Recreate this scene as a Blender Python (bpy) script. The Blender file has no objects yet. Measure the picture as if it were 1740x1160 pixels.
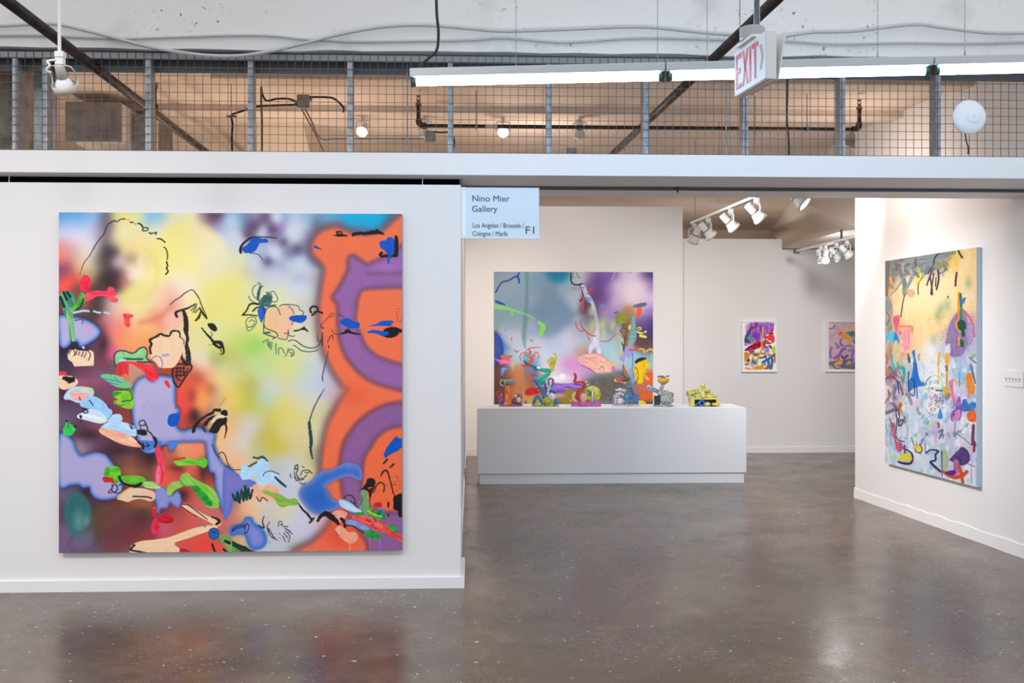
import bpy, bmesh, math, random
import numpy as np
from mathutils import Vector, Matrix

random.seed(7)
scene = bpy.context.scene
C = scene.collection

# ------------------------------------------------------------------ camera
F, CX, HY, CAMZ, TH = 1700.0, 870.0, 568.0, 1.54, 0.04
cam_data = bpy.data.cameras.new('camera')
cam = bpy.data.objects.new('camera', cam_data)
C.objects.link(cam)
cam.location = (0, 0, CAMZ)
cam.rotation_euler = (math.pi / 2, 0, -TH)
cam_data.sensor_width = 36.0
cam_data.lens = 36.0 * F / 1740.0
cam_data.shift_y = -(580.0 - HY) / 1740.0
scene.camera = cam

# ------------------------------------------------------------------ world and exposure
scene.view_settings.view_transform = 'Standard'
scene.view_settings.look = 'None'
scene.view_settings.exposure = 0.0
scene.view_settings.gamma = 1.0
scene.view_settings.use_curve_mapping = False
scene.cycles.use_denoising = True
scene.cycles.max_bounces = 6
scene.cycles.sample_clamp_indirect = 6.0
w = bpy.data.worlds.new('hall_light')
scene.world = w
w.use_nodes = True
w.node_tree.nodes['Background'].inputs[0].default_value = (0.89, 0.955, 1.04, 1)
w.node_tree.nodes['Background'].inputs[1].default_value = 0.95


def spot(name, loc, target, power, size_deg, col, radius=0.05, blend=0.6):
    d = bpy.data.lights.new(name, 'SPOT')
    d.energy = power
    d.color = col
    d.spot_size = math.radians(size_deg)
    d.spot_blend = blend
    d.shadow_soft_size = radius
    o = bpy.data.objects.new(name, d)
    o.location = loc
    o.rotation_euler = (Vector(target) - Vector(loc)).to_track_quat('-Z', 'Y').to_euler()
    C.objects.link(o)
    return o


def point(name, loc, power, col, radius=0.06):
    d = bpy.data.lights.new(name, 'POINT')
    d.energy = power
    d.color = col
    d.shadow_soft_size = radius
    o = bpy.data.objects.new(name, d)
    o.location = loc
    C.objects.link(o)
    return o


WARM = (1.0, 0.80, 0.62)
WARMW = (1.0, 0.90, 0.83)
COOL = (0.80, 0.92, 1.0)
NEUT = (1.0, 0.97, 0.965)
# gallery spots of the hall, on a track above and in front of the left wall
spot('track_light_hall', (-3.5, 2.0, 3.9), (-2.9, 6.1, 0.35), 330, 72, (1.0, 0.88, 0.80), 0.3, 1.0)
spot('track_light_hall', (-1.0, 2.0, 3.9), (-1.4, 6.1, 0.3), 190, 72, (1.0, 0.93, 0.88), 0.3, 1.0)
# lights added to brighten the inner room, kept unseen by the white beam
spot('added_room_light', (1.0, 7.5, 2.75), (1.2, 12.72, 1.80), 390, 50, NEUT, 0.06, 1.0)
spot('added_room_light', (3.3, 8.6, 2.86), (3.75, 12.88, 0.7), 325, 76, NEUT, 0.22, 1.0)
spot('added_room_light', (0.9, 7.3, 2.66), (3.35, 8.5, 1.05), 400, 92, NEUT, 0.25, 1.0)
point('added_room_light', (4.1, 11.1, 2.25), 9, NEUT, 0.05)  # light of the lit spotlight under the concrete beam
spot('added_room_light', (0.75, 8.4, 2.84), (0.0, 12.6, 1.2), 260, 50, (1.0, 0.80, 0.62), 0.06, 1.0)
spot('added_room_light', (1.9, 7.2, 2.62), (1.7, 10.3, 0.35), 130, 54, (0.66, 0.85, 1.0), 0.06, 1.0)
spot('added_room_light', (1.5, 10.9, 3.32), (1.5, 10.6, 0.7), 125, 120, NEUT, 0.06, 1.0)
# unseen warm point lights added to brighten the ceiling, no fixtures
AMB = (1.0, 0.80, 0.65)
for q in ((-3.4, 8.0, 1.9), (-2.0, 8.6, 1.9), (-0.9, 8.6, 2.0), (-2.6, 10.5, 2.0)):
    point('ceiling_fill', q, 28, AMB, 0.15)
for q, pw in (((0.6, 9.0, 2.90), 18), ((3.1, 8.2, 2.80), 12), ((3.6, 14.8, 1.8), 42), ((1.0, 14.8, 1.8), 20)):
    point('ceiling_fill', q, pw, (1.0, 0.93, 0.87) if q[1] > 12 else AMB, 0.15)

# ------------------------------------------------------------------ photo pixel -> point on a known plane
FV = Vector((math.sin(TH), math.cos(TH), 0))
RV = Vector((math.cos(TH), -math.sin(TH), 0))
EYE = Vector((0, 0, CAMZ))


def at(px, py, d=None, Y=None, Z=None, X=None):
    v = FV + RV * ((px - CX) / F) + Vector((0, 0, (HY - py) / F))
    if d is not None:
        t = d
    elif Y is not None:
        t = Y / v.y
    elif X is not None:
        t = X / v.x
    else:
        t = (Z - CAMZ) / v.z
    return EYE + v * t


def lin(c):
    out = []
    for v in c[:3]:
        v = v / 255.0
        out.append(v / 12.92 if v <= 0.04045 else ((v + 0.055) / 1.055) ** 2.4)
    return (out[0], out[1], out[2], 1.0)


MATS = {}


def mat(name, col, rough=0.6, metal=0.0, col2=None, scale=6.0, detail=4.0, lo=0.4, hi=0.6,
        bump=0.0, bscale=40.0, emit=0.0, emit_col=None, coat=0.0, spec=None):
    if name in MATS:
        return MATS[name]
    m = bpy.data.materials.new(name)
    m.use_nodes = True
    nt = m.node_tree
    b = nt.nodes['Principled BSDF']
    b.inputs['Base Color'].default_value = lin(col)
    b.inputs['Roughness'].default_value = rough
    b.inputs['Metallic'].default_value = metal
    b.inputs['Coat Weight'].default_value = coat
    if spec is not None:
        b.inputs['Specular IOR Level'].default_value = spec
    tc = nt.nodes.new('ShaderNodeTexCoord')
    if col2 is not None:
        n = nt.nodes.new('ShaderNodeTexNoise')
        n.inputs['Scale'].default_value = scale
        n.inputs['Detail'].default_value = detail
        r = nt.nodes.new('ShaderNodeValToRGB')
        r.color_ramp.elements[0].position = lo
        r.color_ramp.elements[1].position = hi
        r.color_ramp.elements[0].color = lin(col)
        r.color_ramp.elements[1].color = lin(col2)
        nt.links.new(tc.outputs['Object'], n.inputs['Vector'])
        nt.links.new(n.outputs['Fac'], r.inputs['Fac'])
        nt.links.new(r.outputs['Color'], b.inputs['Base Color'])
    if bump > 0:
        n2 = nt.nodes.new('ShaderNodeTexNoise')
        n2.inputs['Scale'].default_value = bscale
        n2.inputs['Detail'].default_value = 5.0
        bp = nt.nodes.new('ShaderNodeBump')
        bp.inputs['Strength'].default_value = bump
        bp.inputs['Distance'].default_value = 0.01
        nt.links.new(tc.outputs['Object'], n2.inputs['Vector'])
        nt.links.new(n2.outputs['Fac'], bp.inputs['Height'])
        nt.links.new(bp.outputs['Normal'], b.inputs['Normal'])
    if emit > 0:
        b.inputs['Emission Color'].default_value = lin(emit_col or col)
        b.inputs['Emission Strength'].default_value = emit
    MATS[name] = m
    return m


def floor_material():
    m = bpy.data.materials.new('polished_concrete')
    m.use_nodes = True
    nt = m.node_tree
    L = nt.links.new
    b = nt.nodes['Principled BSDF']
    tc = nt.nodes.new('ShaderNodeTexCoord')

    def noise(scale, detail=5.0, rough=0.6, dist=0.0, stretch=None):
        n = nt.nodes.new('ShaderNodeTexNoise')
        n.inputs['Scale'].default_value = scale
        n.inputs['Detail'].default_value = detail
        n.inputs['Roughness'].default_value = rough
        n.inputs['Distortion'].default_value = dist
        if stretch:
            mp = nt.nodes.new('ShaderNodeMapping')
            mp.inputs['Scale'].default_value = stretch
            L(tc.outputs['Object'], mp.inputs['Vector'])
            L(mp.outputs['Vector'], n.inputs['Vector'])
        else:
            L(tc.outputs['Object'], n.inputs['Vector'])
        return n

    def ramp(src, stops):
        r = nt.nodes.new('ShaderNodeValToRGB')
        e = r.color_ramp.elements
        e[0].position, e[0].color = stops[0][0], stops[0][1]
        e[1].position, e[1].color = stops[-1][0], stops[-1][1]
        for p, c in stops[1:-1]:
            x = e.new(p)
            x.color = c
        L(src, r.inputs['Fac'])
        return r

    def mix(fac, a, bb, mode='MIX'):
        x = nt.nodes.new('ShaderNodeMix')
        x.data_type = 'RGBA'
        x.blend_type = mode
        if isinstance(fac, float):
            x.inputs[0].default_value = fac
        else:
            L(fac, x.inputs[0])
        L(a, x.inputs[6])
        if isinstance(bb, tuple):
            x.inputs[7].default_value = bb
        else:
            L(bb, x.inputs[7])
        return x.outputs[2]

    big = ramp(noise(0.75, 6, 0.62, 0.6).outputs['Fac'],
               [(0.30, lin((76, 59, 48))), (0.48, lin((98, 78, 63))), (0.60, lin((114, 94, 78))), (0.75, lin((84, 76, 69)))])
    cloud = ramp(noise(5.0, 8, 0.7, 0.3).outputs['Fac'], [(0.3, (0.5, 0.5, 0.5, 1)), (0.7, (1.2, 1.2, 1.2, 1))])
    base = mix(0.75, big.outputs['Color'], cloud.outputs['Color'], 'MULTIPLY')
    # bluish paint chips in patches, pale nicks
    chip = ramp(noise(42.0, 2, 0.5).outputs['Fac'], [(0.62, (0, 0, 0, 1)), (0.65, (1, 1, 1, 1))])
    patch = ramp(noise(0.9, 3, 0.5, 0.2, (1.0, 1.3, 1)).outputs['Fac'], [(0.50, (0, 0, 0, 1)), (0.60, (1, 1, 1, 1))])
    mm = nt.nodes.new('ShaderNodeMath')
    mm.operation = 'MULTIPLY'
    L(chip.outputs['Color'], mm.inputs[0])
    L(patch.outputs['Color'], mm.inputs[1])
    base = mix(mm.outputs[0], base, lin((120, 130, 136)))
    nick = ramp(noise(26.0, 1, 0.4).outputs['Fac'], [(0.735, (0, 0, 0, 1)), (0.755, (1, 1, 1, 1))])
    base = mix(nick.outputs['Color'], base, lin((190, 184, 174)))
    crack = ramp(noise(1.6, 9, 0.75, 1.2).outputs['Fac'], [(0.485, (1, 1, 1, 1)), (0.497, (0.8, 0.8, 0.8, 1)), (0.508, (1, 1, 1, 1))])
    base = mix(0.9, base, crack.outputs['Color'], 'MULTIPLY')
    L(base, b.inputs['Base Color'])
    rr = ramp(noise(2.4, 7, 0.7).outputs['Fac'], [(0.3, (0.17, 0.17, 0.17, 1)), (0.7, (0.33, 0.33, 0.33, 1))])
    L(rr.outputs['Color'], b.inputs['Roughness'])
    b.inputs['Specular IOR Level'].default_value = 0.8
    bp = nt.nodes.new('ShaderNodeBump')
    bp.inputs['Strength'].default_value = 0.05
    bp.inputs['Distance'].default_value = 0.01
    L(noise(30.0, 4).outputs['Fac'], bp.inputs['Height'])
    L(bp.outputs['Normal'], b.inputs['Normal'])
    return m


WALL = mat('white_wall_paint', (233, 231, 230), 0.75, bump=0.04, bscale=60)
TRIMW = mat('white_trim_paint', (236, 235, 235), 0.6, bump=0.05, bscale=25)
SOFF = mat('white_beam_paint', (238, 236, 235), 0.6)
CONC = mat('white_painted_concrete', (234, 228, 221), 0.8, col2=(206, 201, 195), scale=3.0, lo=0.55, hi=0.8, bump=0.6, bscale=9)
_nt = CONC.node_tree
_b = _nt.nodes['Principled BSDF']
_src = _b.inputs['Base Color'].links[0].from_socket
_tc = _nt.nodes.new('ShaderNodeTexCoord')
_pit, _zone, _mul, _mx = (_nt.nodes.new(k) for k in ('ShaderNodeTexNoise', 'ShaderNodeTexNoise', 'ShaderNodeMath', 'ShaderNodeMix'))
_pit.inputs['Scale'].default_value = 34
_pit.inputs['Detail'].default_value = 3
_zone.inputs['Scale'].default_value = 2.2
_mul.operation = 'MULTIPLY'
_r1, _r2 = _nt.nodes.new('ShaderNodeValToRGB'), _nt.nodes.new('ShaderNodeValToRGB')
for _r, _p in ((_r1, (0.66, 0.70)), (_r2, (0.50, 0.62))):
    _r.color_ramp.elements[0].position, _r.color_ramp.elements[1].position = _p
_mx.data_type = 'RGBA'
_mx.inputs[7].default_value = lin((128, 124, 120))
for _n, _r in ((_pit, _r1), (_zone, _r2)):
    _nt.links.new(_tc.outputs['Object'], _n.inputs['Vector'])
    _nt.links.new(_n.outputs['Fac'], _r.inputs['Fac'])
_nt.links.new(_r1.outputs['Color'], _mul.inputs[0])
_nt.links.new(_r2.outputs['Color'], _mul.inputs[1])
_nt.links.new(_mul.outputs[0], _mx.inputs[0])
_nt.links.new(_src, _mx.inputs[6])
_nt.links.new(_mx.outputs[2], _b.inputs['Base Color'])
CEIL = mat('cream_painted_concrete', (224, 206, 190), 0.85, col2=(206, 184, 164), scale=1.6, lo=0.4, hi=0.75, bump=0.08, bscale=12)
RAWC = mat('stained_concrete', (150, 142, 132), 0.9, col2=(84, 66, 52), scale=7, lo=0.45, hi=0.75, bump=0.6, bscale=25)
GALV = mat('galvanised_steel', (158, 162, 165), 0.42, 0.5, col2=(134, 139, 144), scale=25)
WIRE = mat('dark_steel_wire', (92, 84, 80), 0.5, 0.4)
BLKPIPE = mat('black_iron_pipe', (40, 34, 31), 0.45, 0.3, col2=(62, 48, 42), scale=12)
BLACK = mat('black_rubber', (26, 25, 26), 0.5)
GREYSTRIP = mat('grey_steel_channel', (92, 96, 98), 0.5, 0.3)
WHITEMET = mat('white_enamel', (236, 236, 233), 0.4)
CREAMMET = mat('cream_plastic', (208, 203, 192), 0.5)
DUCT = mat('grey_sheet_metal', (158, 156, 156), 0.45, 0.5, col2=(126, 124, 125), scale=9, lo=0.35, hi=0.7)
TUBEGLOW = mat('fluorescent_glow', (255, 255, 255), 0.5, emit=44.0, emit_col=(178, 217, 255))
BULBGLOW = mat('warm_bulb_glow', (255, 250, 240), 0.5, emit=14.0, emit_col=(255, 236, 208))


# ------------------------------------------------------------------ mesh building
class MB:
    def __init__(self):
        self.v, self.f = [], []

    def add(self, vs, fs):
        o = len(self.v)
        self.v += [tuple(x) for x in vs]
        self.f += [tuple(i + o for i in f) for f in fs]
        return self

    def box(self, a, b):
        x0, y0, z0 = a
        x1, y1, z1 = b
        vs = [(x0, y0, z0), (x1, y0, z0), (x1, y1, z0), (x0, y1, z0), (x0, y0, z1), (x1, y0, z1), (x1, y1, z1), (x0, y1, z1)]
        return self.hexa(vs)

    def hexa(self, vs):
        return self.add(vs, [(3, 2, 1, 0), (4, 5, 6, 7), (0, 1, 5, 4), (1, 2, 6, 5), (2, 3, 7, 6), (3, 0, 4, 7)])

    def obox(self, c, ax, ay, az):
        c, ax, ay, az = Vector(c), Vector(ax), Vector(ay), Vector(az)
        vs = [c - ax - ay - az, c + ax - ay - az, c + ax + ay - az, c - ax + ay - az,
              c - ax - ay + az, c + ax - ay + az, c + ax + ay + az, c - ax + ay + az]
        return self.hexa(vs)

    def tube(self, pts, r, n=8, cap=True):
        pts = [Vector(p) for p in pts]
        rs = r if isinstance(r, (list, tuple)) else [r] * len(pts)
        up = None
        o = len(self.v)
        for i, p in enumerate(pts):
            t = (pts[min(i + 1, len(pts) - 1)] - pts[max(i - 1, 0)])
            t = t.normalized() if t.length > 1e-9 else Vector((0, 0, 1))
            if up is None:
                up = t.orthogonal().normalized()
            up = (up - t * up.dot(t))
            up = up.normalized() if up.length > 1e-6 else t.orthogonal().normalized()
            s = t.cross(up)
            for k in range(n):
                a = 2 * math.pi * k / n
                self.v.append(tuple(p + (up * math.cos(a) + s * math.sin(a)) * rs[i]))
        for i in range(len(pts) - 1):
            for k in range(n):
                a, b = o + i * n + k, o + i * n + (k + 1) % n
                self.f.append((a, b, b + n, a + n))
        if cap:
            self.f.append(tuple(o + k for k in reversed(range(n))))
            self.f.append(tuple(o + (len(pts) - 1) * n + k for k in range(n)))
        return self

    def lathe(self, prof, base, axis, n=20):
        base, axis = Vector(base), Vector(axis).normalized()
        u = axis.orthogonal().normalized()
        s = axis.cross(u)
        o = len(self.v)
        for (r, h) in prof:
            for k in range(n):
                a = 2 * math.pi * k / n
                self.v.append(tuple(base + axis * h + (u * math.cos(a) + s * math.sin(a)) * max(r, 1e-4)))
        for i in range(len(prof) - 1):
            for k in range(n):
                a, b = o + i * n + k, o + i * n + (k + 1) % n
                self.f.append((a, b, b + n, a + n))
        return self

    def blob(self, c, r, noise=0.0, seed=0, nu=14, nv=9):
        rng = random.Random(seed)
        ph = [rng.uniform(0, 6.28) for _ in range(6)]
        fr = [rng.uniform(1.5, 4.5) for _ in range(6)]
        o = len(self.v)
        for j in range(nv + 1):
            th = math.pi * j / nv
            for k in range(nu):
                a = 2 * math.pi * k / nu
                d = (math.sin(th) * math.cos(a), math.sin(th) * math.sin(a), math.cos(th))
                q = 1 + noise * (math.sin(fr[0] * 2 * d[0] + ph[0]) + math.sin(fr[1] * 2 * d[1] + ph[1]) + math.sin(fr[2] * 2 * d[2] + ph[2])
                                 + 0.7 * math.sin(fr[3] * 4 * d[0] + ph[3] + 3 * d[2]) + 0.7 * math.sin(fr[4] * 4 * d[2] + ph[4] + 2 * d[0])) / 2.6
                self.v.append((c[0] + r[0] * d[0] * q, c[1] + r[1] * d[1] * q, c[2] + r[2] * d[2] * q))
        for j in range(nv):
            for k in range(nu):
                a, b = o + j * nu + k, o + j * nu + (k + 1) % nu
                self.f.append((a, a + nu, b + nu, b))
        return self

    def prism(self, pts, ext):
        n = len(pts)
        ext = Vector(ext)
        a = [Vector(p) for p in pts]
        vs = a + [p + ext for p in a]
        fs = [tuple(range(n - 1, -1, -1)), tuple(range(n, 2 * n))]
        fs += [(i, (i + 1) % n, n + (i + 1) % n, n + i) for i in range(n)]
        return self.add(vs, fs)

    def build(self, name, m, parent=None, smooth=False, bevel=0.0, origin=None, floor=None):
        me = bpy.data.meshes.new(name)
        vs = self.v if floor is None else [(x, y, max(z, floor + 0.0006)) for x, y, z in self.v]
        base = Vector((0, 0, 0))
        if parent is not None:
            q = parent
            while q is not None:
                base = base + q.location
                q = q.parent
        elif origin is not None:
            base = Vector(origin)
        me.from_pydata([(x - base.x, y - base.y, z - base.z) for x, y, z in vs], [], self.f)
        bm = bmesh.new()
        bm.from_mesh(me)
        bmesh.ops.recalc_face_normals(bm, faces=bm.faces)
        bm.to_mesh(me)
        bm.free()
        if smooth:
            me.polygons.foreach_set('use_smooth', [True] * len(me.polygons))
        me.materials.append(m)
        o = bpy.data.objects.new(name, me)
        C.objects.link(o)
        if parent is not None:
            o.parent = parent
        elif origin is not None:
            o.location = base
        if bevel > 0:
            md = o.modifiers.new('bevel', 'BEVEL')
            md.width = bevel
            md.segments = 2
            md.limit_method = 'ANGLE'
        return o


def tag(o, label=None, cat=None, group=None, kind=None):
    if label:
        o['label'] = label
    if cat:
        o['category'] = cat
    if group:
        o['group'] = group
    if kind:
        o['kind'] = kind
    return o


def thing(name, label, cat, loc, group=None):
    o = bpy.data.objects.new(name, None)
    o.location = loc
    o.empty_display_size = 0.1
    C.objects.link(o)
    return tag(o, label, cat, group)


def struct(name, mb, m, label=None, **k):
    o = mb.build(name, m, **k)
    o['kind'] = 'structure'
    if label:
        o['label'] = label
    return o


def smooth_path(pts, sub=6, closed=False):
    P = [Vector(p) for p in pts]
    n = len(P)
    out = []
    rng = range(n) if closed else range(n - 1)
    for i in rng:
        if closed:
            p0, p1, p2, p3 = P[(i - 1) % n], P[i], P[(i + 1) % n], P[(i + 2) % n]
        else:
            p0, p1, p2, p3 = P[max(i - 1, 0)], P[i], P[i + 1], P[min(i + 2, n - 1)]
        for k in range(sub):
            t = k / sub
            out.append(0.5 * ((2 * p1) + (p2 - p0) * t + (2 * p0 - 5 * p1 + 4 * p2 - p3) * t * t + (3 * p1 - p0 - 3 * p2 + p3) * t ** 3))
    if not closed:
        out.append(P[-1])
    return out


def text_mesh(body, size, name, m, parent, origin, xdir, zdir, extrude=0.001, squeeze=1.0, bold=0.0):
    cu = bpy.data.curves.new(name, 'FONT')
    cu.body = body
    cu.size = size
    cu.extrude = extrude
    cu.offset = bold
    cu.resolution_u = 4
    to = bpy.data.objects.new(name, cu)
    C.objects.link(to)
    bpy.context.view_layer.update()
    me = bpy.data.meshes.new_from_object(to.evaluated_get(bpy.context.evaluated_depsgraph_get()))
    bpy.data.objects.remove(to)
    xdir, zdir = Vector(xdir).normalized(), Vector(zdir).normalized()
    nd = xdir.cross(zdir)
    o = bpy.data.objects.new(name, me)
    me.name = name
    me.materials.clear()
    me.materials.append(m)
    base = Vector(origin) - Vector(parent.location)
    for v in me.vertices:
        q = v.co.copy()
        v.co = base + xdir * (q.x * squeeze) + zdir * q.y + nd * q.z
    C.objects.link(o)
    o.parent = parent
    return o

# ================================================================== the setting
YF = 6.10            # plane of the facade
ZC = 3.45            # underside of the ceiling slab
XR = at(783, 900, Y=YF).x        # right end of the left partition
PLANE_FLOOR = MB().add([(-9, -4, 0), (9, -4, 0), (9, 20, 0), (-9, 20, 0)], [(0, 1, 2, 3)])
fl = struct('floor', PLANE_FLOOR, floor_material(), 'polished grey brown concrete floor with worn paint chips')

wl = struct('wall_left', MB().box((-5.2, YF, 0), (XR, 6.63, 2.45)), WALL, 'white free-standing partition wall carrying the square painting')
bbl = MB().box((-5.2, YF - 0.018, 0), (XR + 0.022, YF, 0.066)).box((XR, YF, 0), (XR + 0.022, 6.63, 0.066))
struct('baseboard_left', bbl, TRIMW, 'low white baseboard along the partition wall')

# white beam over the openings, with a steel channel and a second soffit behind
struct('trim_1', MB().add([(-6.5, YF, 2.511), (XR, YF, 2.511), (6.5, YF, 2.511), (6.5, 6.55, 2.511), (XR, 6.55, 2.511), (XR, 6.27, 2.511), (-6.5, 6.27, 2.511),
                           (-6.5, YF, 2.643), (XR, YF, 2.643), (6.5, YF, 2.643), (6.5, 6.55, 2.643), (XR, 6.55, 2.643), (XR, 6.27, 2.643), (-6.5, 6.27, 2.643)],
                          [(0, 1, 5, 6), (1, 2, 3, 4, 5), (7, 8, 12, 13), (8, 9, 10, 11, 12), (0, 1, 8, 7), (1, 2, 9, 8), (2, 3, 10, 9), (3, 4, 11, 10), (4, 5, 12, 11), (5, 6, 13, 12), (6, 0, 7, 13)]), SOFF, 'long white boxed beam across the gallery front')
SLOTDARK = mat('slot_shade_black', (14, 12, 12), 0.9)  # black sheets put the slot's shade into the colour
struct('trim_9', MB().box((-6.5, 6.272, 2.60), (XR - .002, 6.63, 2.642)), SLOTDARK, 'black sheet for the shade in the slot above the partition wall')
struct('trim_10', MB().box((-6.5, 6.60, 2.451), (XR - .002, 6.63, 2.599)), SLOTDARK, 'black strip for the shade at the back of the slot above the partition wall')
struct('trim_2', MB().box((XR, 6.55, 2.491), (6.5, 6.58, 2.55)), GREYSTRIP, 'dark grey steel channel under the white beam')
struct('trim_3', MB().box((-0.083, 6.58, 2.492), (6.5, 6.88, 2.60)), SOFF, 'white soffit behind the steel channel')

# painted concrete downstand beam above the mesh
ub = MB()
zs = 3.262
N = 60
rng = random.Random(3)
edge = [(-6.5 + 13.0 * i / N, zs + rng.uniform(-0.006, 0.008)) for i in range(N + 1)]
for i in range(N):
    (xa, za), (xb, zb) = edge[i], edge[i + 1]
    ub.hexa([(xa, 6.16, za + 0.012), (xb, 6.16, zb + 0.012), (xb, 6.48, zb), (xa, 6.48, za),
             (xa, 6.15, 4.3), (xb, 6.15, 4.3), (xb, 6.48, 4.3), (xa, 6.48, 4.3)])
struct('wall_upper', ub, CONC, 'white painted rough concrete beam above the wire mesh')

# ceiling slab of the inner space with shallow ribs
struct('ceiling', MB().box((-8, 6.48, ZC), (8, 19.6, ZC + 0.2)), CEIL, 'cream painted concrete ceiling slab')
struct('trim_4', MB().box((-8, 8.40, ZC - 0.055), (8, 8.62, ZC)), CEIL, 'shallow cream rib across the ceiling')
struct('trim_5', MB().box((-1.9, 7.35, ZC - 0.05), (8, 7.5, ZC)), CEIL, 'shallow cream rib across the ceiling nearer the mesh')
struct('wall_back', MB().box((-8, at(1250, 390, d=18.3).y, 0), (8, 19.6, ZC)), CEIL, 'cream concrete wall at the back of the building')

# walls of the inner room
YA, YB = 12.72, 12.885
XA = at(1160, 600, Y=YA).x
struct('wall_room_left', MB().box((-0.20, 6.63, 0), (-0.083, YA, 2.72)), WALL, 'white side wall just behind the partition')
struct('wall_room_back', MB().box((-0.2, YA, 0), (XA, YA + 0.14, 3.172)), WALL, 'white wall behind the long plinth')
xn = at(1328, 415, Y=YB).x
zn = at(1328, 406, Y=YB).z
zn2 = at(1340, 423.5, Y=YB).z
struct('wall_far', MB().box((XA - 0.3, YB, 0), (xn, YB + 0.12, zn)).box((xn, YB, 0), (8, YB + 0.12, zn2)), WALL, 'white far wall with a notched top, hung with two framed works')
struct('trim_6', MB().box((xn - 0.065, YB - 0.012, zn2 - 0.06), (xn, YB, zn)).box((xn, YB - 0.012, zn2 - 0.06), (xn + 0.9, YB, zn2)), WALL, 'thin white casing around the notch of the far wall')
struct('baseboard_room_left', MB().box((-0.083, 6.7, 0), (-0.071, YA, 0.085)), TRIMW)
struct('baseboard_room_back', MB().box((-0.083, YA - 0.014, 0), (XA + 0.014, YA, 0.085)).box((XA, YA, 0), (XA + 0.014, YB, 0.085)), TRIMW)
struct('baseboard_far', MB().box((XA, YB - 0.012, 0), (8, YB, 0.075)), TRIMW)

# angled right wall
R0 = at(1453, 845, Z=0.0)
R1 = at(1740, 948, Z=0.0)
rd = (R0 - R1)
rd.z = 0
rd.normalize()                     # from near to far
rn = Vector((-rd.y, rd.x, 0))      # towards the room
if rn.x > 0:
    rn = -rn
Rn = R0 - rd * 4.4                 # near end outside the frame
wr = MB()
a, b = Rn, R0
wr.hexa([a, a - rn * 0.13, b - rn * 0.13, b, a + Vector((0, 0, 2.49)), a - rn * 0.13 + Vector((0, 0, 2.49)), b - rn * 0.13 + Vector((0, 0, 2.49)), b + Vector((0, 0, 2.49))])
ys = 6.50
c = R0 - rd * ((R0.y - ys) / rd.y)
up, dn = Vector((0, 0, ZC)), Vector((0, 0, 2.49))
wr.hexa([c + dn, c - rn * 0.13 + dn, b - rn * 0.13 + dn, b + dn, c + up, c - rn * 0.13 + up, b - rn * 0.13 + up, b + up])
struct('wall_right', wr, WALL, 'white angled wall on the right carrying the tall painting')
# slightly uneven skirting of the right wall
sk = MB()
M = 40
rng = random.Random(11)
L = (R0 - Rn).length
prev = None
for i in range(M + 1):
    p = Rn + rd * (L * i / M)
    h = 0.088 + rng.uniform(-0.006, 0.006)
    t = 0.012 + rng.uniform(-0.004, 0.005)
    cur = (p + rn * t, p + rn * (t * 0.7) + Vector((0, 0, h)), p + Vector((0, 0, h + 0.004)), p)
    if prev:
        sk.add(list(prev) + list(cur), [(0, 1, 5, 4), (1, 2, 6, 5)])
    prev = cur
sk.add(list(prev), [(0, 1, 2, 3)])
struct('baseboard_right', sk, TRIMW, 'wavy white skirting along the right wall')

# concrete haunch / beam running away at the right of the inner room
A = at(1310, 391, Z=ZC - 0.001)
B = at(1350, 336, Z=ZC - 0.001)
dirAB = (B - A)
Bn = B + dirAB * 0.95
D0 = at(1332, 421, d=12.85)
D1 = at(1453, 386, d=10.63)
Dn = D1 + (D1 - D0) * 1.0
Df = D0 + (D0 - D1) * 0.02
hb = MB()
vs = [A, B, Bn, Vector((6, Bn.y, ZC)), Vector((6, A.y, ZC)), Df, D1, Dn, Vector((6, Dn.y, Dn.z)), Vector((6, Df.y, Df.z))]
hb.add(vs, [(0, 1, 6, 5), (1, 2, 7, 6), (5, 6, 7, 8, 9), (0, 1, 2, 3, 4), (0, 5, 9, 4), (2, 7, 8, 3), (3, 8, 9, 4)])
struct('trim_7', hb, mat('pale_concrete', (232, 224, 212), 0.85, bump=0.12, bscale=10), 'sloping pale concrete beam above the far wall')

# outer walls of the building, left space
struct('wall_outer_left', MB().box((-8.2, 6.2, 0), (-8, 19.6, ZC)), CEIL)
struct('wall_outer_right', MB().box((8, 6.2, 0), (8.2, 19.6, ZC)), CEIL)

# ================================================================== wire mesh partition with steel studs
YM = 6.185
ZB0, ZT = 2.643, 3.262
mesh = thing('wire_mesh_partition', 'steel stud partition clad in square wire mesh on top of the white beam', 'partition', (0, YM, ZB0))
posts = [(22, 29), (72, 79), (247, 256), (421, 430), (590, 599), (761, 770), (929, 937), (1093, 1103), (1263, 1271), (1428, 1436), (1590, 1599)]
pm = {}
for (p0, p1) in posts:
    pc = at((p0 + p1) / 2, 180, Y=YM + 0.008)
    mb = MB()
    w2, dep, t = 0.0165, 0.085, 0.003
    x = pc.x
    y0 = YM + 0.008
    mb.box((x - w2, y0, ZB0), (x + w2, y0 + t, ZT - 0.001))
    mb.box((x - w2, y0 + t, ZB0), (x - w2 + t, y0 + dep, ZT - 0.001))
    mb.box((x - w2, y0 + dep, ZB0), (x + w2, y0 + dep + t, ZT - 0.001))
    mb.box((x + w2 - t, y0 + t, ZB0), (x + w2, y0 + dep, ZT - 0.001))
    mb.box((x - 0.003, y0 - 0.003, ZB0), (x + 0.003, y0, ZT - 0.002))
    mb.build('stud', GALV, mesh)
mb = MB().box((-4.4, YM + 0.004, ZT - 0.045), (4.6, YM + 0.007, ZT - 0.001)).box((-4.4, YM + 0.004, ZT - 0.004), (4.6, YM + 0.11, ZT - 0.001))
mb.build('top_track', mat('grey_track', (140, 143, 145), 0.5, 0.3), mesh)
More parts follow.
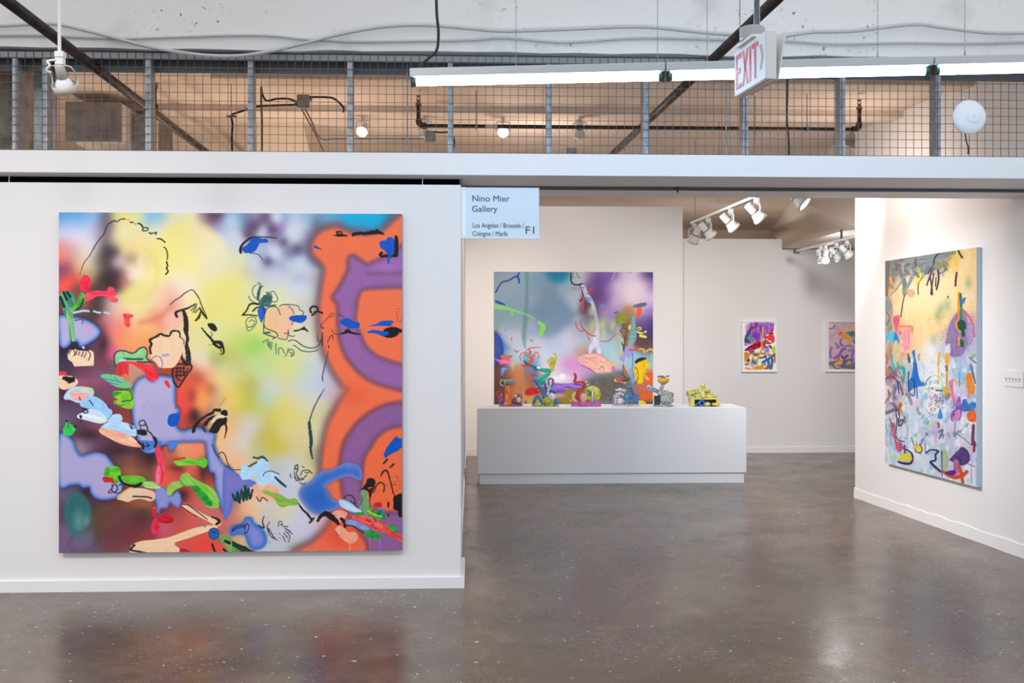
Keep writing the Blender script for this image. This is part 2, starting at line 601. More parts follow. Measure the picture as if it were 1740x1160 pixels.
MB().box((-4.4, YM + 0.10, ZT - 0.10), (4.6, YM + 0.11, ZT - 0.004)).build('top_rail', GREYSTRIP, mesh)
# wires: one mesh each way, shared
pitch = 0.0508
x0 = at(42.5, 180, Y=YM).x
vw = MB().tube([(0, 0, 0), (0, 0, ZT - ZB0 - 0.004)], 0.0021, 4)
vme = bpy.data.meshes.new('mesh_wire')
vme.from_pydata(vw.v, [], vw.f)
vme.materials.append(WIRE)
k0, k1 = -6, 128
for k in range(k0, k1):
    X = x0 + k * pitch
    if X < -3.75 or X > 3.75:
        continue
    o = bpy.data.objects.new('mesh_wire', vme)
    C.objects.link(o)
    o.parent = mesh
    o.location = (X, 0, 0.001)
hw = MB().tube([(-3.9, 0, 0), (3.9, 0, 0)], 0.0021, 4)
hme = bpy.data.meshes.new('cross_wire')
hme.from_pydata(hw.v, [], hw.f)
hme.materials.append(WIRE)
z0 = at(150, 98.9, Y=YM).z
for k in range(12):
    z = z0 - k * pitch
    if z < ZB0 + 0.01:
        break
    o = bpy.data.objects.new('cross_wire', hme)
    C.objects.link(o)
    o.parent = mesh
    o.location = (0, -0.004, z - ZB0)

# thin threaded rods behind the mesh
for px, lab in ((692, 'thin steel rod standing behind the mesh at the end of the first tube light'), (1234, 'thin steel rod standing behind the mesh near the exit sign')):
    p = at(px, 180, Y=YM + 0.07)
    tag(MB().tube([(p.x, p.y, ZB0), (p.x, p.y, ZT)], 0.005, 6).build('threaded_rod', GALV, origin=(p.x, p.y, ZB0)), lab, 'rod')

# stained concrete column behind the mesh at the left
c0 = at(-30, 180, Y=6.75)
c1 = at(20, 180, Y=6.75)
tag(MB().box((c0.x, 6.75, 2.45), (c1.x, 7.1, ZC)).build('concrete_column', RAWC, origin=(c0.x, 6.75, 2.45)), 'rust stained raw concrete column behind the wire mesh', 'column')
# grey metal panels behind the mesh at the left
for (pa, pb, d, h, m, lab) in ((57, 71, 6.55, 0, GALV, 'pale galvanised upright strip behind the mesh beside the hanging lamp'),
                               (84, 94, 6.5, 0, DUCT, 'narrow grey upright strip behind the mesh stud')):
    a, b = at(pa, 180, Y=d), at(pb, 180, Y=d)
    tag(MB().box((a.x, d, 2.645), (b.x, d + 0.03, ZC)).build('metal_upright', m, origin=(a.x, d, 2.645)), lab, 'upright')

# ================================================================== air handling unit behind the mesh, left
hv = at(157, 240, d=8.0)
hvac = thing('air_duct', 'grey sheet metal duct box with side grille behind the wire mesh', 'duct', (hv.x, hv.y, hv.z))
q0, q1 = at(110, 240, d=7.9), at(205, 172, d=7.9)
MB().box((q0.x, q0.y, q0.z), (q1.x, q0.y + 0.02, q1.z)).build('end_panel', DUCT, hvac, bevel=0.012)
g0, g1 = at(205, 176, d=7.95), at(275, 194, d=9.2)
gb0, gb1 = at(205, 243, d=7.95), at(300, 272, d=9.2)
PINK = mat('pinkish_duct_liner', (226, 206, 194), 0.6)
mb = MB()
yb = q0.y + 0.02
bx0, bx1 = q0.x, q1.x
mb.hexa([(bx0 + .02, yb, q0.z + .012), (bx1, yb, q0.z + .012), (bx1 + 0.02, yb + 1.5, q0.z + .012), (bx0 + 0.02, yb + 1.5, q0.z + .012),
         (bx0 + .02, yb, q1.z - .012), (bx1, yb, q1.z - .012), (bx1 + 0.02, yb + 1.5, q1.z - .012), (bx0 + 0.02, yb + 1.5, q1.z - .012)])
mb.build('duct_body', mat('pale_duct', (206, 200, 196), 0.5, 0.2), hvac)
# galvanised side branch and grille on the right side of the duct
s0, s1 = at(217, 258, d=8.15), at(262, 194, d=8.15)
sb = MB().box((bx1, s0.y, 2.75), (s1.x, s0.y + 0.5, s1.z)).build('branch', GALV, hvac)
gx = s1.x
mbg = MB().hexa([(gx, s0.y + .02, 2.78), (gx + .012, s0.y + .02, 2.78), (gx + .012, s0.y + .48, 2.78), (gx, s0.y + .48, 2.78),
                 (gx, s0.y + .02, s1.z - .02), (gx + .012, s0.y + .02, s1.z - .02), (gx + .012, s0.y + .48, s1.z - .02), (gx, s0.y + .48, s1.z - .02)])
gr = mbg.build('grille', mat('grille_frame', (206, 182, 168), 0.5), hvac)
for k in range(11):
    yy = s0.y + 0.06 + k * 0.036
    MB().box((gx + .012, yy, 2.80), (gx + .02, yy + 0.012, s1.z - .05)).build('slat', DUCT, gr)
for (px, py) in ((127, 244), (206, 238)):
    p = at(px, py, d=7.95)
    MB().tube([(p.x, p.y - .02, p.z), (p.x, p.y - .02, q0.z + 0.03)], 0.006, 6).build('hanger_bolt', GREYSTRIP, hvac)

# ================================================================== pipes
ZP = 3.18


def pipe_run(name, p0, p1, lab, r=0.03, zp=ZP):
    a, b = at(*p0, Z=zp), at(*p1, Z=zp)
    d = (b - a)
    a = a - d * 0.10
    b = b + d * 0.35
    return tag(MB().tube([a, b], r, 12).build(name, BLKPIPE, smooth=True, origin=a), lab, 'pipe')


pl = pipe_run('iron_pipe', (10, 0), (350, 258), 'black iron pipe passing through the mesh above the duct box')
pr = pipe_run('iron_pipe', (1318, 0), (1045, 258), 'black iron pipe passing behind the exit sign', zp=3.24)
# cross sprinkler pipe with two upright heads
dS = 7.9
za = at(1085, 217, d=dS)
e0, e1 = at(712, 214, d=dS), at(1466, 218, d=dS)
e0.z = e1.z = za.z - 0.0
e1.y = e0.y = za.y
sp = thing('sprinkler_pipe', 'black horizontal sprinkler pipe with an upturned head at each end', 'pipe', (e0.x, e0.y, e0.z))
MB().tube([(e0.x + .03, e0.y, e0.z), (e1.x - .03, e0.y, e0.z)], 0.0165, 10).build('pipe', BLKPIPE, sp, smooth=True)
BRASS = mat('dull_brass', (132, 92, 66), 0.45, 0.5)
RUST = mat('brown_elbow', (70, 44, 36), 0.5, 0.2)
for (ex, sg) in ((e0.x, 1), (e1.x, -1)):
    MB().tube([(ex + sg * .06, e0.y, e0.z), (ex + sg * .025, e0.y, e0.z + .002), (ex + sg * .004, e0.y, e0.z + .024), (ex, e0.y, e0.z + .055)], 0.026, 10).build('elbow', RUST, sp, smooth=True)
    MB().tube([(ex, e0.y, e0.z + .05), (ex, e0.y, e0.z + .16)], 0.0165, 10).build('riser', BLKPIPE, sp, smooth=True)
    hd = MB().lathe([(0.0, 0.16), (.024, .16), (.024, .175), (.018, .18), (.012, .2), (.012, .205), (0, .205)], (ex, e0.y, e0.z), (0, 0, 1), 10)
    hd.tube([(ex - .012, e0.y, e0.z + .2), (ex - .013, e0.y, e0.z + .215), (ex, e0.y, e0.z + .232)], .004, 5)
    hd.tube([(ex + .012, e0.y, e0.z + .2), (ex + .013, e0.y, e0.z + .215), (ex, e0.y, e0.z + .232)], .004, 5)
    hd.lathe([(0, .23), (.02, .232), (.02, .236), (0, .237)], (ex, e0.y, e0.z), (0, 0, 1), 10)
    hd.build('sprinkler_head', BRASS, sp)
for px in (809, 1375):
    p = at(px, 205, d=dS)
    MB().box((p.x - .006, e0.y - .022, e0.z - .022), (p.x + .006, e0.y + .022, e0.z + .022)).tube([(p.x, e0.y, e0.z), (p.x, e0.y, ZC)], .004, 5).build('hanger', GALV, sp)
p = at(835, 215, d=dS)
MB().tube([(p.x - .045, e0.y, e0.z), (p.x + .045, e0.y, e0.z)], 0.0172, 10).build('label_band', mat('pale_band', (196, 190, 184), 0.5), sp)
# upright riser at the left pipe
hp = at(262, 176, d=7.6)
sh = thing('sprinkler_riser', 'short brown sprinkler riser standing on the pipe above the duct', 'pipe', hp)
MB().tube([hp - Vector((0, 0, .03)), hp + Vector((0, 0, .13))], 0.0185, 10).build('riser', BLKPIPE, sh, smooth=True)
MB().lathe([(0, .12), (.027, .12), (.027, .155), (.016, .16), (.012, .19), (0, .195)], hp, (0, 0, 1), 10).build('sprinkler_head', BRASS, sh)
MB().tube([hp + Vector((0, 0, -.05)), hp + Vector((0, 0, -.01))], 0.03, 10).build('tee', RUST, sh)

# ================================================================== conduits on the concrete beam
FLEX = mat('flexible_conduit', (214, 214, 212), 0.5, 0.1)
nt = FLEX.node_tree
wv = nt.nodes.new('ShaderNodeTexWave')
wv.bands_direction = 'X'
wv.inputs['Scale'].default_value = 34
bp = nt.nodes.new('ShaderNodeBump')
bp.inputs['Strength'].default_value = 0.9
tcn = nt.nodes.new('ShaderNodeTexCoord')
nt.links.new(tcn.outputs['Object'], wv.inputs['Vector'])
nt.links.new(wv.outputs['Fac'], bp.inputs['Height'])
nt.links.new(bp.outputs['Normal'], nt.nodes['Principled BSDF'].inputs['Normal'])
rampc = nt.nodes.new('ShaderNodeValToRGB')
rampc.color_ramp.elements[0].color = lin((150, 150, 150))
rampc.color_ramp.elements[1].color = lin((228, 228, 226))
nt.links.new(wv.outputs['Fac'], rampc.inputs['Fac'])
nt.links.new(rampc.outputs['Color'], nt.nodes['Principled BSDF'].inputs['Base Color'])
cA = [(-20, 44), (0, 44), (60, 41), (95, 41), (130, 48), (190, 63), (260, 81), (340, 93), (400, 95), (460, 87), (520, 73), (580, 58), (650, 46), (720, 43), (800, 49), (860, 53), (960, 50), (1090, 46), (1200, 56), (1260, 60), (1325, 62), (1380, 55), (1450, 53), (1550, 42), (1600, 47), (1680, 56), (1760, 56)]
cB = [(-20, 60), (0, 60), (70, 60), (150, 64), (200, 66), (300, 63), (400, 60), (460, 61), (520, 67), (600, 71), (700, 70), (800, 68), (860, 65), (960, 72), (1080, 65), (1200, 67), (1260, 70), (1330, 70), (1420, 75), (1540, 73), (1640, 74), (1760, 71)]
for pts, yy, r, lab in ((cA, 6.114, 0.0105, 'white flexible conduit sagging below the concrete beam edge'), (cB, 6.1405, 0.0085, 'thinner white flexible conduit clipped straight along the concrete beam')):
    P = smooth_path([at(x, y, Y=yy) for x, y in pts], 8)
    tag(MB().tube(P, r, 8).build('flexible_conduit', FLEX, smooth=True, origin=P[0]), lab, 'conduit')

# black power cable dropping to the first tube light
P = smooth_path([at(741, -40, d=4.85), at(742, 20, d=4.85), at(745, 55, d=4.85), at(742, 85, d=4.85), at(727, 100, d=4.83), at(716, 110, d=4.82), at(713, 117.5, d=4.81)], 6)
tag(MB().tube(P, 0.007, 8).build('power_cable', BLACK, smooth=True, origin=P[-1]), 'thick black cable curving down to the tube light end', 'cable')

# electrical box and cables behind the mesh, left of centre
dJ = 7.6
jb0, jb1 = at(504, 183, d=dJ), at(525, 160, d=dJ)
jb = thing('junction_box', 'grey electrical junction box under the ceiling behind the mesh', 'electrical box', (jb0.x, jb0.y, jb0.z))
MB().box((jb0.x, jb0.y, jb0.z), (jb1.x, jb0.y + .06, jb1.z)).build('box', GALV, jb, bevel=.004)
MB().box((jb0.x + .005, jb0.y - .004, jb0.z + .006), (jb1.x - .005, jb0.y, jb1.z - .006)).build('cover', DUCT, jb)
MB().tube([(jb0.x - .02, jb0.y + .03, jb0.z + .04), (jb0.x, jb0.y + .03, jb0.z + .04)], .012, 8).build('connector', GALV, jb)
MB().tube([(jb1.x, jb0.y + .03, jb0.z + .07), (jb1.x + .02, jb0.y + .03, jb0.z + .07)], .012, 8).build('connector', GALV, jb)


def cable(pts, d, r, m, lab, cat='cable', name='electric_cable'):
    P = smooth_path([at(x, y, d=d) for x, y in pts], 6)
    return tag(MB().tube(P, r, 6).build(name, m, smooth=True, origin=P[0]), lab, cat)


cable([(444, 147), (446, 160), (453, 171), (470, 168), (490, 168), (504, 173)], dJ, .008, BLACK, 'upper black cable entering the junction box from the left')
cable([(392, 195), (420, 186), (437, 181), (470, 179), (504, 178)], dJ, .008, BLACK, 'lower black cable arching from the pipe clamp to the junction box')
cable([(526, 165), (550, 165), (566, 167), (578, 176), (584, 184), (583, 191)], dJ, .008, BLACK, 'black cable arching from the junction box to the ceiling track')
cable([(444, 147), (444, 175), (445, 205), (445, 235), (445, 275)], dJ, .0085, BLACK, 'black cable hanging straight down left of the junction box')
cable([(393, 198), (395, 212), (394, 235), (395, 275)], dJ - .1, .009, BLACK, 'black cable hanging from the clamp beside the duct')
cable([(512, 184), (525, 208), (538, 232), (552, 262)], dJ, .006, mat('copper_red_cable', (168, 110, 92), 0.5), 'thin reddish cable slanting down from the junction box')
cable([(518, 184), (530, 207), (545, 235), (580, 236), (720, 236)], dJ + .05, .007, GALV, 'thin grey conduit running from the junction box along the ceiling')
cable([(738, 224), (750, 225), (762, 225), (770, 232), (772, 245), (768, 257)], 8.2, .007, BLACK, 'short black cable curling down from the small ceiling box')
cable([(1338, 112), (1338, 160), (1337, 200), (1340, 235), (1341, 275)], 6.4, .006, BLACK, 'black cable hanging behind the mesh right of the exit sign')
b0, b1 = at(722, 240, d=8.25), at(740, 222, d=8.25)
tag(MB().box((b0.x, b0.y, b0.z), (b1.x, b0.y + .05, b1.z)).build('ceiling_box', GALV, bevel=.004, origin=b0), 'small grey metal box on the ceiling behind the sprinkler pipe', 'electrical box')
b0, b1 = at(962, 262, d=8.6), at(980, 251, d=8.6)
tag(MB().box((b0.x, b0.y, b0.z), (b1.x, b0.y + .05, b1.z)).build('ceiling_box', GALV, bevel=.004, origin=b0), 'small grey metal box just above the beam behind the mesh', 'electrical box')
p = at(393, 198, d=dJ - .1)
cl = thing('pipe_clamp', 'small rusty strut clamp holding a black cable to the ceiling', 'clamp', p)
MB().tube([p, (p.x, p.y, ZC)], .004, 6).build('rod', GALV, cl)
MB().box((p.x - .035, p.y - .01, p.z - .004), (p.x + .04, p.y + .01, p.z + .006)).build('bar', RUST, cl)
# cream partition piece standing in the space behind the mesh
w0, w1 = at(437, 186, d=9.0), at(512, 186, d=9.0)
mb = MB().hexa([(w0.x, w0.y, 1.9), (w1.x + .35, w0.y, 1.9), (w1.x + .35, w0.y + .1, 1.9), (w0.x, w0.y + .1, 1.9),
                (w0.x, w0.y, ZC), (w1.x, w0.y, ZC), (w1.x, w0.y + .1, ZC), (w0.x, w0.y + .1, ZC)])
struct('trim_8', mb, mat('cream_board', (236, 222, 200), .8), 'cream boarding against the ceiling left of centre')

# ================================================================== track lights


def track_lamp(lab, top, aim, lit=False, s=1.0, group=None, m=None, head_drop=0.15, power=0, name='track_spotlight'):
    m = m or mat('track_lamp_enamel', (206, 208, 208), 0.45)
    top = Vector(top)
    aim = Vector(aim).normalized()
    t = thing(name, lab, 'spotlight', top, group)
    MB().box(top + Vector((-.017, -.03, -.045)) * s, top + Vector((.017, .03, 0)) * s).build('adapter', m, t, bevel=.003)
    c = top + Vector((0, 0, -.045 - head_drop)) * s
    h = Vector((aim.x, aim.y, 0))
    side = Vector((0, 0, 1)).cross(h).normalized() if h.length > .05 else Vector((1, 0, 0))
    yk = top + Vector((0, 0, -.052)) * s
    R = .066 * s
    for sg in (-1, 1):
        MB().tube([yk, yk + side * sg * R * .85, yk + side * sg * R + Vector((0, 0, -.012)) * s, c + side * sg * R], .006 * s, 6).build('yoke_arm', m, t)
    prof = [(0, -.115), (.026, -.115), (.031, -.108), (.031, -.03), (.036, -.02), (.052, .03), (.058, .034), (.058, .056), (.053, .056), (.05, .04)]
    MB().lathe([(r * s, hh * s) for r, hh in prof], c, aim, 20).build('lamp_head', m, t, smooth=True)
    MB().lathe([(.0318 * s, -.034 * s), (.0345 * s, -.03 * s), (.0345 * s, -.026 * s), (.032 * s, -.022 * s)], c, aim, 20).build('seam_band', GREYSTRIP, t)
    bm_ = BULBGLOW if lit else mat('frosted_glass_bulb', (232, 230, 226), .3)
    MB().lathe([(0.0, .05 * s), (.03 * s, .048 * s), (.05 * s, .04 * s)], c, aim, 20).build('bulb', bm_, t)
    MB().tube(smooth_path([top + Vector((0, 0, -.045)) * s, top + Vector((.012, .01, -.09)) * s, c - aim * .10 * s], 5), .004 * s, 6).build('cord', m, t)
    if power:
        l = spot('lamp_glow', c + aim * .065 * s, c + aim, power, 100, WARMW, .04, .8)
    return t


# hanging track in the inner room
T0 = at(1176, 379, d=9.9)
T1 = at(1283, 337, d=8.02)
T1.z = T0.z
td = (T1 - T0)
T2 = T0 + td * 1.9
tr = thing('hanging_track', 'white ceiling track hung on thin rods in the inner room', 'light track', T0)
sd = Vector((0, 0, 1)).cross(td).normalized() * .018
mid = (T0 + T2) / 2
MB().obox(mid, (T2 - T0) / 2, sd, (0, 0, .012)).build('rail', WHITEMET, tr)
MB().obox(mid - Vector((0, 0, .0125)), (T2 - T0) / 2, sd * .35, (0, 0, .001)).build('slot', BLACK, tr)
for px, f in ((1184, .06), (1231, .48), (1290, 1.0)):
    q = T0 + td * f
    MB().tube([q, (q.x, q.y, ZC)], .004, 6).build('rod', GALV, tr)
und = Vector((0, 0, -.013))
names = ['farthest', 'second', 'third', 'fourth', 'fifth']
aims = [(-.25, .5, -.85), (.75, .15, -.75), (.75, .1, -.75), (.75, .1, -.75), (.62, -.4, -.62)]
labs = ['white spotlight facing away at the end of the hanging track',
        'white tilted spotlight beside the end lamp of the hanging track',
        'white tilted spotlight in the middle of the hanging track',
        'white tilted spotlight on the hanging track close to the soffit',
        'white spotlight half hidden by the soffit with a glowing face']
for i, (f, a_, lb) in enumerate(zip((.045, .30, .66, 1.02, 1.50), aims, labs)):
    track_lamp(lb, T0 + td * f + und, a_, lit=(i == 4), s=1.0, group='spotlights on the hanging track', head_drop=.09)

# track under the concrete beam at the right
U0, U1 = at(1351, 427, d=12.4), at(1453, 402, d=10.55)
U1.z = U0.z
ud = U1 - U0
tr = thing('beam_track', 'grey white light track fixed under the sloping concrete beam', 'light track', U0)
sd = Vector((0, 0, 1)).cross(ud).normalized() * .018
MB().obox(U0 + ud * .7, ud * .7, sd, (0, 0, .012)).build('rail', WHITEMET, tr)
q = U0 + ud * .03
MB().box(q + Vector((-.03, -.03, -.03)), q + Vector((.03, .03, .03))).build('feed_box', GREYSTRIP, tr)
q = U0 + ud * .8
MB().tube([q, q + Vector((0, 0, .12))], .012, 6).build('bracket', BLACK, tr)
for i, (f, a_, lt, lb) in enumerate(((.46, (.3, .1, -.9), True, 'lit spotlight glowing white under the concrete beam'),
                                     (.54, (.1, .6, -.7), False, 'round white spotlight next to the lit one under the concrete beam'),
                                     (.72, (.7, .2, -.6), False, 'white tilted spotlight under the concrete beam beside the bracket'),
                                     (.88, (.7, .2, -.6), False, 'white tilted spotlight under the beam at the right wall edge'))):
    track_lamp(lb, U0 + ud * f + und, a_, lit=lt, s=.95, group='spotlights under the concrete beam', head_drop=.10)

# ceiling track behind the mesh
dT = 8.5
V0, V1 = at(580, 193, d=dT), at(851, 198.5, d=dT)
V1.y = V0.y
V1.z = V0.z
tr = thing('ceiling_track', 'white light track on the ceiling seen through the mesh', 'light track', V0)
MB().box((V0.x, V0.y - .018, V0.z - .014), (at(1090, 195, d=dT).x, V0.y + .018, V0.z + .014)).build('rail', WHITEMET, tr)
MB().tube([(V0.x + .2, V0.y, V0.z), (V0.x + .2, V0.y, ZC)], .005, 6).build('rod', GALV, tr)
for px, a_, lt, lb in ((617, (-.15, -.75, -.5), True, 'glowing spotlight on the ceiling track nearest its cable end'),
                       (722, (.1, .5, -.8), False, 'unlit spotlight on the ceiling track above the sprinkler elbow'),
                       (855, (0, -.8, -.45), True, 'glowing spotlight on the ceiling track in front of the sprinkler pipe band'),
                       (987, (.1, .5, -.8), False, 'unlit spotlight on the ceiling track beside the slanting pipe')):
    q = at(px, 198, d=dT)
    track_lamp(lb, (q.x, V0.y, V0.z - .014), a_, lit=lt, s=.9, group='spotlights on the ceiling track', head_drop=.09)

# ================================================================== hanging lamp in front of the mesh, left
dH = 4.9
ht = at(101, 88, d=dH)
hl = thing('hanging_spotlight', 'cream spotlight with a bulging white bulb hung on a white rod', 'spotlight', ht)
MB().tube([ht, ht + Vector((0, 0, 1.0))], .0085, 10).build('rod', WHITEMET, hl)
px1 = dH / F
MB().box(ht + Vector((-.018, -.02, -.030)), ht + Vector((.026, .02, 0.0))).build('adapter', WHITEMET, hl, bevel=.004)
MB().box(ht + Vector((-.017, -.018, -.066)), ht + Vector((.024, .018, -.031))).build('swivel', WHITEMET, hl, bevel=.004)
hc = at(101, 118, d=dH)
axis = Vector((.02, .72, -1)).normalized()
MB().lathe([(0, -.012), (.020, -.012), (.0235, -.004), (.0245, .06), (.0, .06)], hc + Vector((0, 0, .014)), axis, 18).build('socket', CREAMMET, hl, smooth=True)
bc = hc + Vector((0, 0, .014)) + axis * .06
MB().lathe([(.022, 0), (.030, .006), (.040, .024), (.046, .046), (.044, .056), (.02, .066), (0, .068)], bc, axis, 24).build('bulb', mat('white_glass_bulb', (240, 242, 246), .12), hl, smooth=True)
MB().lathe([(.0585, .030), (.0605, .030), (.057, .066), (.055, .066)], bc, axis, 28).build('ring', CREAMMET, hl, smooth=True)
rc = bc + axis * .045
xx = Vector((1, 0, 0))
for sg in (-1, 1):
    MB().tube(smooth_path([ht + Vector((.003, 0, -.068)), ht + Vector((sg * .045, 0, -.070)), ht + Vector((sg * .064, .005, -.085)), rc + xx * sg * .063 + Vector((0, 0, .05)), rc + xx * sg * .061], 4), .0035, 6).build('yoke_arm', CREAMMET, hl, smooth=True)
MB().tube(smooth_path([ht + Vector((-.012, -.02, -.045)), ht + Vector((-.05, -.02, -.052)), ht + Vector((-.034, -.03, -.075)), ht + Vector((-.055, -.02, -.095)), ht + Vector((-.035, -.01, -.105))], 5), .006, 6).build('cord_knot', WHITEMET, hl, smooth=True)

# ================================================================== tube lights
z0, Ls, Lc = 4.83, 0.105, 1.2155
X0 = (697 - CX) / F * z0
ztop = CAMZ + (HY - 118.5) / F * z0
ax = (RV * Lc - FV * Ls).normalized()
Ltot = math.hypot(Lc, Ls)
nrm = ax.cross(Vector((0, 0, 1))).normalized()     # horizontal, across
labels = ['tube light fixture whose end the thick black cable feeds', 'tube light fixture behind the exit sign', 'tube light fixture above the round white disc']
GREEN = mat('green_tube_collar', (42, 112, 82), .5)
for i in range(3):
    P0 = EYE + FV * z0 + RV * X0 + ax * (Ltot * i)
    P0.z = ztop
    t = thing('tube_light', labels[i], 'tube light', P0, 'tube lights hung in a row')
    cc = P0 + ax * (Ltot / 2)
    MB().obox(cc - Vector((0, 0, .020)), ax * (Ltot / 2 - .003), nrm * .034, (0, 0, .020)).build('housing', mat('pale_grey_enamel', (206, 208, 208), .45), t, bevel=.004)
    tz = Vector((0, 0, -.062))
    MB().tube([P0 + ax * .032 + tz, P0 + ax * (Ltot - .032) + tz], .0175, 14).build('tube', TUBEGLOW, t, smooth=True)
    for e in (.024, Ltot - .024):
        MB().tube([P0 + ax * (e - .008) + tz, P0 + ax * (e + .008) + tz], .0185, 12).build('tube_collar', GREEN, t)
        q = P0 + ax * (e - .013 if e < .5 else e + .013)
        MB().obox(q + Vector((0, 0, -.058)), ax * .006, nrm * .017, (0, 0, .024)).build('socket', BLACK, t)
    for f in ((.42, .97) if i == 0 else (.16, .80) if i == 1 else (-.18 + .30, .9)):
        q = P0 + ax * (Ltot * f)
        MB().tube([q + Vector((0, 0, -.002)), q + Vector((0, 0, 1.2))], .0016, 5).build('wire', GALV, t)
        MB().tube([q + nrm * .012, q + Vector((0, 0, .04)), q - nrm * .012], .0014, 4).build('hook', GALV, t)

# ================================================================== exit sign
E1 = at(1303, 92, d=3.96)
ed = (FV - RV * .168).normalized()       # along the sign, away from the viewer
en = Vector((0, 0, 1)).cross(ed)
if en.dot(RV) > 0:
    en = -en                              # face turned to the left
Lx, Hx, Tx = .325, .195, .042
ec = E1 + ed * (Lx / 2)
zc = ec.z
ex = thing('exit_sign', 'white exit sign with red letters and an arrow hung from the ceiling', 'exit sign', (ec.x, ec.y, zc + .3))
cb = ec - en * (Tx / 2)
MB().obox(cb, ed * (Lx / 2), en * (Tx / 2), (0, 0, Hx / 2)).build('housing', WHITEMET, ex, bevel=.004)
fp = MB().obox(cb + en * (Tx / 2 + .002), ed * (Lx / 2 - .004), en * .002, (0, 0, Hx / 2 - .004)).build('face_plate', mat('white_sign_face', (232, 232, 230), .5), ex)
MB().obox(cb - Vector((0, 0, Hx / 2 + .003)), ed * (Lx / 2 - .01), en * .004, (0, 0, .003)).build('bottom_lens', mat('pink_lens', (226, 168, 160), .4), ex)
# second panel hanging open on the far side
MB().hexa([(cb - en * (Tx / 2 + .006) + ed * s1 * (Lx / 2) + Vector((0, 0, s2 * Hx / 2)) - en * (.03 if s2 > 0 else 0) - en * o1).to_tuple()
           for s2 in (-1, 1) for (s1, o1) in ((-1, 0), (1, 0), (1, .004), (-1, .004))]).build('rear_panel', WHITEMET, ex)
RED = mat('exit_red', (206, 62, 70), .5, col2=(224, 120, 122), scale=9)
fo = cb + en * (Tx / 2 + .0045)
along = -ed                                # reading direction runs towards the viewer
start = fo + ed * (Lx / 2 - .022) - Vector((0, 0, .070))


def gl(polys, x, wd):
    mb = MB()
    for poly in polys:
        pts = [start + along * (x + wd * a) + Vector((0, 0, .145 * b)) for a, b in poly]
        mb.prism(pts, en * .0012)
    return mb


E_ = [[(0, 0), (.24, 0), (.24, 1), (0, 1)], [(.24, 0), (1, 0), (1, .13), (.24, .13)], [(.24, .44), (.85, .44), (.85, .57), (.24, .57)], [(.24, .87), (1, .87), (1, 1), (.24, 1)]]
X_ = [[(0, 0), (.26, 0), (1, 1), (.74, 1)], [(.74, 0), (1, 0), (.26, 1), (0, 1)]]
I_ = [[(0, 0), (1, 0), (1, 1), (0, 1)]]
T_ = [[(.37, 0), (.63, 0), (.63, .87), (.37, .87)], [(0, .87), (1, .87), (1, 1), (0, 1)]]
for g, x, wd in ((E_, 0, .055), (X_, .066, .062), (I_, .140, .017), (T_, .168, .062)):
    gl(g, x, wd).build('letter', RED, ex)
GREYC = mat('unlit_chevron', (176, 170, 168), .5)
gl([[(0, .16), (.45, .16), (1, .5), (.6, .5)], [(.6, .5), (1, .5), (.45, .84), (0, .84)]], .243, .036).build('arrow', GREYC, ex)
tp = cb + Vector((0, 0, Hx / 2))
MB().obox(tp + Vector((0, 0, .006)) + ed * .02 + en * .012, ed * .085, en * .030, (0, 0, .006)).build('mounting_plate', WHITEMET, ex, bevel=.002)
MB().lathe([(0, .012), (.050, .012), (.052, .020), (.052, .060), (.048, .066), (0, .066)], tp + ed * .03, (0, 0, 1), 24).build('canopy', mat('brushed_canopy', (176, 174, 172), .4, .4), ex, smooth=False)
MB().tube([tp + ed * .02 + Vector((0, 0, .06)) + RV * .015, tp + ed * .02 + Vector((0, 0, 1.0)) + RV * .015], .0125, 12).build('stem', GALV, ex, smooth=True)
MB().tube([tp + ed * .06 + Vector((0, 0, .06)) - RV * .04, tp + ed * .06 + Vector((0, 0, 1.0)) - RV * .038], .0025, 6).build('hanger_wire', GALV, ex)

# ================================================================== access point on the mesh
ac = at(1646, 199, Y=YM - .02)
ap = thing('access_point', 'round white wireless access point disc fixed to the mesh', 'access point', ac)
R_ = .108
wp = mat('white_plastic', (236, 238, 240), .35)
MB().lathe([(0, 0), (R_ * .97, 0), (R_, .006), (R_ * .98, .014), (R_ * .8, .027), (R_ * .45, .034), (0, .036)], ac, (0, -1, 0), 40).build('body', wp, ap, smooth=True)
c2 = ac + Vector((.015, 0, 0))
MB().lathe([(R_ * .40, .030), (R_ * .40, .0375), (R_ * .37, .039), (0, .039)], c2, (0, -1, 0), 32).build('cap', wp, ap, smooth=True)
lg = MB().tube(smooth_path([c2 + Vector((-.007, -.0392, .008)), c2 + Vector((-.007, -.0392, -.002)), c2 + Vector((0, -.0392, -.008)), c2 + Vector((.007, -.0392, -.002)), c2 + Vector((.007, -.0392, .008))], 4), .0014, 5)
lg.build('logo', mat('pale_grey_mark', (196, 198, 200), .5), ap)
P = smooth_path([at(1640, 227, Y=YM - .016), at(1642, 240, Y=YM - .012), at(1645, 250, Y=YM - .012), at(1645, 262, Y=YM - .012)], 6)
tag(MB().tube(P, .0042, 6).build('network_cable', BLACK, smooth=True, origin=P[-1]), 'thin black cable under the round white disc', 'cable')

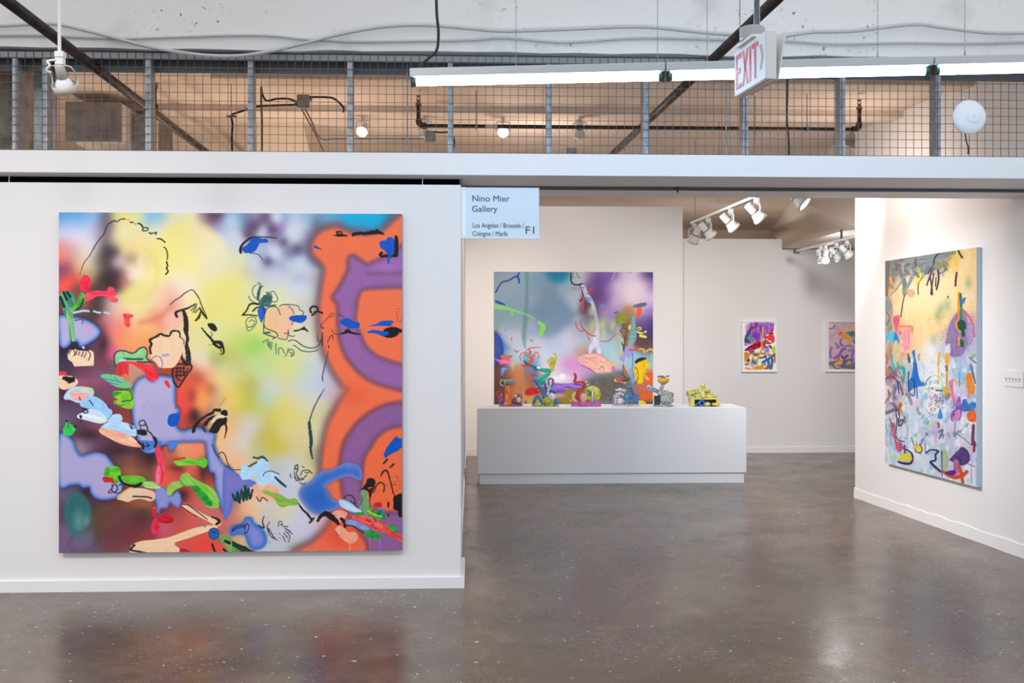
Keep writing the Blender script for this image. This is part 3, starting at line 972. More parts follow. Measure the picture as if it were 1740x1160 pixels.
# ================================================================== gallery sign
g0, g1 = at(786, 405, Y=6.16), at(916, 319, Y=6.16)
sg = thing('gallery_sign', 'pale blue white rectangular sign lettered Nino Mier Gallery F1 at the wall end', 'sign', (g0.x, 6.16, g0.z))
MB().box((g0.x + .018, 6.16, g0.z), (g1.x, 6.172, g1.z)).build('panel', mat('sign_panel', (218, 232, 242), .45), sg)
MB().box((XR + .001, 6.152, g0.z), (g0.x + .0185, 6.18, g1.z)).build('edge_strip', mat('sign_strip', (250, 250, 250), .5), sg)
for zz in (g0.z + .012, g1.z - .015):
    MB().tube([(g0.x + .01, 6.1515, zz), (g0.x + .01, 6.149, zz)], .003, 8).build('screw', GALV, sg)
INK = mat('sign_ink', (70, 76, 88), .6)
for body, px, py, hp, sq in (('Nino Mier', 801.5, 342, 15.0, 1.02), ('Gallery', 801.5, 359.5, 15.0, 1.0),
                            ('Los Angeles / Brussels /', 802.5, 386.5, 11.6, .79), ('Cologne / Marfa', 802.5, 400.5, 11.6, .79), ('F1', 891.5, 397, 18.5, 1.15)):
    q = at(px, py, Y=6.1585)
    text_mesh(body, hp * 6.16 / F * 1.0, 'lettering', INK, sg, (q.x, q.y, q.z), (1, 0, 0), (0, 0, 1), .0006, sq)

# small items
q = at(1151, 318, Y=6.545)
tag(MB().box((q.x - .004, 6.53, q.z - .035), (q.x + .004, 6.55, q.z)).build('hook', BLACK, origin=q), 'small black hook on the steel channel', 'hook')
q = at(15, 299, Y=6.2)
tag(MB().tube([(q.x, q.y, 2.45), (q.x + .004, q.y, 2.512)], .003, 5).build('shim', WHITEMET, origin=(q.x, q.y, 2.45)), 'thin white shim in the dark gap at the far left', 'shim')
q = at(718, 306, Y=6.2)
tag(MB().tube([(q.x, q.y, 2.45), (q.x, q.y, 2.512)], .0025, 5).build('shim', WHITEMET, origin=(q.x, q.y, 2.45)), 'thin white shim in the dark gap beside the sign', 'shim')

# light switch plate on the right wall


def on_right(px, py, off=0.0):
    v = FV + RV * ((px - CX) / F) + Vector((0, 0, (HY - py) / F))
    t = ((R0 + rn * off) - EYE).dot(rn) / v.dot(rn)
    return EYE + v * t


s0, s1 = on_right(1708, 656), on_right(1708, 629)
lsw = (s1 - s0).z
st = s0 - rd * .215
sw = thing('switch_plate', 'white multi gang light switch plate on the angled wall', 'light switch', s0)
cc = (s0 + st) / 2 + Vector((0, 0, lsw / 2)) + rn * .004
MB().obox(cc, rd * .1075, rn * .004, (0, 0, lsw / 2)).build('plate', mat('switch_white', (236, 234, 232), .4), sw, bevel=.003)
for k in range(5):
    q = s0 - rd * (.028 + .038 * k) + Vector((0, 0, lsw * .50)) + rn * .012
    MB().obox(q, rd * .005, rn * .007 + Vector((0, 0, .004)), (0, 0, .006)).build('toggle', mat('switch_toggle', (200, 206, 206), .4), sw)
    MB().obox(q - Vector((0, 0, .016)) - rn * .0035, rd * .004, rn * .001, (0, 0, .003)).build('screw', GREYSTRIP, sw)

# ================================================================== plinth
Yp = at(1040, 821, Z=0).y
pz = .779
xa, xb = at(811.2, 693.3, Y=Yp - .02).x, at(1268.3, 693.3, Y=Yp - .02).x
pl_ = thing('display_plinth', 'long low white display plinth with a recessed base', 'plinth', ((xa + xb) / 2, Yp, 0))
PLW = mat('plinth_white', (220, 224, 228), .6)
MB().box((xa, Yp - .02, .108), (xb, Yp + .58, pz)).build('body', PLW, pl_, bevel=.002)
MB().box((xa + .02, Yp, 0), (xb - .02, Yp + .55, .107)).build('toe_base', PLW, pl_)

# ================================================================== ceramics on the plinth


class Sculpt:
    """pieces given in photo pixels around the base point, turned to metres at the plinth"""

    def __init__(self, name, label, ox, oy, s, basepx, basey=690):
        self.ox, self.oy, self.s = ox, oy, s
        self.base = at(basepx, basey, Z=pz)
        self.bpx, self.bpy = basepx, basey
        self.k = (self.base - EYE).dot(FV) / F
        self.zb = self.base.z
        self.t = thing(name, label, 'sculpture', self.base, 'ceramic sculptures in a row on the plinth')

    def p(self, tx, ty, dy=0.0):
        x = self.ox + tx / self.s
        y = self.oy + ty / self.s
        return Vector((self.base.x + (x - self.bpx) * self.k, self.base.y + dy * self.k / self.s, self.base.z + max((self.bpy - y) * self.k, -.0) + 0.0))

    def r(self, v):
        return v / self.s * self.k

    def tube(self, name, pts, r, m, dy=0, n=9):
        P = smooth_path([self.p(*q) if len(q) > 2 else self.p(q[0], q[1], dy) for q in pts], 5) if len(pts) > 2 else [self.p(q[0], q[1], dy) for q in pts]
        if isinstance(r, (list, tuple)):
            rr = [self.r(r[0] + (r[1] - r[0]) * i / (len(P) - 1)) for i in range(len(P))]
        else:
            rr = self.r(r)
        return MB().tube(P, rr, n).build(name, m, self.t, smooth=True, floor=self.zb)

    def blob(self, name, c, r, m, dy=0, noise=.12, seed=0, ry=None):
        q = self.p(c[0], c[1], dy)
        rx, rz = self.r(r[0]), self.r(r[1])
        q.z = max(q.z, self.base.z + rz * .9)
        return MB().blob(q, (rx, self.r(ry) if ry else min(rx, rz), rz), noise, seed, 18, 12).build(name, m, self.t, smooth=True, floor=self.zb)

    def box(self, name, x0, y0, x1, y1, m, d0=-80, d1=80, bevel=.003):
        a, b = self.p(x0, y1, d0), self.p(x1, y0, d1)
        return MB().box(a, b).build(name, m, self.t, bevel=bevel, floor=self.zb)

    def lathe(self, name, prof, c, axis, m, dy=0, n=24):
        return MB().lathe([(self.r(a), self.r(h)) for a, h in prof], self.p(c[0], c[1], dy), axis, n).build(name, m, self.t, smooth=True, floor=self.zb)

    def ring(self, name, c, R, r, m, dy=0, sq=1.0, axis='y'):
        q = self.p(c[0], c[1], dy)
        P = []
        for k in range(25):
            a = 2 * math.pi * k / 24
            if axis == 'y':
                P.append(q + Vector((math.cos(a) * self.r(R), 0, math.sin(a) * self.r(R) * sq)))
            else:
                P.append(q + Vector((math.cos(a) * self.r(R), math.sin(a) * self.r(R) * sq, 0)))
        return MB().tube(P, self.r(r), 9, cap=False).build(name, m, self.t, smooth=True, floor=self.zb)


def glaze(n, a, b, scale=30, rough=.28):
    return mat('glaze_' + n, a, rough, col2=b, scale=scale, bump=.35, bscale=60, coat=.3)


G_PUR = glaze('purple', (96, 52, 118), (164, 96, 150), 55)
G_ORA = glaze('amber', (176, 66, 16), (226, 128, 30), 30, .15)
G_GRY = glaze('grey_green', (146, 156, 146), (70, 92, 104), 60)
G_OLV = glaze('olive', (150, 150, 66), (196, 196, 98), 30)
G_SND = glaze('sand', (196, 170, 130), (150, 140, 140), 40)
G_BLU = glaze('blue', (18, 74, 150), (40, 140, 190), 50)
G_YEL = glaze('yellow', (206, 196, 30), (150, 160, 50), 50)
G_WHT = glaze('white', (222, 216, 226), (182, 172, 192), 40)
G_GRN = glaze('green', (60, 128, 80), (190, 196, 60), 50)
G_MAG = glaze('magenta', (170, 44, 140), (206, 96, 190), 40)
G_RED = glaze('red', (164, 20, 28), (190, 34, 36), 20)
G_PNK = glaze('pink', (220, 140, 150), (226, 196, 190), 50)
G_ORG = glaze('orange', (226, 170, 90), (236, 200, 140), 30)
G_TEA = glaze('teal', (10, 116, 116), (30, 150, 150), 30)
G_CYA = glaze('cyan', (20, 122, 190), (60, 160, 210), 40)
G_COB = glaze('cobalt', (8, 84, 176), (10, 130, 200), 40)
G_SLV = glaze('silver', (186, 196, 196), (128, 136, 138), 60, .22)
G_BLK = glaze('black', (30, 26, 34), (60, 54, 66), 40)
G_SUN = glaze('sun_yellow', (244, 196, 10), (240, 160, 20), 30)
G_DUN = glaze('dun_yellow', (190, 176, 70), (214, 204, 110), 40)
G_LBL = glaze('ice_blue', (196, 222, 236), (60, 140, 180), 50)

# 1 - tube on an amber bottle, purple mass
s = Sculpt('ceramic_sculpture', 'purple ceramic sculpture with an amber neck and a hollow tube on top', 840, 630, 16.57, 868)
s.blob('purple_lump', (195, 810), (75, 190), G_PUR, 0, .14, 1, 80)
s.blob('purple_lump', (640, 850), (150, 140), G_PUR, 20, .16, 2, 100)
s.blob('purple_lump', (720, 720), (80, 80), G_PUR, 40, .2, 3)
s.box('foot', 140, 930, 790, 992, G_PUR, -90, 90)
s.lathe('bottle', [(0, -420), (125, -420), (122, -330), (105, -200), (82, -80), (76, 150), (70, 170), (0, 170)], (380, 570), (0, 0, 1), G_ORA, -10)
s.blob('bottle_foot', (340, 920), (95, 75), G_SND, -60, .1, 4)
s.blob('amber_drop', (345, 770), (55, 95), glaze('honey', (236, 160, 40), (226, 120, 20)), -90, .05, 5, 30)
s.lathe('tube', [(62, 0), (92, 0), (96, 30), (84, 60), (80, 330), (60, 335), (55, 300), (58, 10)], (235, 330), (1, .35, .06), G_GRY, -60)
s.ring('tube_lip', (240, 330), 78, 20, G_OLV, -65)
s.lathe('disc', [(0, 0), (68, 0), (72, 14), (0, 18)], (680, 810), (-.1, -1, .1), glaze('pale_yellow', (222, 204, 120), (196, 170, 120)), -120)
s.tube('bar', [(560, 690), (630, 745)], 26, G_LBL, -90)
s.tube('bar', [(600, 850), (650, 925)], 28, glaze('deep_green', (10, 70, 60), (30, 110, 90)), -110)
s.blob('bead', (895, 875), (40, 45), G_PUR, 0, .2, 6)

# 2 - blue limbs
s = Sculpt('ceramic_sculpture', 'blue ceramic sculpture of branching limbs on a yellow green base', 895, 630, 16.57, 927)
s.box('base', 175, 945, 905, 990, G_GRN, -90, 90)
s.tube('limb', [(230, 230), (330, 390), (410, 520), (480, 680), (500, 760)], (50, 62), G_BLU, 0)
s.blob('limb_head', (245, 255), (62, 75), G_BLU, 0, .1, 7)
s.tube('limb', [(495, 300), (530, 430), (560, 560), (560, 680)], (36, 44), G_BLU, 10)
s.tube('limb', [(695, 290), (660, 410), (600, 560), (570, 690)], (30, 36), G_LBL, -10)
s.tube('limb', [(650, 540), (760, 580), (810, 640)], (70, 40), G_BLU, 20)
s.tube('arch', [(190, 985), (225, 820), (300, 730), (370, 790), (440, 960)], 48, G_BLU, -20)
s.blob('core', (580, 820), (120, 140), G_YEL, 0, .15, 8)
s.blob('flower', (710, 715), (112, 82), G_WHT, -100, .18, 9, 60)
s.lathe('cone', [(0, 0), (72, 0), (66, 60), (20, 150), (0, 160)], (830, 920), (0, 0, 1), G_COB, -60)
s.ring('loop', (680, 320), 72, 30, G_PUR, 40, 1.5)
s.tube('leaf', [(250, 450), (320, 480), (390, 590)], (40, 25), G_GRN, 30)
s.blob('moss', (310, 930), (100, 50), G_YEL, -60, .25, 10)
s.blob('moss', (820, 945), (80, 42), G_GRN, -80, .25, 11)

# 3 - yellow disc with red curl
s = Sculpt('ceramic_sculpture', 'yellow disc and red curling figure on a magenta slab', 965, 630, 16.57, 996)
s.box('slab', 105, 868, 930, 988, G_MAG, -90, 90)
s.lathe('disc', [(0, 0), (228, 0), (236, 20), (230, 70), (205, 84), (0, 70)], (700, 660), (0, -1, 0), glaze('acid_yellow', (206, 206, 20), (168, 172, 40), 35), 60, 36)
s.tube('red_curl', [(160, 70), (205, 110), (215, 190), (185, 300), (300, 300), (430, 310), (465, 410), (390, 500), (285, 560), (265, 680), (270, 850)], (34, 48), G_RED, -20)
s.blob('pink_cone', (430, 750), (105, 140), G_PNK, -50, .14, 12)
s.tube('orange_arc', [(215, 600), (150, 680), (150, 790), (230, 845), (300, 850)], 34, G_ORG, -30)
s.tube('white_column', [(685, 560), (685, 870)], 26, G_WHT, -60)
s.ring('teal_arc', (665, 625), 62, 22, G_TEA, -50, .8)
s.blob('blue_bead', (745, 825), (34, 34), G_CYA, -90, 0, 13)
s.tube('pink_curl', [(555, 290), (490, 330), (510, 390), (590, 400)], 22, G_PNK, 20)
s.tube('grey_chip', [(530, 550), (610, 540)], 28, G_GRY, -40)
s.tube('grey_chip', [(530, 680), (590, 650)], 24, G_GRY, -40)
s.blob('pearl', (75, 835), (38, 30), G_SND, -20, .1, 14)
s.tube('pin', [(105, 840), (105, 985)], 12, G_PUR, -20)

# 4 - white twigs, blue figure
s = Sculpt('ceramic_sculpture', 'stacked white twigs and a bright blue figure on a grey slab', 1030, 640, 19.34, 1063, 689.5)
s.box('slab', 205, 905, 1110, 958, G_WHT, -90, 90)
for i, (x0_, y0_, x1_, y1_) in enumerate(((300, 445, 660, 440), (330, 430, 640, 500), (300, 560, 580, 610), (390, 520, 590, 590), (240, 640, 430, 640), (260, 650, 470, 700), (410, 400, 560, 450))):
    s.tube('twig', [(x0_, y0_), ((x0_ + x1_) / 2, (y0_ + y1_) / 2 - 18), (x1_, y1_)], (34, 26), G_WHT, -30 + 12 * i)
s.tube('post', [(300, 660), (300, 910)], (60, 48), G_WHT, 0)
s.blob('block', (460, 800), (130, 110), G_WHT, -40, .1, 15)
s.tube('blue_limb', [(640, 388), (740, 362), (815, 350)], (26, 42), G_COB, 0)
s.tube('blue_limb', [(810, 360), (850, 480), (885, 590), (800, 680), (690, 680)], (42, 52), G_COB, 0)
s.blob('blue_body', (690, 670), (105, 95), G_CYA, -30, .14, 16)
s.tube('blue_limb', [(800, 690), (910, 650), (1000, 570), (1005, 535)], (46, 26), G_COB, -20)
s.tube('blue_limb', [(1050, 580), (1030, 680), (1015, 770), (880, 745)], (34, 42), G_CYA, -30)
s.blob('blue_foot', (1010, 845), (60, 60), G_COB, -30, .12, 17)
s.tube('blue_leg', [(600, 700), (595, 910)], 26, G_CYA, -40)
s.box('violet_block', 750, 780, 920, 905, glaze('violet_grey', (92, 96, 140), (130, 130, 160)), -40, 60)
s.tube('red_stem', [(640, 440), (760, 450), (780, 480)], 14, glaze('vermilion', (214, 60, 40), (196, 80, 60)), 20)

# 5 - silver pot with yellow cup
s = Sculpt('ceramic_sculpture', 'crumpled silver grey pot with a yellow cup raised on a stem', 1090, 630, 16.57, 1127, 690)
s.lathe('foot', [(0, 0), (270, 0), (275, 20), (265, 46), (0, 46)], (610, 990), (0, 0, 1), G_SLV, 0)
s.blob('pot', (690, 800), (205, 190), G_SLV, 0, .16, 18, 180)
s.blob('rim_lump', (700, 620), (110, 80), G_SLV, -20, .28, 19)
s.blob('rim_lump', (820, 680), (80, 100), G_SLV, 0, .3, 20)
s.blob('rim_lump', (540, 640), (90, 80), G_SLV, -30, .25, 21)
s.box('black_niche', 350, 690, 505, 945, G_BLK, -130, 0)
s.lathe('spout', [(0, 0), (70, 0), (76, 30), (62, 120), (60, 330), (0, 340)], (160, 450), (1, .2, -.42), G_LBL, -20)
s.tube('stem', [(600, 380), (570, 470), (525, 600)], (46, 56), G_SLV, 0)
s.lathe('cup_base', [(0, 0), (50, 0), (90, 30), (150, 80), (0, 85)], (615, 385), (0, 0, 1), G_SLV, 0)
s.lathe('cup', [(0, 0), (150, 0), (166, 25), (164, 100), (150, 105), (140, 60), (0, 55)], (617, 312), (0, 0, 1), G_SUN, 0)
s.blob('red_ball', (630, 200), (52, 40), G_RED, -20, 0, 22)
s.tube('wing', [(450, 160), (540, 155), (610, 145)], (26, 22), G_TEA, -20)
s.tube('wing', [(700, 150), (790, 140)], (24, 20), G_TEA, 0)
s.tube('wing_bridge', [(600, 148), (705, 148)], 8, G_SLV, -10)
s.tube('wing_post', [(560, 150), (560, 240)], 12, G_SLV, -10)
s.tube('wing_post', [(740, 150), (740, 240)], 12, G_SLV, 0)

# 6 - olive box with dumb-bell shapes
s = Sculpt('ceramic_sculpture', 'olive yellow open box piled with ball and cylinder shapes', 1155, 640, 19.34, 1194, 690)
s.box('side', 310, 690, 470, 955, G_DUN, -90, 130)
s.box('side', 1185, 700, 1240, 950, G_DUN, -90, 130)
s.box('back', 470, 720, 1185, 955, G_BLK, 110, 130)
s.box('box_floor', 470, 935, 1185, 958, G_BLK, -80, 110)
s.box('lid', 300, 690, 1245, 742, G_DUN, -100, 135)
s.lathe('cylinder', [(0, 0), (95, 0), (105, 20), (100, 330), (80, 360), (0, 362)], (250, 560), (1, .25, .16), G_OLV, -30)
s.lathe('dumbbell', [(0, -80), (60, -75), (90, -30), (92, 20), (66, 66), (44, 90), (42, 230), (60, 260), (86, 310), (80, 370), (40, 405), (0, 408)], (752, 615), (-.02, 0, 1), G_DUN, -90)
s.blob('yellow_lump', (840, 455), (80, 95), G_OLV, -20, .12, 23)
s.lathe('stub', [(0, 0), (62, 0), (66, 20), (60, 120), (0, 124)], (880, 470), (1, -.1, -.05), G_OLV, 10)
s.tube('petal', [(420, 430), (520, 400), (640, 410)], (20, 46), G_DUN, 20)
s.tube('petal', [(520, 400), (600, 470), (680, 560)], (40, 30), G_DUN, 30)
s.tube('petal', [(880, 560), (1000, 570), (1110, 560)], (40, 22), G_OLV, 0)
s.blob('leaf_pile', (1000, 640), (160, 60), G_DUN, -40, .25, 24)
s.blob('leaf_pile', (560, 640), (110, 60), G_OLV, -30, .25, 25)
s.blob('yellow_lump', (1180, 685), (50, 40), G_OLV, -20, .15, 26)
s.ring('blue_loop', (705, 855), 78, 28, G_COB, -95)
s.tube('blue_stem', [(640, 820), (560, 870), (475, 945)], 26, G_COB, -95)
s.blob('coil', (890, 890), (100, 62), G_DUN, -60, .22, 27)
s.ring('torus', (1160, 890), 105, 44, G_DUN, -140, .75, 'z')
s.blob('foot', (350, 920), (60, 40), G_DUN, -60, .1, 28)

# ================================================================== painted canvases


def hash01(ix, iy, seed):
    h = (ix.astype(np.int64) * 374761393 + iy.astype(np.int64) * 668265263 + seed * 974711) & 0x7fffffff
    h = ((h ^ (h >> 13)) * 1274126177) & 0x7fffffff
    return ((h ^ (h >> 16)) & 0xffff) / 65535.0


def vnoise(x, y, seed=0):
    ix, iy = np.floor(x), np.floor(y)
    fx, fy = x - ix, y - iy
    fx, fy = fx * fx * (3 - 2 * fx), fy * fy * (3 - 2 * fy)
    a, b = hash01(ix, iy, seed), hash01(ix + 1, iy, seed)
    c_, d = hash01(ix, iy + 1, seed), hash01(ix + 1, iy + 1, seed)
    return (a * (1 - fx) + b * fx) * (1 - fy) + (c_ * (1 - fx) + d * fx) * fy


def fnoise(x, y, seed=0):
    return (vnoise(x, y, seed) + .5 * vnoise(x * 2.1, y * 2.1, seed + 1) + .25 * vnoise(x * 4.3, y * 4.3, seed + 2)) / 1.75


class Paint:
    def __init__(self, PX, PY, nx, ny):
        self.x, self.y = PX, PY
        self.nx, self.ny = nx, ny
        self.c = np.full((len(PX), 3), 200.0)
        self.tile = (0, 0, 1)
        self.seed = 1

    def T(self, ox, oy, s, sy=None):
        self.tile = (ox, oy, s)
        return self

    def _pts(self, pts):
        ox, oy, s = self.tile
        return np.array([(ox + p[0] / s, oy + p[1] / s) for p in pts], float)

    def base(self, pts, sigma=17.0, blur=0):
        W = np.full(len(self.x), 1e-6)
        A = np.zeros((len(self.x), 3))
        mean = np.mean([p[2] for p in pts], axis=0)
        A += mean * 1e-6
        # order along y for quick windows
        for p in pts:
            sg = p[3] if len(p) > 3 else sigma
            m = np.nonzero((np.abs(self.x - p[0]) < 3.4 * sg) & (np.abs(self.y - p[1]) < 3.4 * sg))[0]
            d2 = (self.x[m] - p[0]) ** 2 + (self.y[m] - p[1]) ** 2
            w_ = np.exp(-d2 / (2 * sg * sg))
            W[m] += w_
            A[m] += w_[:, None] * np.array(p[2], float)
        self.c = A / W[:, None]
        if blur:
            g = self.c.reshape(self.ny, self.nx, 3)
            for _ in range(3):
                for ax_ in (0, 1):
                    g = np.pad(g, [(blur + 1, blur) if k == ax_ else (0, 0) for k in range(3)], mode='edge')
                    cs = np.cumsum(g, axis=ax_)
                    n_ = cs.shape[ax_]
                    k2 = 2 * blur + 1
                    g = (np.take(cs, range(k2, n_), axis=ax_) - np.take(cs, range(0, n_ - k2), axis=ax_)) / k2
            self.c = g.reshape(-1, 3)

    def _win(self, P, pad):
        x0, y0 = P.min(0) - pad
        x1, y1 = P.max(0) + pad
        return np.nonzero((self.x > x0) & (self.x < x1) & (self.y > y0) & (self.y < y1))[0]

    def _blend(self, idx, a, col):
        col = np.array(col, float)
        self.c[idx] = self.c[idx] * (1 - a[:, None]) + col * a[:, None]

    def _spline(self, P, closed, sub=5):
        n = len(P)
        out = []
        for i in range(n if closed else n - 1):
            if closed:
                p0, p1, p2, p3 = P[i - 1], P[i], P[(i + 1) % n], P[(i + 2) % n]
            else:
                p0, p1, p2, p3 = P[max(i - 1, 0)], P[i], P[i + 1], P[min(i + 2, n - 1)]
            for k in range(sub):
                t = k / sub
                out.append(.5 * (2 * p1 + (p2 - p0) * t + (2 * p0 - 5 * p1 + 4 * p2 - p3) * t * t + (3 * p1 - p0 - 3 * p2 + p3) * t ** 3))
        if not closed:
            out.append(P[-1])
        return np.array(out)

    def _sd(self, idx, P):
        x, y = self.x[idx], self.y[idx]
        best = np.full(len(idx), 1e9)
        inside = np.zeros(len(idx), bool)
        n = len(P)
        for i in range(n):
            ax_, ay_ = P[i]
            bx, by = P[(i + 1) % n]
            ex_, ey = bx - ax_, by - ay_
            t = np.clip(((x - ax_) * ex_ + (y - ay_) * ey) / (ex_ * ex_ + ey * ey + 1e-9), 0, 1)
            d2 = (x - ax_ - t * ex_) ** 2 + (y - ay_ - t * ey) ** 2
            np.minimum(best, d2, out=best)
            cr = ((ay_ > y) != (by > y))
            if by != ay_:
                inside ^= cr & (x < (bx - ax_) * (y - ay_) / (by - ay_) + ax_)
        d = np.sqrt(best)
        return np.where(inside, -d, d)

    def fill(self, pts, col, soft=.6, edge=None, ew=6.0, ea=.85, halo=None, hw=6.0, ha=.6, col2=None, streak=0.0, ang=0.0, alpha=1.0, rough=0.0, curve=True, var=7.0):
        """filled patch; edge tints the inside rim, halo the airbrushed outside"""
        self.seed += 3
        P = self._pts(pts)
        if curve and len(P) > 3:
            P = self._spline(P, True)
        pad = soft * 2 + 3 + (hw * 2.6 if halo is not None else 0)
        idx = self._win(P, pad)
        if len(idx) == 0:
            return self
        sd = self._sd(idx, P)
        x, y = self.x[idx], self.y[idx]
        if rough:
            sd = sd + (fnoise(x / 2.3, y / 2.3, self.seed) - .5) * rough
        if halo is not None:
            self._blend(idx, ha * np.exp(-(np.maximum(sd, 0) / hw) ** 2), halo)
        a = np.clip(.5 - sd / (2 * soft), 0, 1)
        a = a * a * (3 - 2 * a) * alpha
        c0 = np.tile(np.array(col, float), (len(idx), 1))
        if col2 is not None:
            ca, sa = math.cos(ang), math.sin(ang)
            u, v = x * ca + y * sa, -x * sa + y * ca
            t = fnoise(u / (16 if streak else 7), v / (2.2 if streak else 7), self.seed)
            t = np.clip((t - .32) / .36, 0, 1)
            c0 = c0 * (1 - t[:, None]) + np.array(col2, float) * t[:, None]
        if edge is not None:
            e = ea * np.exp(-(np.minimum(sd, 0) / ew) ** 2)
            c0 = c0 * (1 - e[:, None]) + np.array(edge, float) * e[:, None]
        if var:
            c0 = c0 + ((fnoise(x / 3.0, y / 3.0, self.seed + 9) - .5) * var * 2)[:, None]
        self.c[idx] = self.c[idx] * (1 - a[:, None]) + c0 * a[:, None]
        return self

    def line(self, pts, w_, col, alpha=1.0, rough=0.0, curve=True, soft=.55, dry=0.0, closed=False):
        self.seed += 3
        P = self._pts(pts)
        ws = np.array(w_ if isinstance(w_, (list, tuple)) else [w_] * len(P), float)
        if closed:
            P = np.vstack([P, P[:1]])
            ws = np.append(ws, ws[0])
        if curve and len(P) > 2:
            n0 = len(P)
            P = self._spline(P, False, 4)
            ws = np.interp(np.linspace(0, n0 - 1, len(P)), np.arange(n0), ws)
        idx = self._win(P, ws.max() + soft + 2)
        if len(idx) == 0:
            return self
        x, y = self.x[idx], self.y[idx]
        sd = np.full(len(idx), 1e9)
        for i in range(len(P) - 1):
            ax_, ay_ = P[i]
            ex_, ey = P[i + 1] - P[i]
            t = np.clip(((x - ax_) * ex_ + (y - ay_) * ey) / (ex_ * ex_ + ey * ey + 1e-9), 0, 1)
            d = np.sqrt((x - ax_ - t * ex_) ** 2 + (y - ay_ - t * ey) ** 2) - (ws[i] + (ws[i + 1] - ws[i]) * t) / 2
            np.minimum(sd, d, out=sd)
        if rough:
            sd = sd + (fnoise(x / 1.8, y / 1.8, self.seed) - .5) * rough
        a = np.clip(.5 - sd / (2 * soft), 0, 1) * alpha
        if dry:
            a = a * np.clip((fnoise(x / 1.5, y / 1.5, self.seed + 5) - dry) * 6 + .5, 0, 1)
        self._blend(idx, a, col)
        return self

    def mist(self, c, r, col, alpha=.8, ang=0.0, power=1.0):
        ox, oy, s = self.tile
        cx, cy = ox + c[0] / s, oy + c[1] / s
        rx, ry = r[0] / s, r[1] / s
        R_ = max(rx, ry) * 2.4
        idx = np.nonzero((np.abs(self.x - cx) < R_) & (np.abs(self.y - cy) < R_))[0]
        ca, sa = math.cos(ang), math.sin(ang)
        dx, dy = self.x[idx] - cx, self.y[idx] - cy
        u, v = (dx * ca + dy * sa) / rx, (-dx * sa + dy * ca) / ry
        self._blend(idx, alpha * np.exp(-(u * u + v * v) ** power), col)
        return self

    def specks(self, box, n, col, r=.8, seed=1):
        rg = random.Random(seed)
        ox, oy, s = self.tile
        for _ in range(n):
            x_, y_ = rg.uniform(box[0], box[2]), rg.uniform(box[1], box[3])
            self.line([(x_, y_), (x_ + rg.uniform(-1, 1) * s * .6, y_ + rg.uniform(-1, 1) * s * .6)], r * rg.uniform(.6, 1.3), col, .8)
        return self


def project(P):
    d = P - np.array(EYE)
    z = d @ np.array(FV)
    return CX + F * (d @ np.array(RV)) / z, HY - F * d[:, 2] / z


CANVAS_MAT = None


def canvas_material():
    global CANVAS_MAT
    if CANVAS_MAT:
        return CANVAS_MAT
    m = bpy.data.materials.new('painted_canvas')
    m.use_nodes = True
    nt = m.node_tree
    b = nt.nodes['Principled BSDF']
    ca = nt.nodes.new('ShaderNodeVertexColor')
    ca.layer_name = 'paint'
    nt.links.new(ca.outputs['Color'], b.inputs['Base Color'])
    b.inputs['Roughness'].default_value = .6
    b.inputs['Specular IOR Level'].default_value = .25
    CANVAS_MAT = m
    return m


GAIN = 1.1


def canvas(parent, name, tl, tr, bl, nx, ny, painter, gain=None):
    tl, tr, bl = (np.array(v) for v in (tl, tr, bl))
    u = np.linspace(0, 1, nx)
    v = np.linspace(0, 1, ny)
    U, V = np.meshgrid(u, v)
    U, V = U.ravel(), V.ravel()
    P = tl + U[:, None] * (tr - tl) + V[:, None] * (bl - tl)
    PX, PY = project(P)
    pc = Paint(PX, PY, nx, ny)
    pc.seed = len(name)
    painter(pc)
    col = np.clip(pc.c, 0, 255) / 255.0
    linc = np.where(col <= .04045, col / 12.92, ((col + .055) / 1.055) ** 2.4) * (gain or GAIN)
    rgba = np.ones((len(P), 4), np.float32)
    rgba[:, :3] = np.clip(linc, 0, .95)
    me = bpy.data.meshes.new(name)
    base = np.array(parent.location)
    me.vertices.add(len(P))
    me.vertices.foreach_set('co', (P - base).astype(np.float32).ravel())
    ii = np.arange((nx - 1) * (ny - 1))
    q = (ii // (nx - 1)) * nx + ii % (nx - 1)
    faces = np.stack([q, q + nx, q + nx + 1, q + 1], 1).astype(np.int32)
    me.loops.add(faces.size)
    me.loops.foreach_set('vertex_index', faces.ravel())
    me.polygons.add(len(faces))
    me.polygons.foreach_set('loop_start', np.arange(0, faces.size, 4, dtype=np.int32))
    me.update(calc_edges=True)
    at_ = me.color_attributes.new('paint', 'FLOAT_COLOR', 'POINT')
    at_.data.foreach_set('color', rgba.ravel())
    me.materials.append(canvas_material())
    o = bpy.data.objects.new(name, me)
    C.objects.link(o)
    o.parent = parent
    return o


BK = (30, 26, 28)
TEALK = (24, 58, 66)
LAV = (172, 166, 208)
BLU = (62, 118, 200)
ULT = (0, 82, 186)
ORANGE = (247, 112, 72)
PURP = (150, 98, 158)


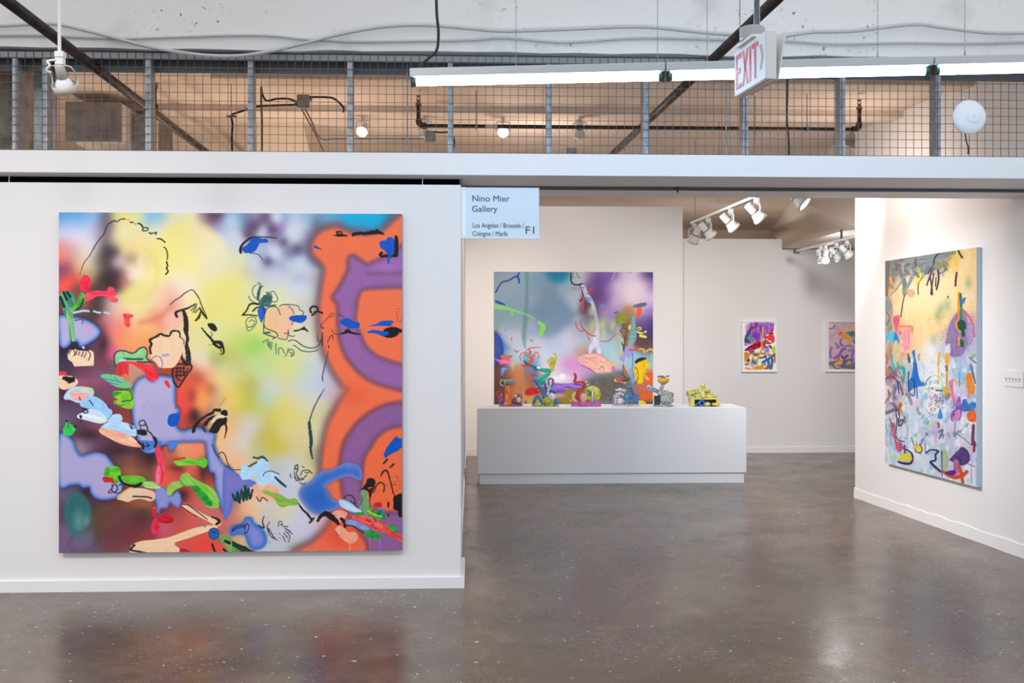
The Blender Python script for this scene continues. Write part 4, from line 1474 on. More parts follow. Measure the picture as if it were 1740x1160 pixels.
def paint_one(c):
    B = []

    def b(s):
        for q in s.split(';'):
            q = q.strip()
            if q:
                v = [float(t) for t in q.split(',')]
                B.append((v[0], v[1], (v[2], v[3], v[4])) + ((v[5],) if len(v) > 5 else ()))
    b('100,363,60,140,205;130,365,80,160,215;165,370,140,180,225;110,390,215,205,235;140,400,222,215,238;163,400,200,195,225,12;180,366,75,50,60,8;180,385,70,45,50,9;168,393,180,120,140,8')
    b('183,424,48,38,42,10;180,440,50,40,42,12;173,449,80,60,60,9;194,471,50,32,38,11;180,471,58,40,45,13;171,515,60,40,45,13;166,493,90,60,60,10;180,405,60,45,48,9')
    b('198,446,228,206,216,8;192,408,235,210,180,8;201,396,235,225,170,9;221,395,228,222,165;242,428,240,215,150;221,422,235,205,140,9;224,438,130,108,104,7;245,447,230,195,160,10;211,474,205,120,115,8;226,462,238,225,205,10;237,505,225,215,130;262,462,240,230,150;280,433,235,225,130;271,372,130,190,220,10;255,366,130,185,220,10;236,367,220,225,160,8;224,364,215,215,110,7;197,366,225,220,120,8;211,379,235,215,150,9;271,388,225,215,215,10;285,402,230,225,150')
    b('107,436,240,120,105,9;112,420,225,150,140,8;104,420,235,130,115,8;124,428,185,140,150,9;133,419,225,190,165,8;131,447,225,165,120,8;150,428,225,215,200;162,453,215,205,150,9;150,471,185,150,110,9;116,453,150,80,100,8;104,462,125,60,100,8;109,481,245,85,65,9;121,476,240,80,60,8;104,470,170,80,110,7;133,493,120,70,60,9;100,522,100,60,70,10;142,519,170,110,90,9;187,515,235,215,200,9;197,531,240,210,185,9;245,524,240,225,170;276,505,240,205,175;262,536,225,120,95,10;288,514,225,160,140,10;202,543,240,140,120,10;187,538,200,130,130,9;147,529,70,50,55,10;240,543,240,180,130,10')
    b('307,384,235,220,120;293,405,240,230,130;300,371,210,210,220,10;324,369,230,225,205,10;347,366,150,120,130,8;366,366,80,55,70,9;376,376,160,150,190,9;393,376,130,190,220,9;409,374,110,170,205,9;387,386,180,190,220,9;402,407,205,205,220,11;424,372,130,110,140,9;433,384,80,56,82,10;421,395,92,72,108,9;433,366,165,170,210,7;450,372,100,80,110,8;471,369,195,205,225,8;485,367,120,165,215,8;445,393,165,170,195,9;462,388,115,82,128,9;480,384,150,115,180,9;467,428,200,205,218,9;455,443,110,112,158,9;480,414,120,115,155,10;442,433,170,185,205,8;433,440,190,200,200,8;424,460,185,180,200,9')
    b('331,402,235,220,175;359,428,238,228,180;324,445,240,228,150;367,453,230,220,190;400,447,215,220,180,12;376,497,235,225,130;393,484,232,222,120;410,471,230,220,150;428,497,222,220,170;445,467,190,195,205,12;462,471,200,205,215,12;476,460,150,155,195,9;483,481,205,210,220,12;476,493,225,222,170,12;385,522,228,222,120;402,536,230,222,130;367,514,225,215,130;333,505,240,225,170,12;316,502,248,225,205,12;297,514,230,160,140,10;293,493,245,190,160,10;307,479,245,230,200,12;290,528,240,180,165,10;338,522,238,220,120,12')
    b('500,390,210,210,215,11;516,369,140,180,210,9;500,372,200,205,220,9;497,409,205,205,200,9;512,384,200,200,215,9;521,398,130,130,170,8;507,424,115,115,152,9;500,426,110,110,150,9;504,447,190,200,220,10;524,436,120,120,160,9;516,453,195,205,215,9;507,474,165,165,205,8;500,460,200,210,200,9;516,488,210,210,215,10;507,505,215,215,195,10;524,514,200,195,185,10;538,430,110,105,140,9;534,480,180,175,185,9')
    b('597,365,10,175,222,13;619,369,0,170,215,13;645,365,15,170,215,12;567,369,90,170,205,10;550,369,120,165,195,10;542,381,105,105,130,8;611,388,85,140,170,9;575,380,110,130,150,7;660,372,60,120,150,8')
    b('173,564,110,60,70,10;187,560,230,120,130,9;197,567,240,130,110,9;228,567,250,170,120,10;211,576,245,140,90,10;245,560,250,175,110,10;245,581,240,150,90,10;187,597,220,90,140,8;173,584,90,55,80,9;164,602,100,60,75,10;124,590,45,30,60,12;105,598,50,35,60,12;107,626,70,50,75,12;142,633,95,60,80,12;176,622,120,70,80,10;142,647,140,75,105,10;162,648,150,80,110,10;168,667,110,60,85,10;185,671,125,65,95,10;187,691,110,50,70,10;211,698,130,55,50,10;214,710,140,60,60,10;107,679,75,45,70,12;116,697,90,65,95,10;107,705,110,95,130,10;133,731,90,60,85,12;150,736,80,45,60,10;162,722,130,80,90,10;280,628,170,70,40,10;228,628,190,140,120,9;213,605,240,140,100,9;235,603,245,150,100,9')
    b('307,657,220,90,60,9;304,671,240,80,60,9;324,633,215,95,75,9;338,640,190,70,60,8;342,657,235,110,70,9;359,662,160,68,60,7;347,674,250,155,85,9;324,673,140,50,45,7;312,693,230,70,65,9;330,707,90,40,40,8;342,688,245,150,85,8;350,699,170,110,80,8;312,722,195,75,55,9;324,717,150,60,50,8;364,684,200,150,120,8;371,671,215,170,140,9;342,622,235,200,170,9;357,636,230,175,130,8;342,605,225,215,195,10;338,584,225,215,150,12;367,607,170,166,116,8;362,595,200,215,110,8;393,584,195,205,95,12;436,586,135,205,78,11;411,581,175,205,90,11;385,602,185,185,80,10;402,622,190,195,120,12;445,619,190,215,140;462,602,195,215,130;485,622,210,215,150;393,636,215,210,150;376,653,235,205,125,12;393,674,230,200,90,12;414,653,195,190,70,10;428,657,185,180,100,10;462,657,205,210,195;454,681,165,210,190,11;428,691,190,190,70,11;445,697,200,200,110,11;419,722,205,205,200,12;436,714,205,205,190,12;462,714,200,190,80,12;480,697,220,205,110;402,714,220,185,110,11;393,736,240,185,130,12;411,745,210,205,200,11;454,736,195,180,80,12;483,731,215,205,130;373,702,225,190,140,9;400,567,215,215,140;376,567,220,220,150;445,560,220,220,130')
    b('500,559,225,220,180;516,567,215,210,190,12;524,555,205,190,180,10;500,610,215,220,150;493,622,225,220,110;516,628,200,210,200;538,619,200,205,215,12;524,648,190,205,215;547,650,195,200,220,12;559,657,190,190,205,10;516,667,210,210,205;500,681,225,210,150;493,705,225,215,100;500,714,225,210,90;516,697,220,215,190;536,705,205,200,150,12;516,731,220,210,160;500,740,220,200,160;535,731,215,205,150,12;525,590,215,215,190')
    b('133,759,160,150,155,9;147,759,120,100,120,9;168,760,95,60,80,10;193,764,75,45,55,10;211,776,110,70,80,9;202,793,100,60,50,9;219,798,150,90,55,9;242,784,100,55,50,9;254,771,60,30,40,9;245,802,120,75,60,9;288,776,190,90,65,10;314,760,225,155,115,10;331,767,235,130,95,10;285,802,225,85,65,9;297,797,120,40,35,8;323,798,225,100,80,10;340,807,160,70,55,9;349,793,80,40,50,8;288,819,220,90,80,9;323,833,190,80,60,10;311,840,80,30,35,8;331,853,200,90,85,10;349,867,205,100,95,12;366,871,200,105,100;383,888,205,100,90;280,857,110,45,50,9;297,871,170,70,70,10;288,905,190,80,90,10;280,897,210,90,110,9;305,897,190,75,70,10;331,902,215,90,80;340,922,238,66,56,12;366,922,228,78,68,12;314,922,200,90,80;228,853,150,80,50,10;242,862,160,90,60,10;211,853,120,60,50,10;193,848,100,40,40,10;202,874,115,65,80,10;185,888,110,85,60,10;176,874,85,70,50,10;168,897,80,75,50,10;197,905,90,45,50,10;219,909,130,40,40,10;242,910,160,45,40,10;219,881,105,55,70,10;242,881,80,40,55,10;254,897,130,55,80,10;211,926,140,70,90;185,936,130,70,95,11;164,926,95,75,90,11;142,931,110,95,120,11;116,931,120,85,125;107,922,115,90,125;107,871,95,60,90,11;111,840,95,90,120,10;124,828,80,75,100,9;150,833,60,40,55,9;159,845,90,55,65,9;150,853,65,45,55,9')
    b('407,764,215,205,185,12;399,776,240,180,130,11;442,759,195,190,130,12;476,760,208,190,44,11;468,753,200,185,60,11;502,760,215,195,120,12;519,776,215,205,140,12;493,784,205,205,200;473,793,190,190,180,12;524,802,215,200,140,11;537,776,170,150,120,9;485,828,195,200,215;497,810,200,205,215;487,871,225,215,150,10;476,864,215,210,165,10;502,879,205,205,220;519,897,205,200,220;537,891,210,195,205,12;511,914,200,200,215;476,928,195,195,210;459,914,195,195,210;500,933,190,185,160,11;450,888,200,190,190,12;462,871,205,200,190,12;416,862,245,185,130,12;433,871,240,190,140,12;404,871,230,165,120,11;399,888,210,120,100,11;438,853,225,200,170,12;450,862,215,205,190,12;407,914,210,180,140,12;395,860,110,80,140,9')
    c.base(B, 16, 4)
    # airbrushed lights, darks and swirls of the ground
    c.T(0, 0, 1)
    for x_, y_, r_, k_ in ((467, 428, 13, .8), (499, 393, 15, .85), (445, 394, 11, .75), (431, 447, 12, .7), (402, 404, 16, .6), (512, 445, 13, .7), (471, 369, 9, .8), (394, 377, 13, .6), (507, 489, 14, .7), (475, 470, 14, .5)):
        c.mist((x_, y_), (r_, r_ * 1.1), (208, 214, 224), k_)
    for x_, y_, r_ in ((433, 385, 10), (421, 398, 8), (462, 390, 8), (455, 444, 8), (366, 365, 12), (482, 412, 8), (505, 424, 10)):
        c.mist((x_, y_), (r_, r_ * .9), (88, 66, 100), .55)
    c.line([(285, 400), (305, 388), (325, 370)], 5, (238, 222, 110), .5, soft=6)
    c.line([(205, 505), (235, 512), (262, 490), (268, 455), (250, 425)], 6, (220, 208, 110), .5, soft=7)
    c.line([(222, 470), (240, 462), (238, 440)], 5, (246, 236, 214), .5, soft=6)
    c.line([(240, 548), (268, 540), (292, 520)], 7, (206, 104, 84), .55, soft=6)
    for x_, y_, rx_, ry_ in ((118, 592, 26, 10), (175, 585, 8, 22), (254, 772, 9, 16), (330, 706, 9, 12), (310, 841, 9, 8), (300, 797, 14, 6), (150, 738, 20, 8), (205, 765, 30, 8), (110, 655, 10, 14), (345, 800, 6, 16), (160, 835, 20, 8), (240, 875, 16, 12)):
        c.mist((x_, y_), (rx_, ry_), (44, 24, 34), .6)
    for x_, y_, rx_, ry_, cc in ((316, 680, 8, 26, (240, 84, 62)), (345, 680, 9, 20, (252, 160, 90)), (290, 803, 20, 8, (232, 88, 66)), (330, 770, 20, 10, (240, 140, 100)), (350, 925, 30, 14, (240, 66, 56)), (205, 560, 12, 10, (246, 140, 120)), (225, 580, 20, 12, (250, 160, 90)), (140, 650, 16, 8, (160, 84, 118)), (225, 800, 18, 6, (160, 96, 60))):
        c.mist((x_, y_), (rx_, ry_), cc, .55)
    c.T(290, 350, 5.8)
    c.fill([(950, 1010), (1010, 990), (1080, 1000), (1140, 980), (1200, 985), (1230, 1030), (1230, 1130), (1200, 1200), (1170, 1290), (1100, 1310), (1030, 1260), (940, 1200), (930, 1100)], (242, 178, 146), soft=6, alpha=.7)
    c.T(0, 0, 1)
    # ---- airbrushed orange and purple letter form
    DK = (104, 80, 92)
    sil = [(690, 356), (670, 372), (655, 386), (640, 394), (615, 397), (590, 391), (570, 384), (550, 389), (535, 401), (528, 418), (531, 434), (543, 446), (549, 458), (545, 490), (541, 520), (542, 560), (548, 592), (563, 627), (582, 655), (589, 664), (572, 690), (557, 720), (548, 760), (544, 800), (548, 832), (556, 860), (563, 880), (552, 900), (532, 918), (505, 944), (690, 950)]
    sil = [(760, 330), (720, 340)] + sil + [(720, 950), (760, 960)]
    c.fill(sil, ORANGE, soft=6.5, edge=DK, ew=5.5, ea=.55, halo=DK, hw=9, ha=.75, curve=True, var=5)
    outer1 = [(690, 414), (670, 426), (649, 438), (632, 446), (624, 449), (611, 441), (600, 434), (592, 440), (591, 457), (585, 471), (576, 488), (565, 506), (573, 518), (574, 548), (577, 576), (586, 602), (600, 622), (619, 640), (645, 653), (690, 664)]
    outer1 = [(760, outer1[0][1])] + [(720, outer1[0][1])] + outer1 + [(720, outer1[-1][1]), (760, outer1[-1][1])]
    c.fill(outer1, PURP, soft=4.0, edge=(112, 72, 100), ew=4.5, ea=.7, halo=(128, 74, 78), hw=5, ha=.75, curve=True, var=5)
    c.mist((660, 455), (24, 12), (170, 108, 176), .8)
    c.line([(626, 465), (690, 464)], 6, (106, 74, 104), .6, soft=5)
    inner1 = [(690, 489), (640, 491), (617, 494), (610, 506), (607, 525), (606, 548), (614, 567), (624, 588), (645, 605), (690, 619)]
    inner1 = [(760, inner1[0][1])] + [(720, inner1[0][1])] + inner1 + [(720, inner1[-1][1]), (760, inner1[-1][1])]
    c.fill(inner1, (248, 112, 72), soft=4.0, edge=(150, 90, 84), ew=3.5, ea=.5, halo=(112, 70, 92), hw=6, ha=.75, curve=True, var=5)
    outer2 = [(690, 683), (662, 686), (636, 696), (611, 714), (597, 731), (586, 748), (580, 767), (577, 793), (580, 822), (584, 850), (590, 875), (612, 905), (623, 922), (633, 945), (690, 950)]
    outer2 = [(760, outer2[0][1])] + [(720, outer2[0][1])] + outer2 + [(720, outer2[-1][1]), (760, outer2[-1][1])]
    c.fill(outer2, (142, 92, 148), soft=4.0, edge=(112, 64, 92), ew=4.5, ea=.7, halo=(138, 66, 70), hw=5, ha=.75, curve=True, var=5)
    inner2 = [(690, 725), (662, 729), (642, 743), (631, 760), (621, 776), (617, 802), (616, 827), (623, 853), (648, 867), (690, 868)]
    inner2 = [(760, inner2[0][1])] + [(720, inner2[0][1])] + inner2 + [(720, inner2[-1][1]), (760, inner2[-1][1])]
    c.fill(inner2, (246, 106, 62), soft=4.0, edge=(150, 84, 84), ew=3.5, ea=.5, halo=(108, 66, 92), hw=6, ha=.75, curve=True, var=5)
    c.mist((598, 672), (30, 22), (240, 90, 56), .6)
    c.mist((580, 905), (30, 30), (226, 66, 44), .75)
    c.mist((560, 760), (8, 50), (250, 100, 58), .4)
    # eggs at the lower left
    c.T(90, 750, 5.8)
    c.fill([(230, 490), (330, 560), (380, 680), (330, 860), (270, 975), (190, 940), (120, 800), (110, 680), (150, 560)], (34, 96, 98), soft=5, edge=(60, 120, 120), ew=9, ea=.5)
    c.mist((250, 790), (60, 130), (100, 150, 145), .8)
    c.mist((330, 780), (40, 60), (130, 140, 140), .6)
    c.fill([(150, 1000), (200, 900), (300, 880), (400, 820), (440, 900), (400, 1040), (280, 1095), (180, 1070)], (108, 96, 122), soft=6, edge=(50, 50, 80), ew=5, ea=.5, alpha=.6)
    c.fill([(560, 630), (760, 640), (950, 720), (960, 820), (860, 960), (700, 1070), (560, 1095), (440, 1010), (390, 880), (420, 740)], (104, 52, 58), soft=6, edge=(84, 84, 40), ew=6, ea=.7, alpha=.55)
    # ---- lavender airbrushed bodies
    HAL = (52, 40, 78)
    lav = dict(soft=1.6, edge=BLU, ew=4.2, ea=.95, halo=HAL, hw=3.5, ha=.5, var=3)
    c.T(90, 550, 5.8)
    c.fill([(60, -75), (200, -70), (330, -40), (440, 30), (465, 90), (420, 150), (330, 205), (265, 222), (245, 185), (190, 165), (165, 205), (120, 238), (70, 215), (55, 100)], (176, 170, 212), **lav)
    c.mist((350, 40), (30, 40), (226, 140, 190), .6)
    c.fill([(800, 600), (850, 540), (920, 520), (980, 560), (1050, 510), (1140, 520), (1200, 545), (1205, 800), (1190, 1000), (1150, 1120), (1080, 1200), (1010, 1262), (920, 1272), (860, 1220), (825, 1100), (790, 960), (775, 780), (780, 680)], (178, 172, 208), **lav)
    c.T(90, 750, 5.8)
    c.fill([(60, -60), (190, -20), (230, 80), (280, 135), (350, 120), (430, 105), (520, 130), (570, 190), (610, 245), (640, 300), (690, 400), (690, 490), (640, 545), (560, 570), (480, 575), (410, 550), (370, 500), (355, 450), (300, 455), (250, 425), (180, 430), (55, 425)], (170, 162, 206), **lav)
    # right lavender arm with drips
    c.T(290, 550, 5.8)
    c.fill([(-20, 870), (40, 820), (85, 850), (60, 1000), (120, 1050), (260, 1020), (380, 1060), (440, 1090), (430, 1180), (460, 1280), (520, 1380), (600, 1430), (640, 1560), (590, 1680), (560, 1800), (520, 1850), (480, 1740), (440, 1600), (430, 1480), (380, 1440), (350, 1240), (330, 1165), (200, 1160), (60, 1170), (30, 1230), (0, 1250), (-30, 1190), (-150, 1190), (-120, 1020)], (160, 156, 206), **lav)
    c.T(0, 0, 1)
    c.fill([(240, 690), (268, 682), (294, 684), (297, 700), (293, 722), (306, 739), (300, 744), (284, 742), (262, 744), (244, 738)], (172, 166, 208), soft=3.5, var=3)
    c.T(390, 750, 5.8)
    c.fill([(-60, 260), (30, 280), (120, 340), (260, 400), (240, 440), (150, 460), (70, 520), (30, 600), (10, 700), (-60, 740)], (124, 116, 190), soft=1.8, edge=BLU, ew=5, ea=.8, var=3)
    # bottom centre blue bodies
    c.fill([(0, 900), (30, 830), (120, 800), (160, 745), (220, 750), (250, 800), (320, 850), (360, 920), (365, 990), (320, 1050), (230, 1065), (180, 1010), (150, 930), (90, 915), (20, 930)], (132, 138, 204), soft=1.8, edge=(48, 108, 200), ew=7, ea=.95, halo=(120, 140, 150), hw=3, ha=.5, var=3)
    c.mist((70, 860), (80, 40), (48, 100, 190), .55)
    c.fill([(690, 500), (720, 440), (800, 390), (870, 320), (920, 285), (1000, 275), (1070, 240), (1150, 208), (1230, 215), (1290, 260), (1305, 320), (1300, 382), (1250, 370), (1190, 345), (1100, 360), (1010, 400), (950, 435), (960, 490), (1000, 550), (1090, 610), (1080, 650), (980, 690), (880, 720), (800, 690), (740, 620), (700, 560)], (50, 106, 192), soft=1.6, edge=(128, 132, 200), ew=6, ea=.75, halo=(90, 70, 110), hw=3, ha=.4, var=6)
    c.mist((880, 540), (110, 90), (28, 92, 184), .7)
    c.mist((1180, 250), (60, 30), (120, 136, 206), .6)
    # ---- blue drip with red strokes mid
    c.T(90, 750, 5.8)
    c.fill([(1010, 460), (1070, 440), (1120, 470), (1150, 530), (1230, 490), (1265, 550), (1260, 620), (1230, 650), (1190, 630), (1150, 600), (1130, 650), (1060, 665), (1045, 710), (1025, 690), (1020, 620), (1000, 540)], (142, 142, 202), soft=1.2, edge=BLU, ew=3, ea=.9, var=3)
    c.fill([(840, -10), (1010, -5), (1080, 0), (1000, 70), (920, 95), (880, 60)], (70, 118, 200), soft=1.2, var=6)
    c.fill([(1130, -5), (1230, -5), (1200, 70), (1165, 85), (1140, 55)], (80, 124, 204), soft=1.6, edge=BLU, ew=3, var=3)
    # ---- top left figure
    c.T(90, 350, 5.8)
    c.fill([(60, 880), (100, 840), (150, 835), (205, 870), (220, 920), (190, 990), (190, 1060), (200, 1180), (215, 1300), (200, 1330), (170, 1300), (150, 1160), (110, 1060), (80, 960)], (92, 176, 126), col2=(40, 120, 96), streak=1, ang=1.3)
    for q in ([(75, 900), (110, 990)], [(105, 850), (135, 920)], [(140, 850), (170, 890)]):
        c.line(q, 4.5, (16, 34, 34), rough=1.5)
    c.fill([(150, 1010), (195, 1020), (210, 1180), (220, 1310), (190, 1330), (165, 1200), (130, 1090)], (146, 196, 128), col2=(108, 178, 110), streak=1, ang=1.4)
    c.fill([(265, 850), (300, 855), (320, 910), (290, 980), (230, 1020), (180, 1030), (200, 985), (235, 940), (255, 890)], (110, 196, 60), col2=(40, 140, 60), streak=1, ang=2.2)
    c.line([(300, 920), (280, 980), (230, 1025)], 3.2, (22, 52, 32), rough=1.5)
    c.fill([(300, 682), (345, 685), (370, 730), (368, 790), (350, 835), (300, 845), (265, 810), (268, 740)], (238, 48, 74), col2=(226, 20, 60))
    c.fill([(325, 860), (420, 832), (520, 838), (545, 800), (590, 800), (610, 840), (635, 865), (600, 890), (640, 915), (635, 945), (560, 940), (520, 890), (440, 890), (370, 925), (315, 935)], (244, 82, 104), col2=(232, 46, 76), streak=1, ang=.1)
    c.line([(205, 1050), (260, 1040), (310, 1030), (352, 1036)], 3.4, (170, 212, 244), rough=2)
    c.line([(405, 1035), (435, 1045), (468, 1050)], 3.2, (170, 212, 244), rough=1.6)
    c.line([(505, 1048), (555, 1058)], 2.8, (170, 212, 244), rough=1.6)
    c.line([(150, 1010), (170, 1080), (215, 1100), (180, 1050)], 1.2, (40, 70, 80), .7)
    c.line([(215, 1130), (260, 1118), (295, 1120), (290, 1160)], 1.6, (60, 70, 110), .9)
    c.fill([(690, 1065), (760, 1060), (795, 1085), (755, 1110), (765, 1170), (735, 1200), (705, 1160), (700, 1100)], (238, 40, 60), col2=(246, 110, 100))
    # dashed black arc
    c.line([(265, 680), (275, 640), (310, 555), (360, 490), (410, 400), (455, 330), (500, 280), (530, 200), (565, 165), (605, 145), (635, 155), (665, 130), (712, 128)], [.5, .6, 1.3, 1.2, 1.8, 1.6, 1.6, 1.8, 1.8, 2.2, 1.6, 1.8, 2], (36, 28, 28), rough=.8)
    for q, w_ in (([(735, 133), (748, 137)], .8), ([(760, 158), (792, 162)], 2), ([(812, 175), (822, 177)], 1.2), ([(840, 170), (865, 180), (885, 205)], 2.6), ([(880, 240), (885, 225), (910, 210), (938, 222), (925, 240), (890, 245)], 1.8), ([(950, 262), (965, 272), (985, 264)], 2.2), ([(1003, 262), (1018, 262), (1012, 278)], 2.2), ([(1028, 322), (1065, 325), (1105, 358)], 2.2), ([(1095, 405), (1115, 425), (1130, 480), (1125, 525)], 1.9), ([(1120, 548), (1130, 590), (1118, 615), (1135, 640), (1112, 672)], 2.4)):
        c.line(q, w_, BK, rough=.8)
    # ---- blue and black marks, upper middle
    c.T(290, 350, 5.8)
    c.line([(690, 455), (690, 410), (720, 365), (770, 325), (810, 308), (900, 305), (960, 306), (1040, 315)], [5, 4.6, 4, 3.2, 2.6, 1.6, 1.6, 2], (24, 22, 28), rough=1)
    c.fill([(705, 410), (760, 375), (800, 320), (850, 308), (900, 320), (945, 322), (955, 360), (880, 365), (850, 420), (810, 455), (740, 462), (710, 440)], ULT, rough=1.4)
    c.line([(780, 463), (840, 468), (880, 490), (905, 530)], 1.1, BK)
    c.T(490, 350, 5.8)
    c.fill([(430, 285), (475, 280), (468, 248), (530, 250), (535, 275), (585, 288), (560, 300), (480, 298)], (22, 14, 18), rough=2)
    c.line([(495, 268), (520, 266)], 2, (240, 110, 80))
    c.line([(640, 280), (690, 268), (760, 270), (830, 260), (900, 262), (940, 275)], [6, 5, 5.5, 7, 5, 2.4], (20, 14, 18), rough=2)
    c.line([(868, 238), (885, 245)], 4, (20, 14, 18))
    c.fill([(1045, 300), (1080, 310), (1085, 420), (1078, 495), (1040, 505), (1000, 490), (1040, 460)], (18, 16, 22), rough=1.2)
    c.line([(920, 460), (905, 480), (925, 495), (960, 490), (1000, 500)], 5, (24, 18, 24), rough=1)
    c.fill([(900, 350), (960, 335), (985, 305), (1030, 315), (1045, 370), (1040, 440), (1010, 480), (985, 480), (950, 440), (910, 410)], ULT, rough=1)
    c.line([(1015, 475), (985, 510), (985, 555)], [5, 3.4, 3.6], ULT)
    c.line([(265, 400), (290, 412), (325, 426)], [4.6, 3.6, 1], ULT)
    c.line([(225, 1050), (215, 1015), (240, 990), (280, 995), (290, 1025), (265, 1050), (235, 1075)], 3.4, BK, rough=.8)
    c.line([(260, 1045), (300, 1040), (335, 1055)], 3.2, BK, rough=.8)
    c.fill([(5, 1100), (40, 1080), (110, 1075), (175, 1078), (175, 1115), (130, 1150), (60, 1140), (20, 1125)], ULT, rough=1)
    c.line([(0, 970), (60, 975), (100, 990), (110, 1020), (150, 1045), (140, 1075)], 1.2, BK)
    c.line([(0, 990), (35, 1015), (55, 1060)], 1, BK)
    c.line([(45, 1140), (30, 1170)], 1, BK)
    c.fill([(510, 1130), (560, 1105), (610, 1110), (650, 1140), (700, 1150), (690, 1200), (620, 1195), (560, 1180), (520, 1160)], ULT, rough=1)
    c.fill([(880, 1155), (930, 1130), (1010, 1130), (1040, 1145), (1000, 1165), (920, 1170)], ULT, rough=1)
    c.line([(330, 1160), (380, 1110), (430, 1050), (440, 1080), (400, 1095)], 1, BK, .8, dry=.3)
    c.line([(485, 1060), (520, 1080), (550, 1095)], 1.1, BK, .8)
    c.specks((1060, 1000, 1115, 1150), 18, BK, .9, 4)
    # ---- finger drawing and black staff
    c.T(290, 350, 5.8)
    c.line([(-5, 970), (40, 930), (90, 900), (150, 850), (210, 825), (240, 850), (280, 910), (305, 980), (340, 1060), (360, 1105)], 1.7, (36, 30, 28), rough=.8, dry=.22)
    c.line([(60, 1090), (50, 1050), (90, 1030), (160, 1010), (200, 990), (230, 970)], [4, 4.6, 3.6, 3.2, 2.4, 2], BK, rough=1)
    for q in ([(200, 1030), (230, 1000), (245, 960)], [(220, 1045), (245, 1010), (258, 965)], [(240, 1050), (270, 1020), (285, 1000)]):
        c.line(q, 1.6, BK, rough=.6)
    c.line([(290, 1010), (320, 1060), (355, 1108)], [2.4, 3.4, 2.4], BK, rough=1)
    c.line([(245, 1130), (280, 1090), (295, 1040)], [2.4, 4.5, 2], BK, rough=1)
    c.line([(130, 1040), (150, 1120), (155, 1220)], [5, 8, 8], BK, rough=2)
    c.T(290, 550, 5.8)
    c.line([(150, -20), (150, 60), (160, 140), (155, 200), (170, 280), (175, 370), (165, 400)], [6, 8, 7, 6, 8, 9, 6], BK, rough=3.5, dry=.2)
    c.line([(120, 200), (110, 270), (105, 320), (135, 380), (140, 405)], [3, 4, 4.5, 5, 4], BK, rough=2, dry=.2)
    c.fill([(15, 470), (40, 400), (120, 395), (200, 400), (205, 445), (160, 510), (100, 600), (75, 632), (40, 590), (20, 530)], (150, 62, 52), soft=1, alpha=.5)
    c.line([(25, 560), (18, 470), (40, 405), (120, 395), (195, 400), (205, 440), (160, 500), (110, 580), (75, 625), (35, 580)], 2.8, BK, rough=1.2, closed=True)
    for yy in (440, 475, 510):
        c.line([(45, yy), (90, yy - 5), (135, yy - 2)], 2.2, BK, rough=1)
    c.line([(65, 430), (60, 520), (95, 560)], 2.4, BK, rough=1)
    c.line([(95, 430), (95, 520)], 2, BK)
    c.line([(130, 420), (130, 500), (170, 440)], 2, BK)
    # pencil figure right of the staff
    c.fill([(365, 0), (430, 0), (460, 60), (430, 75), (390, 50)], (32, 24, 24), rough=2)
    c.line([(305, 40), (350, 95), (400, 150), (430, 200)], [1.6, 3, 4, 5], BK, rough=1)
    c.line([(400, 80), (410, 110), (390, 130)], 1.2, BK)
    c.fill([(415, 175), (450, 165), (510, 175), (520, 230), (490, 245), (440, 225)], (34, 26, 26), rough=1.6)
    c.line([(460, 200), (480, 215)], 2.2, (200, 196, 130))
    c.line([(515, 230), (525, 270), (515, 295), (485, 300)], [4, 3, 2.4, 1], BK)
    c.line([(485, 245), (505, 280)], 1.4, BK)
    c.line([(370, 207), (420, 210)], .7, BK, .6)
    # peach shape with black outline left of the staff
    c.T(90, 550, 5.8)
    c.fill([(955, 160), (1010, 140), (1050, 105), (1120, 120), (1170, 90), (1230, 75), (1290, 90), (1310, 160), (1270, 300), (1200, 420), (1120, 435), (1050, 430), (1010, 380), (960, 330), (975, 240)], (250, 206, 172), col2=(246, 196, 160), streak=1, ang=1.5)
    c.line([(965, 290), (955, 240), (970, 200), (955, 160), (990, 140), (1030, 120), (1060, 100), (1110, 118), (1150, 115), (1165, 80), (1200, 68), (1245, 80), (1250, 130)], [4, 3.6, 4.4, 4.4, 3.4, 4, 3.4, 3.6, 3.4, 3.4, 3, 3, 2.6], BK, rough=1.6)
    c.line([(1250, 130), (1290, 160), (1290, 200)], 1.4, BK, dry=.2)
    c.line([(970, 350), (1010, 320), (1050, 325), (1075, 370), (1075, 420), (1020, 485), (1010, 440)], 1.5, (66, 92, 190), dry=.28)
    c.line([(990, 400), (985, 450), (950, 520)], 1.3, (66, 92, 190), dry=.28)
    c.line([(1080, 310), (1110, 298), (1140, 305), (1110, 318), (1080, 315)], 1.8, (120, 140, 214), .9)
    # peach hand left
    c.fill([(140, 300), (170, 250), (210, 245), (250, 262), (290, 265), (330, 270), (370, 258), (400, 280), (405, 340), (400, 412), (210, 420), (190, 380), (150, 350)], (248, 212, 180), curve=False, col2=(240, 204, 170))
    for q in ([(205, 255), (215, 290), (205, 315)], [(235, 265), (225, 305)], [(262, 275), (250, 310)], [(298, 275), (282, 320)], [(330, 280), (308, 330)], [(345, 268), (370, 300), (350, 360)], [(150, 300), (175, 265)]):
        c.line(q, 1.6, (40, 28, 28), rough=.8)
    c.line([(180, 250), (205, 245)], 3, BK)
    c.line([(298, 232), (302, 234)], 4.4, (170, 208, 244))
    # red cap head
    c.fill([(55, 475), (100, 468), (135, 480), (125, 505), (60, 508)], (222, 56, 62), rough=1)
    c.fill([(55, 520), (120, 510), (200, 520), (245, 560), (235, 600), (180, 630), (110, 650), (60, 620)], (248, 206, 172), col2=(240, 196, 160))
    c.fill([(90, 540), (110, 515), (160, 520), (215, 530), (210, 570), (160, 585), (120, 560)], (28, 22, 22), rough=3)
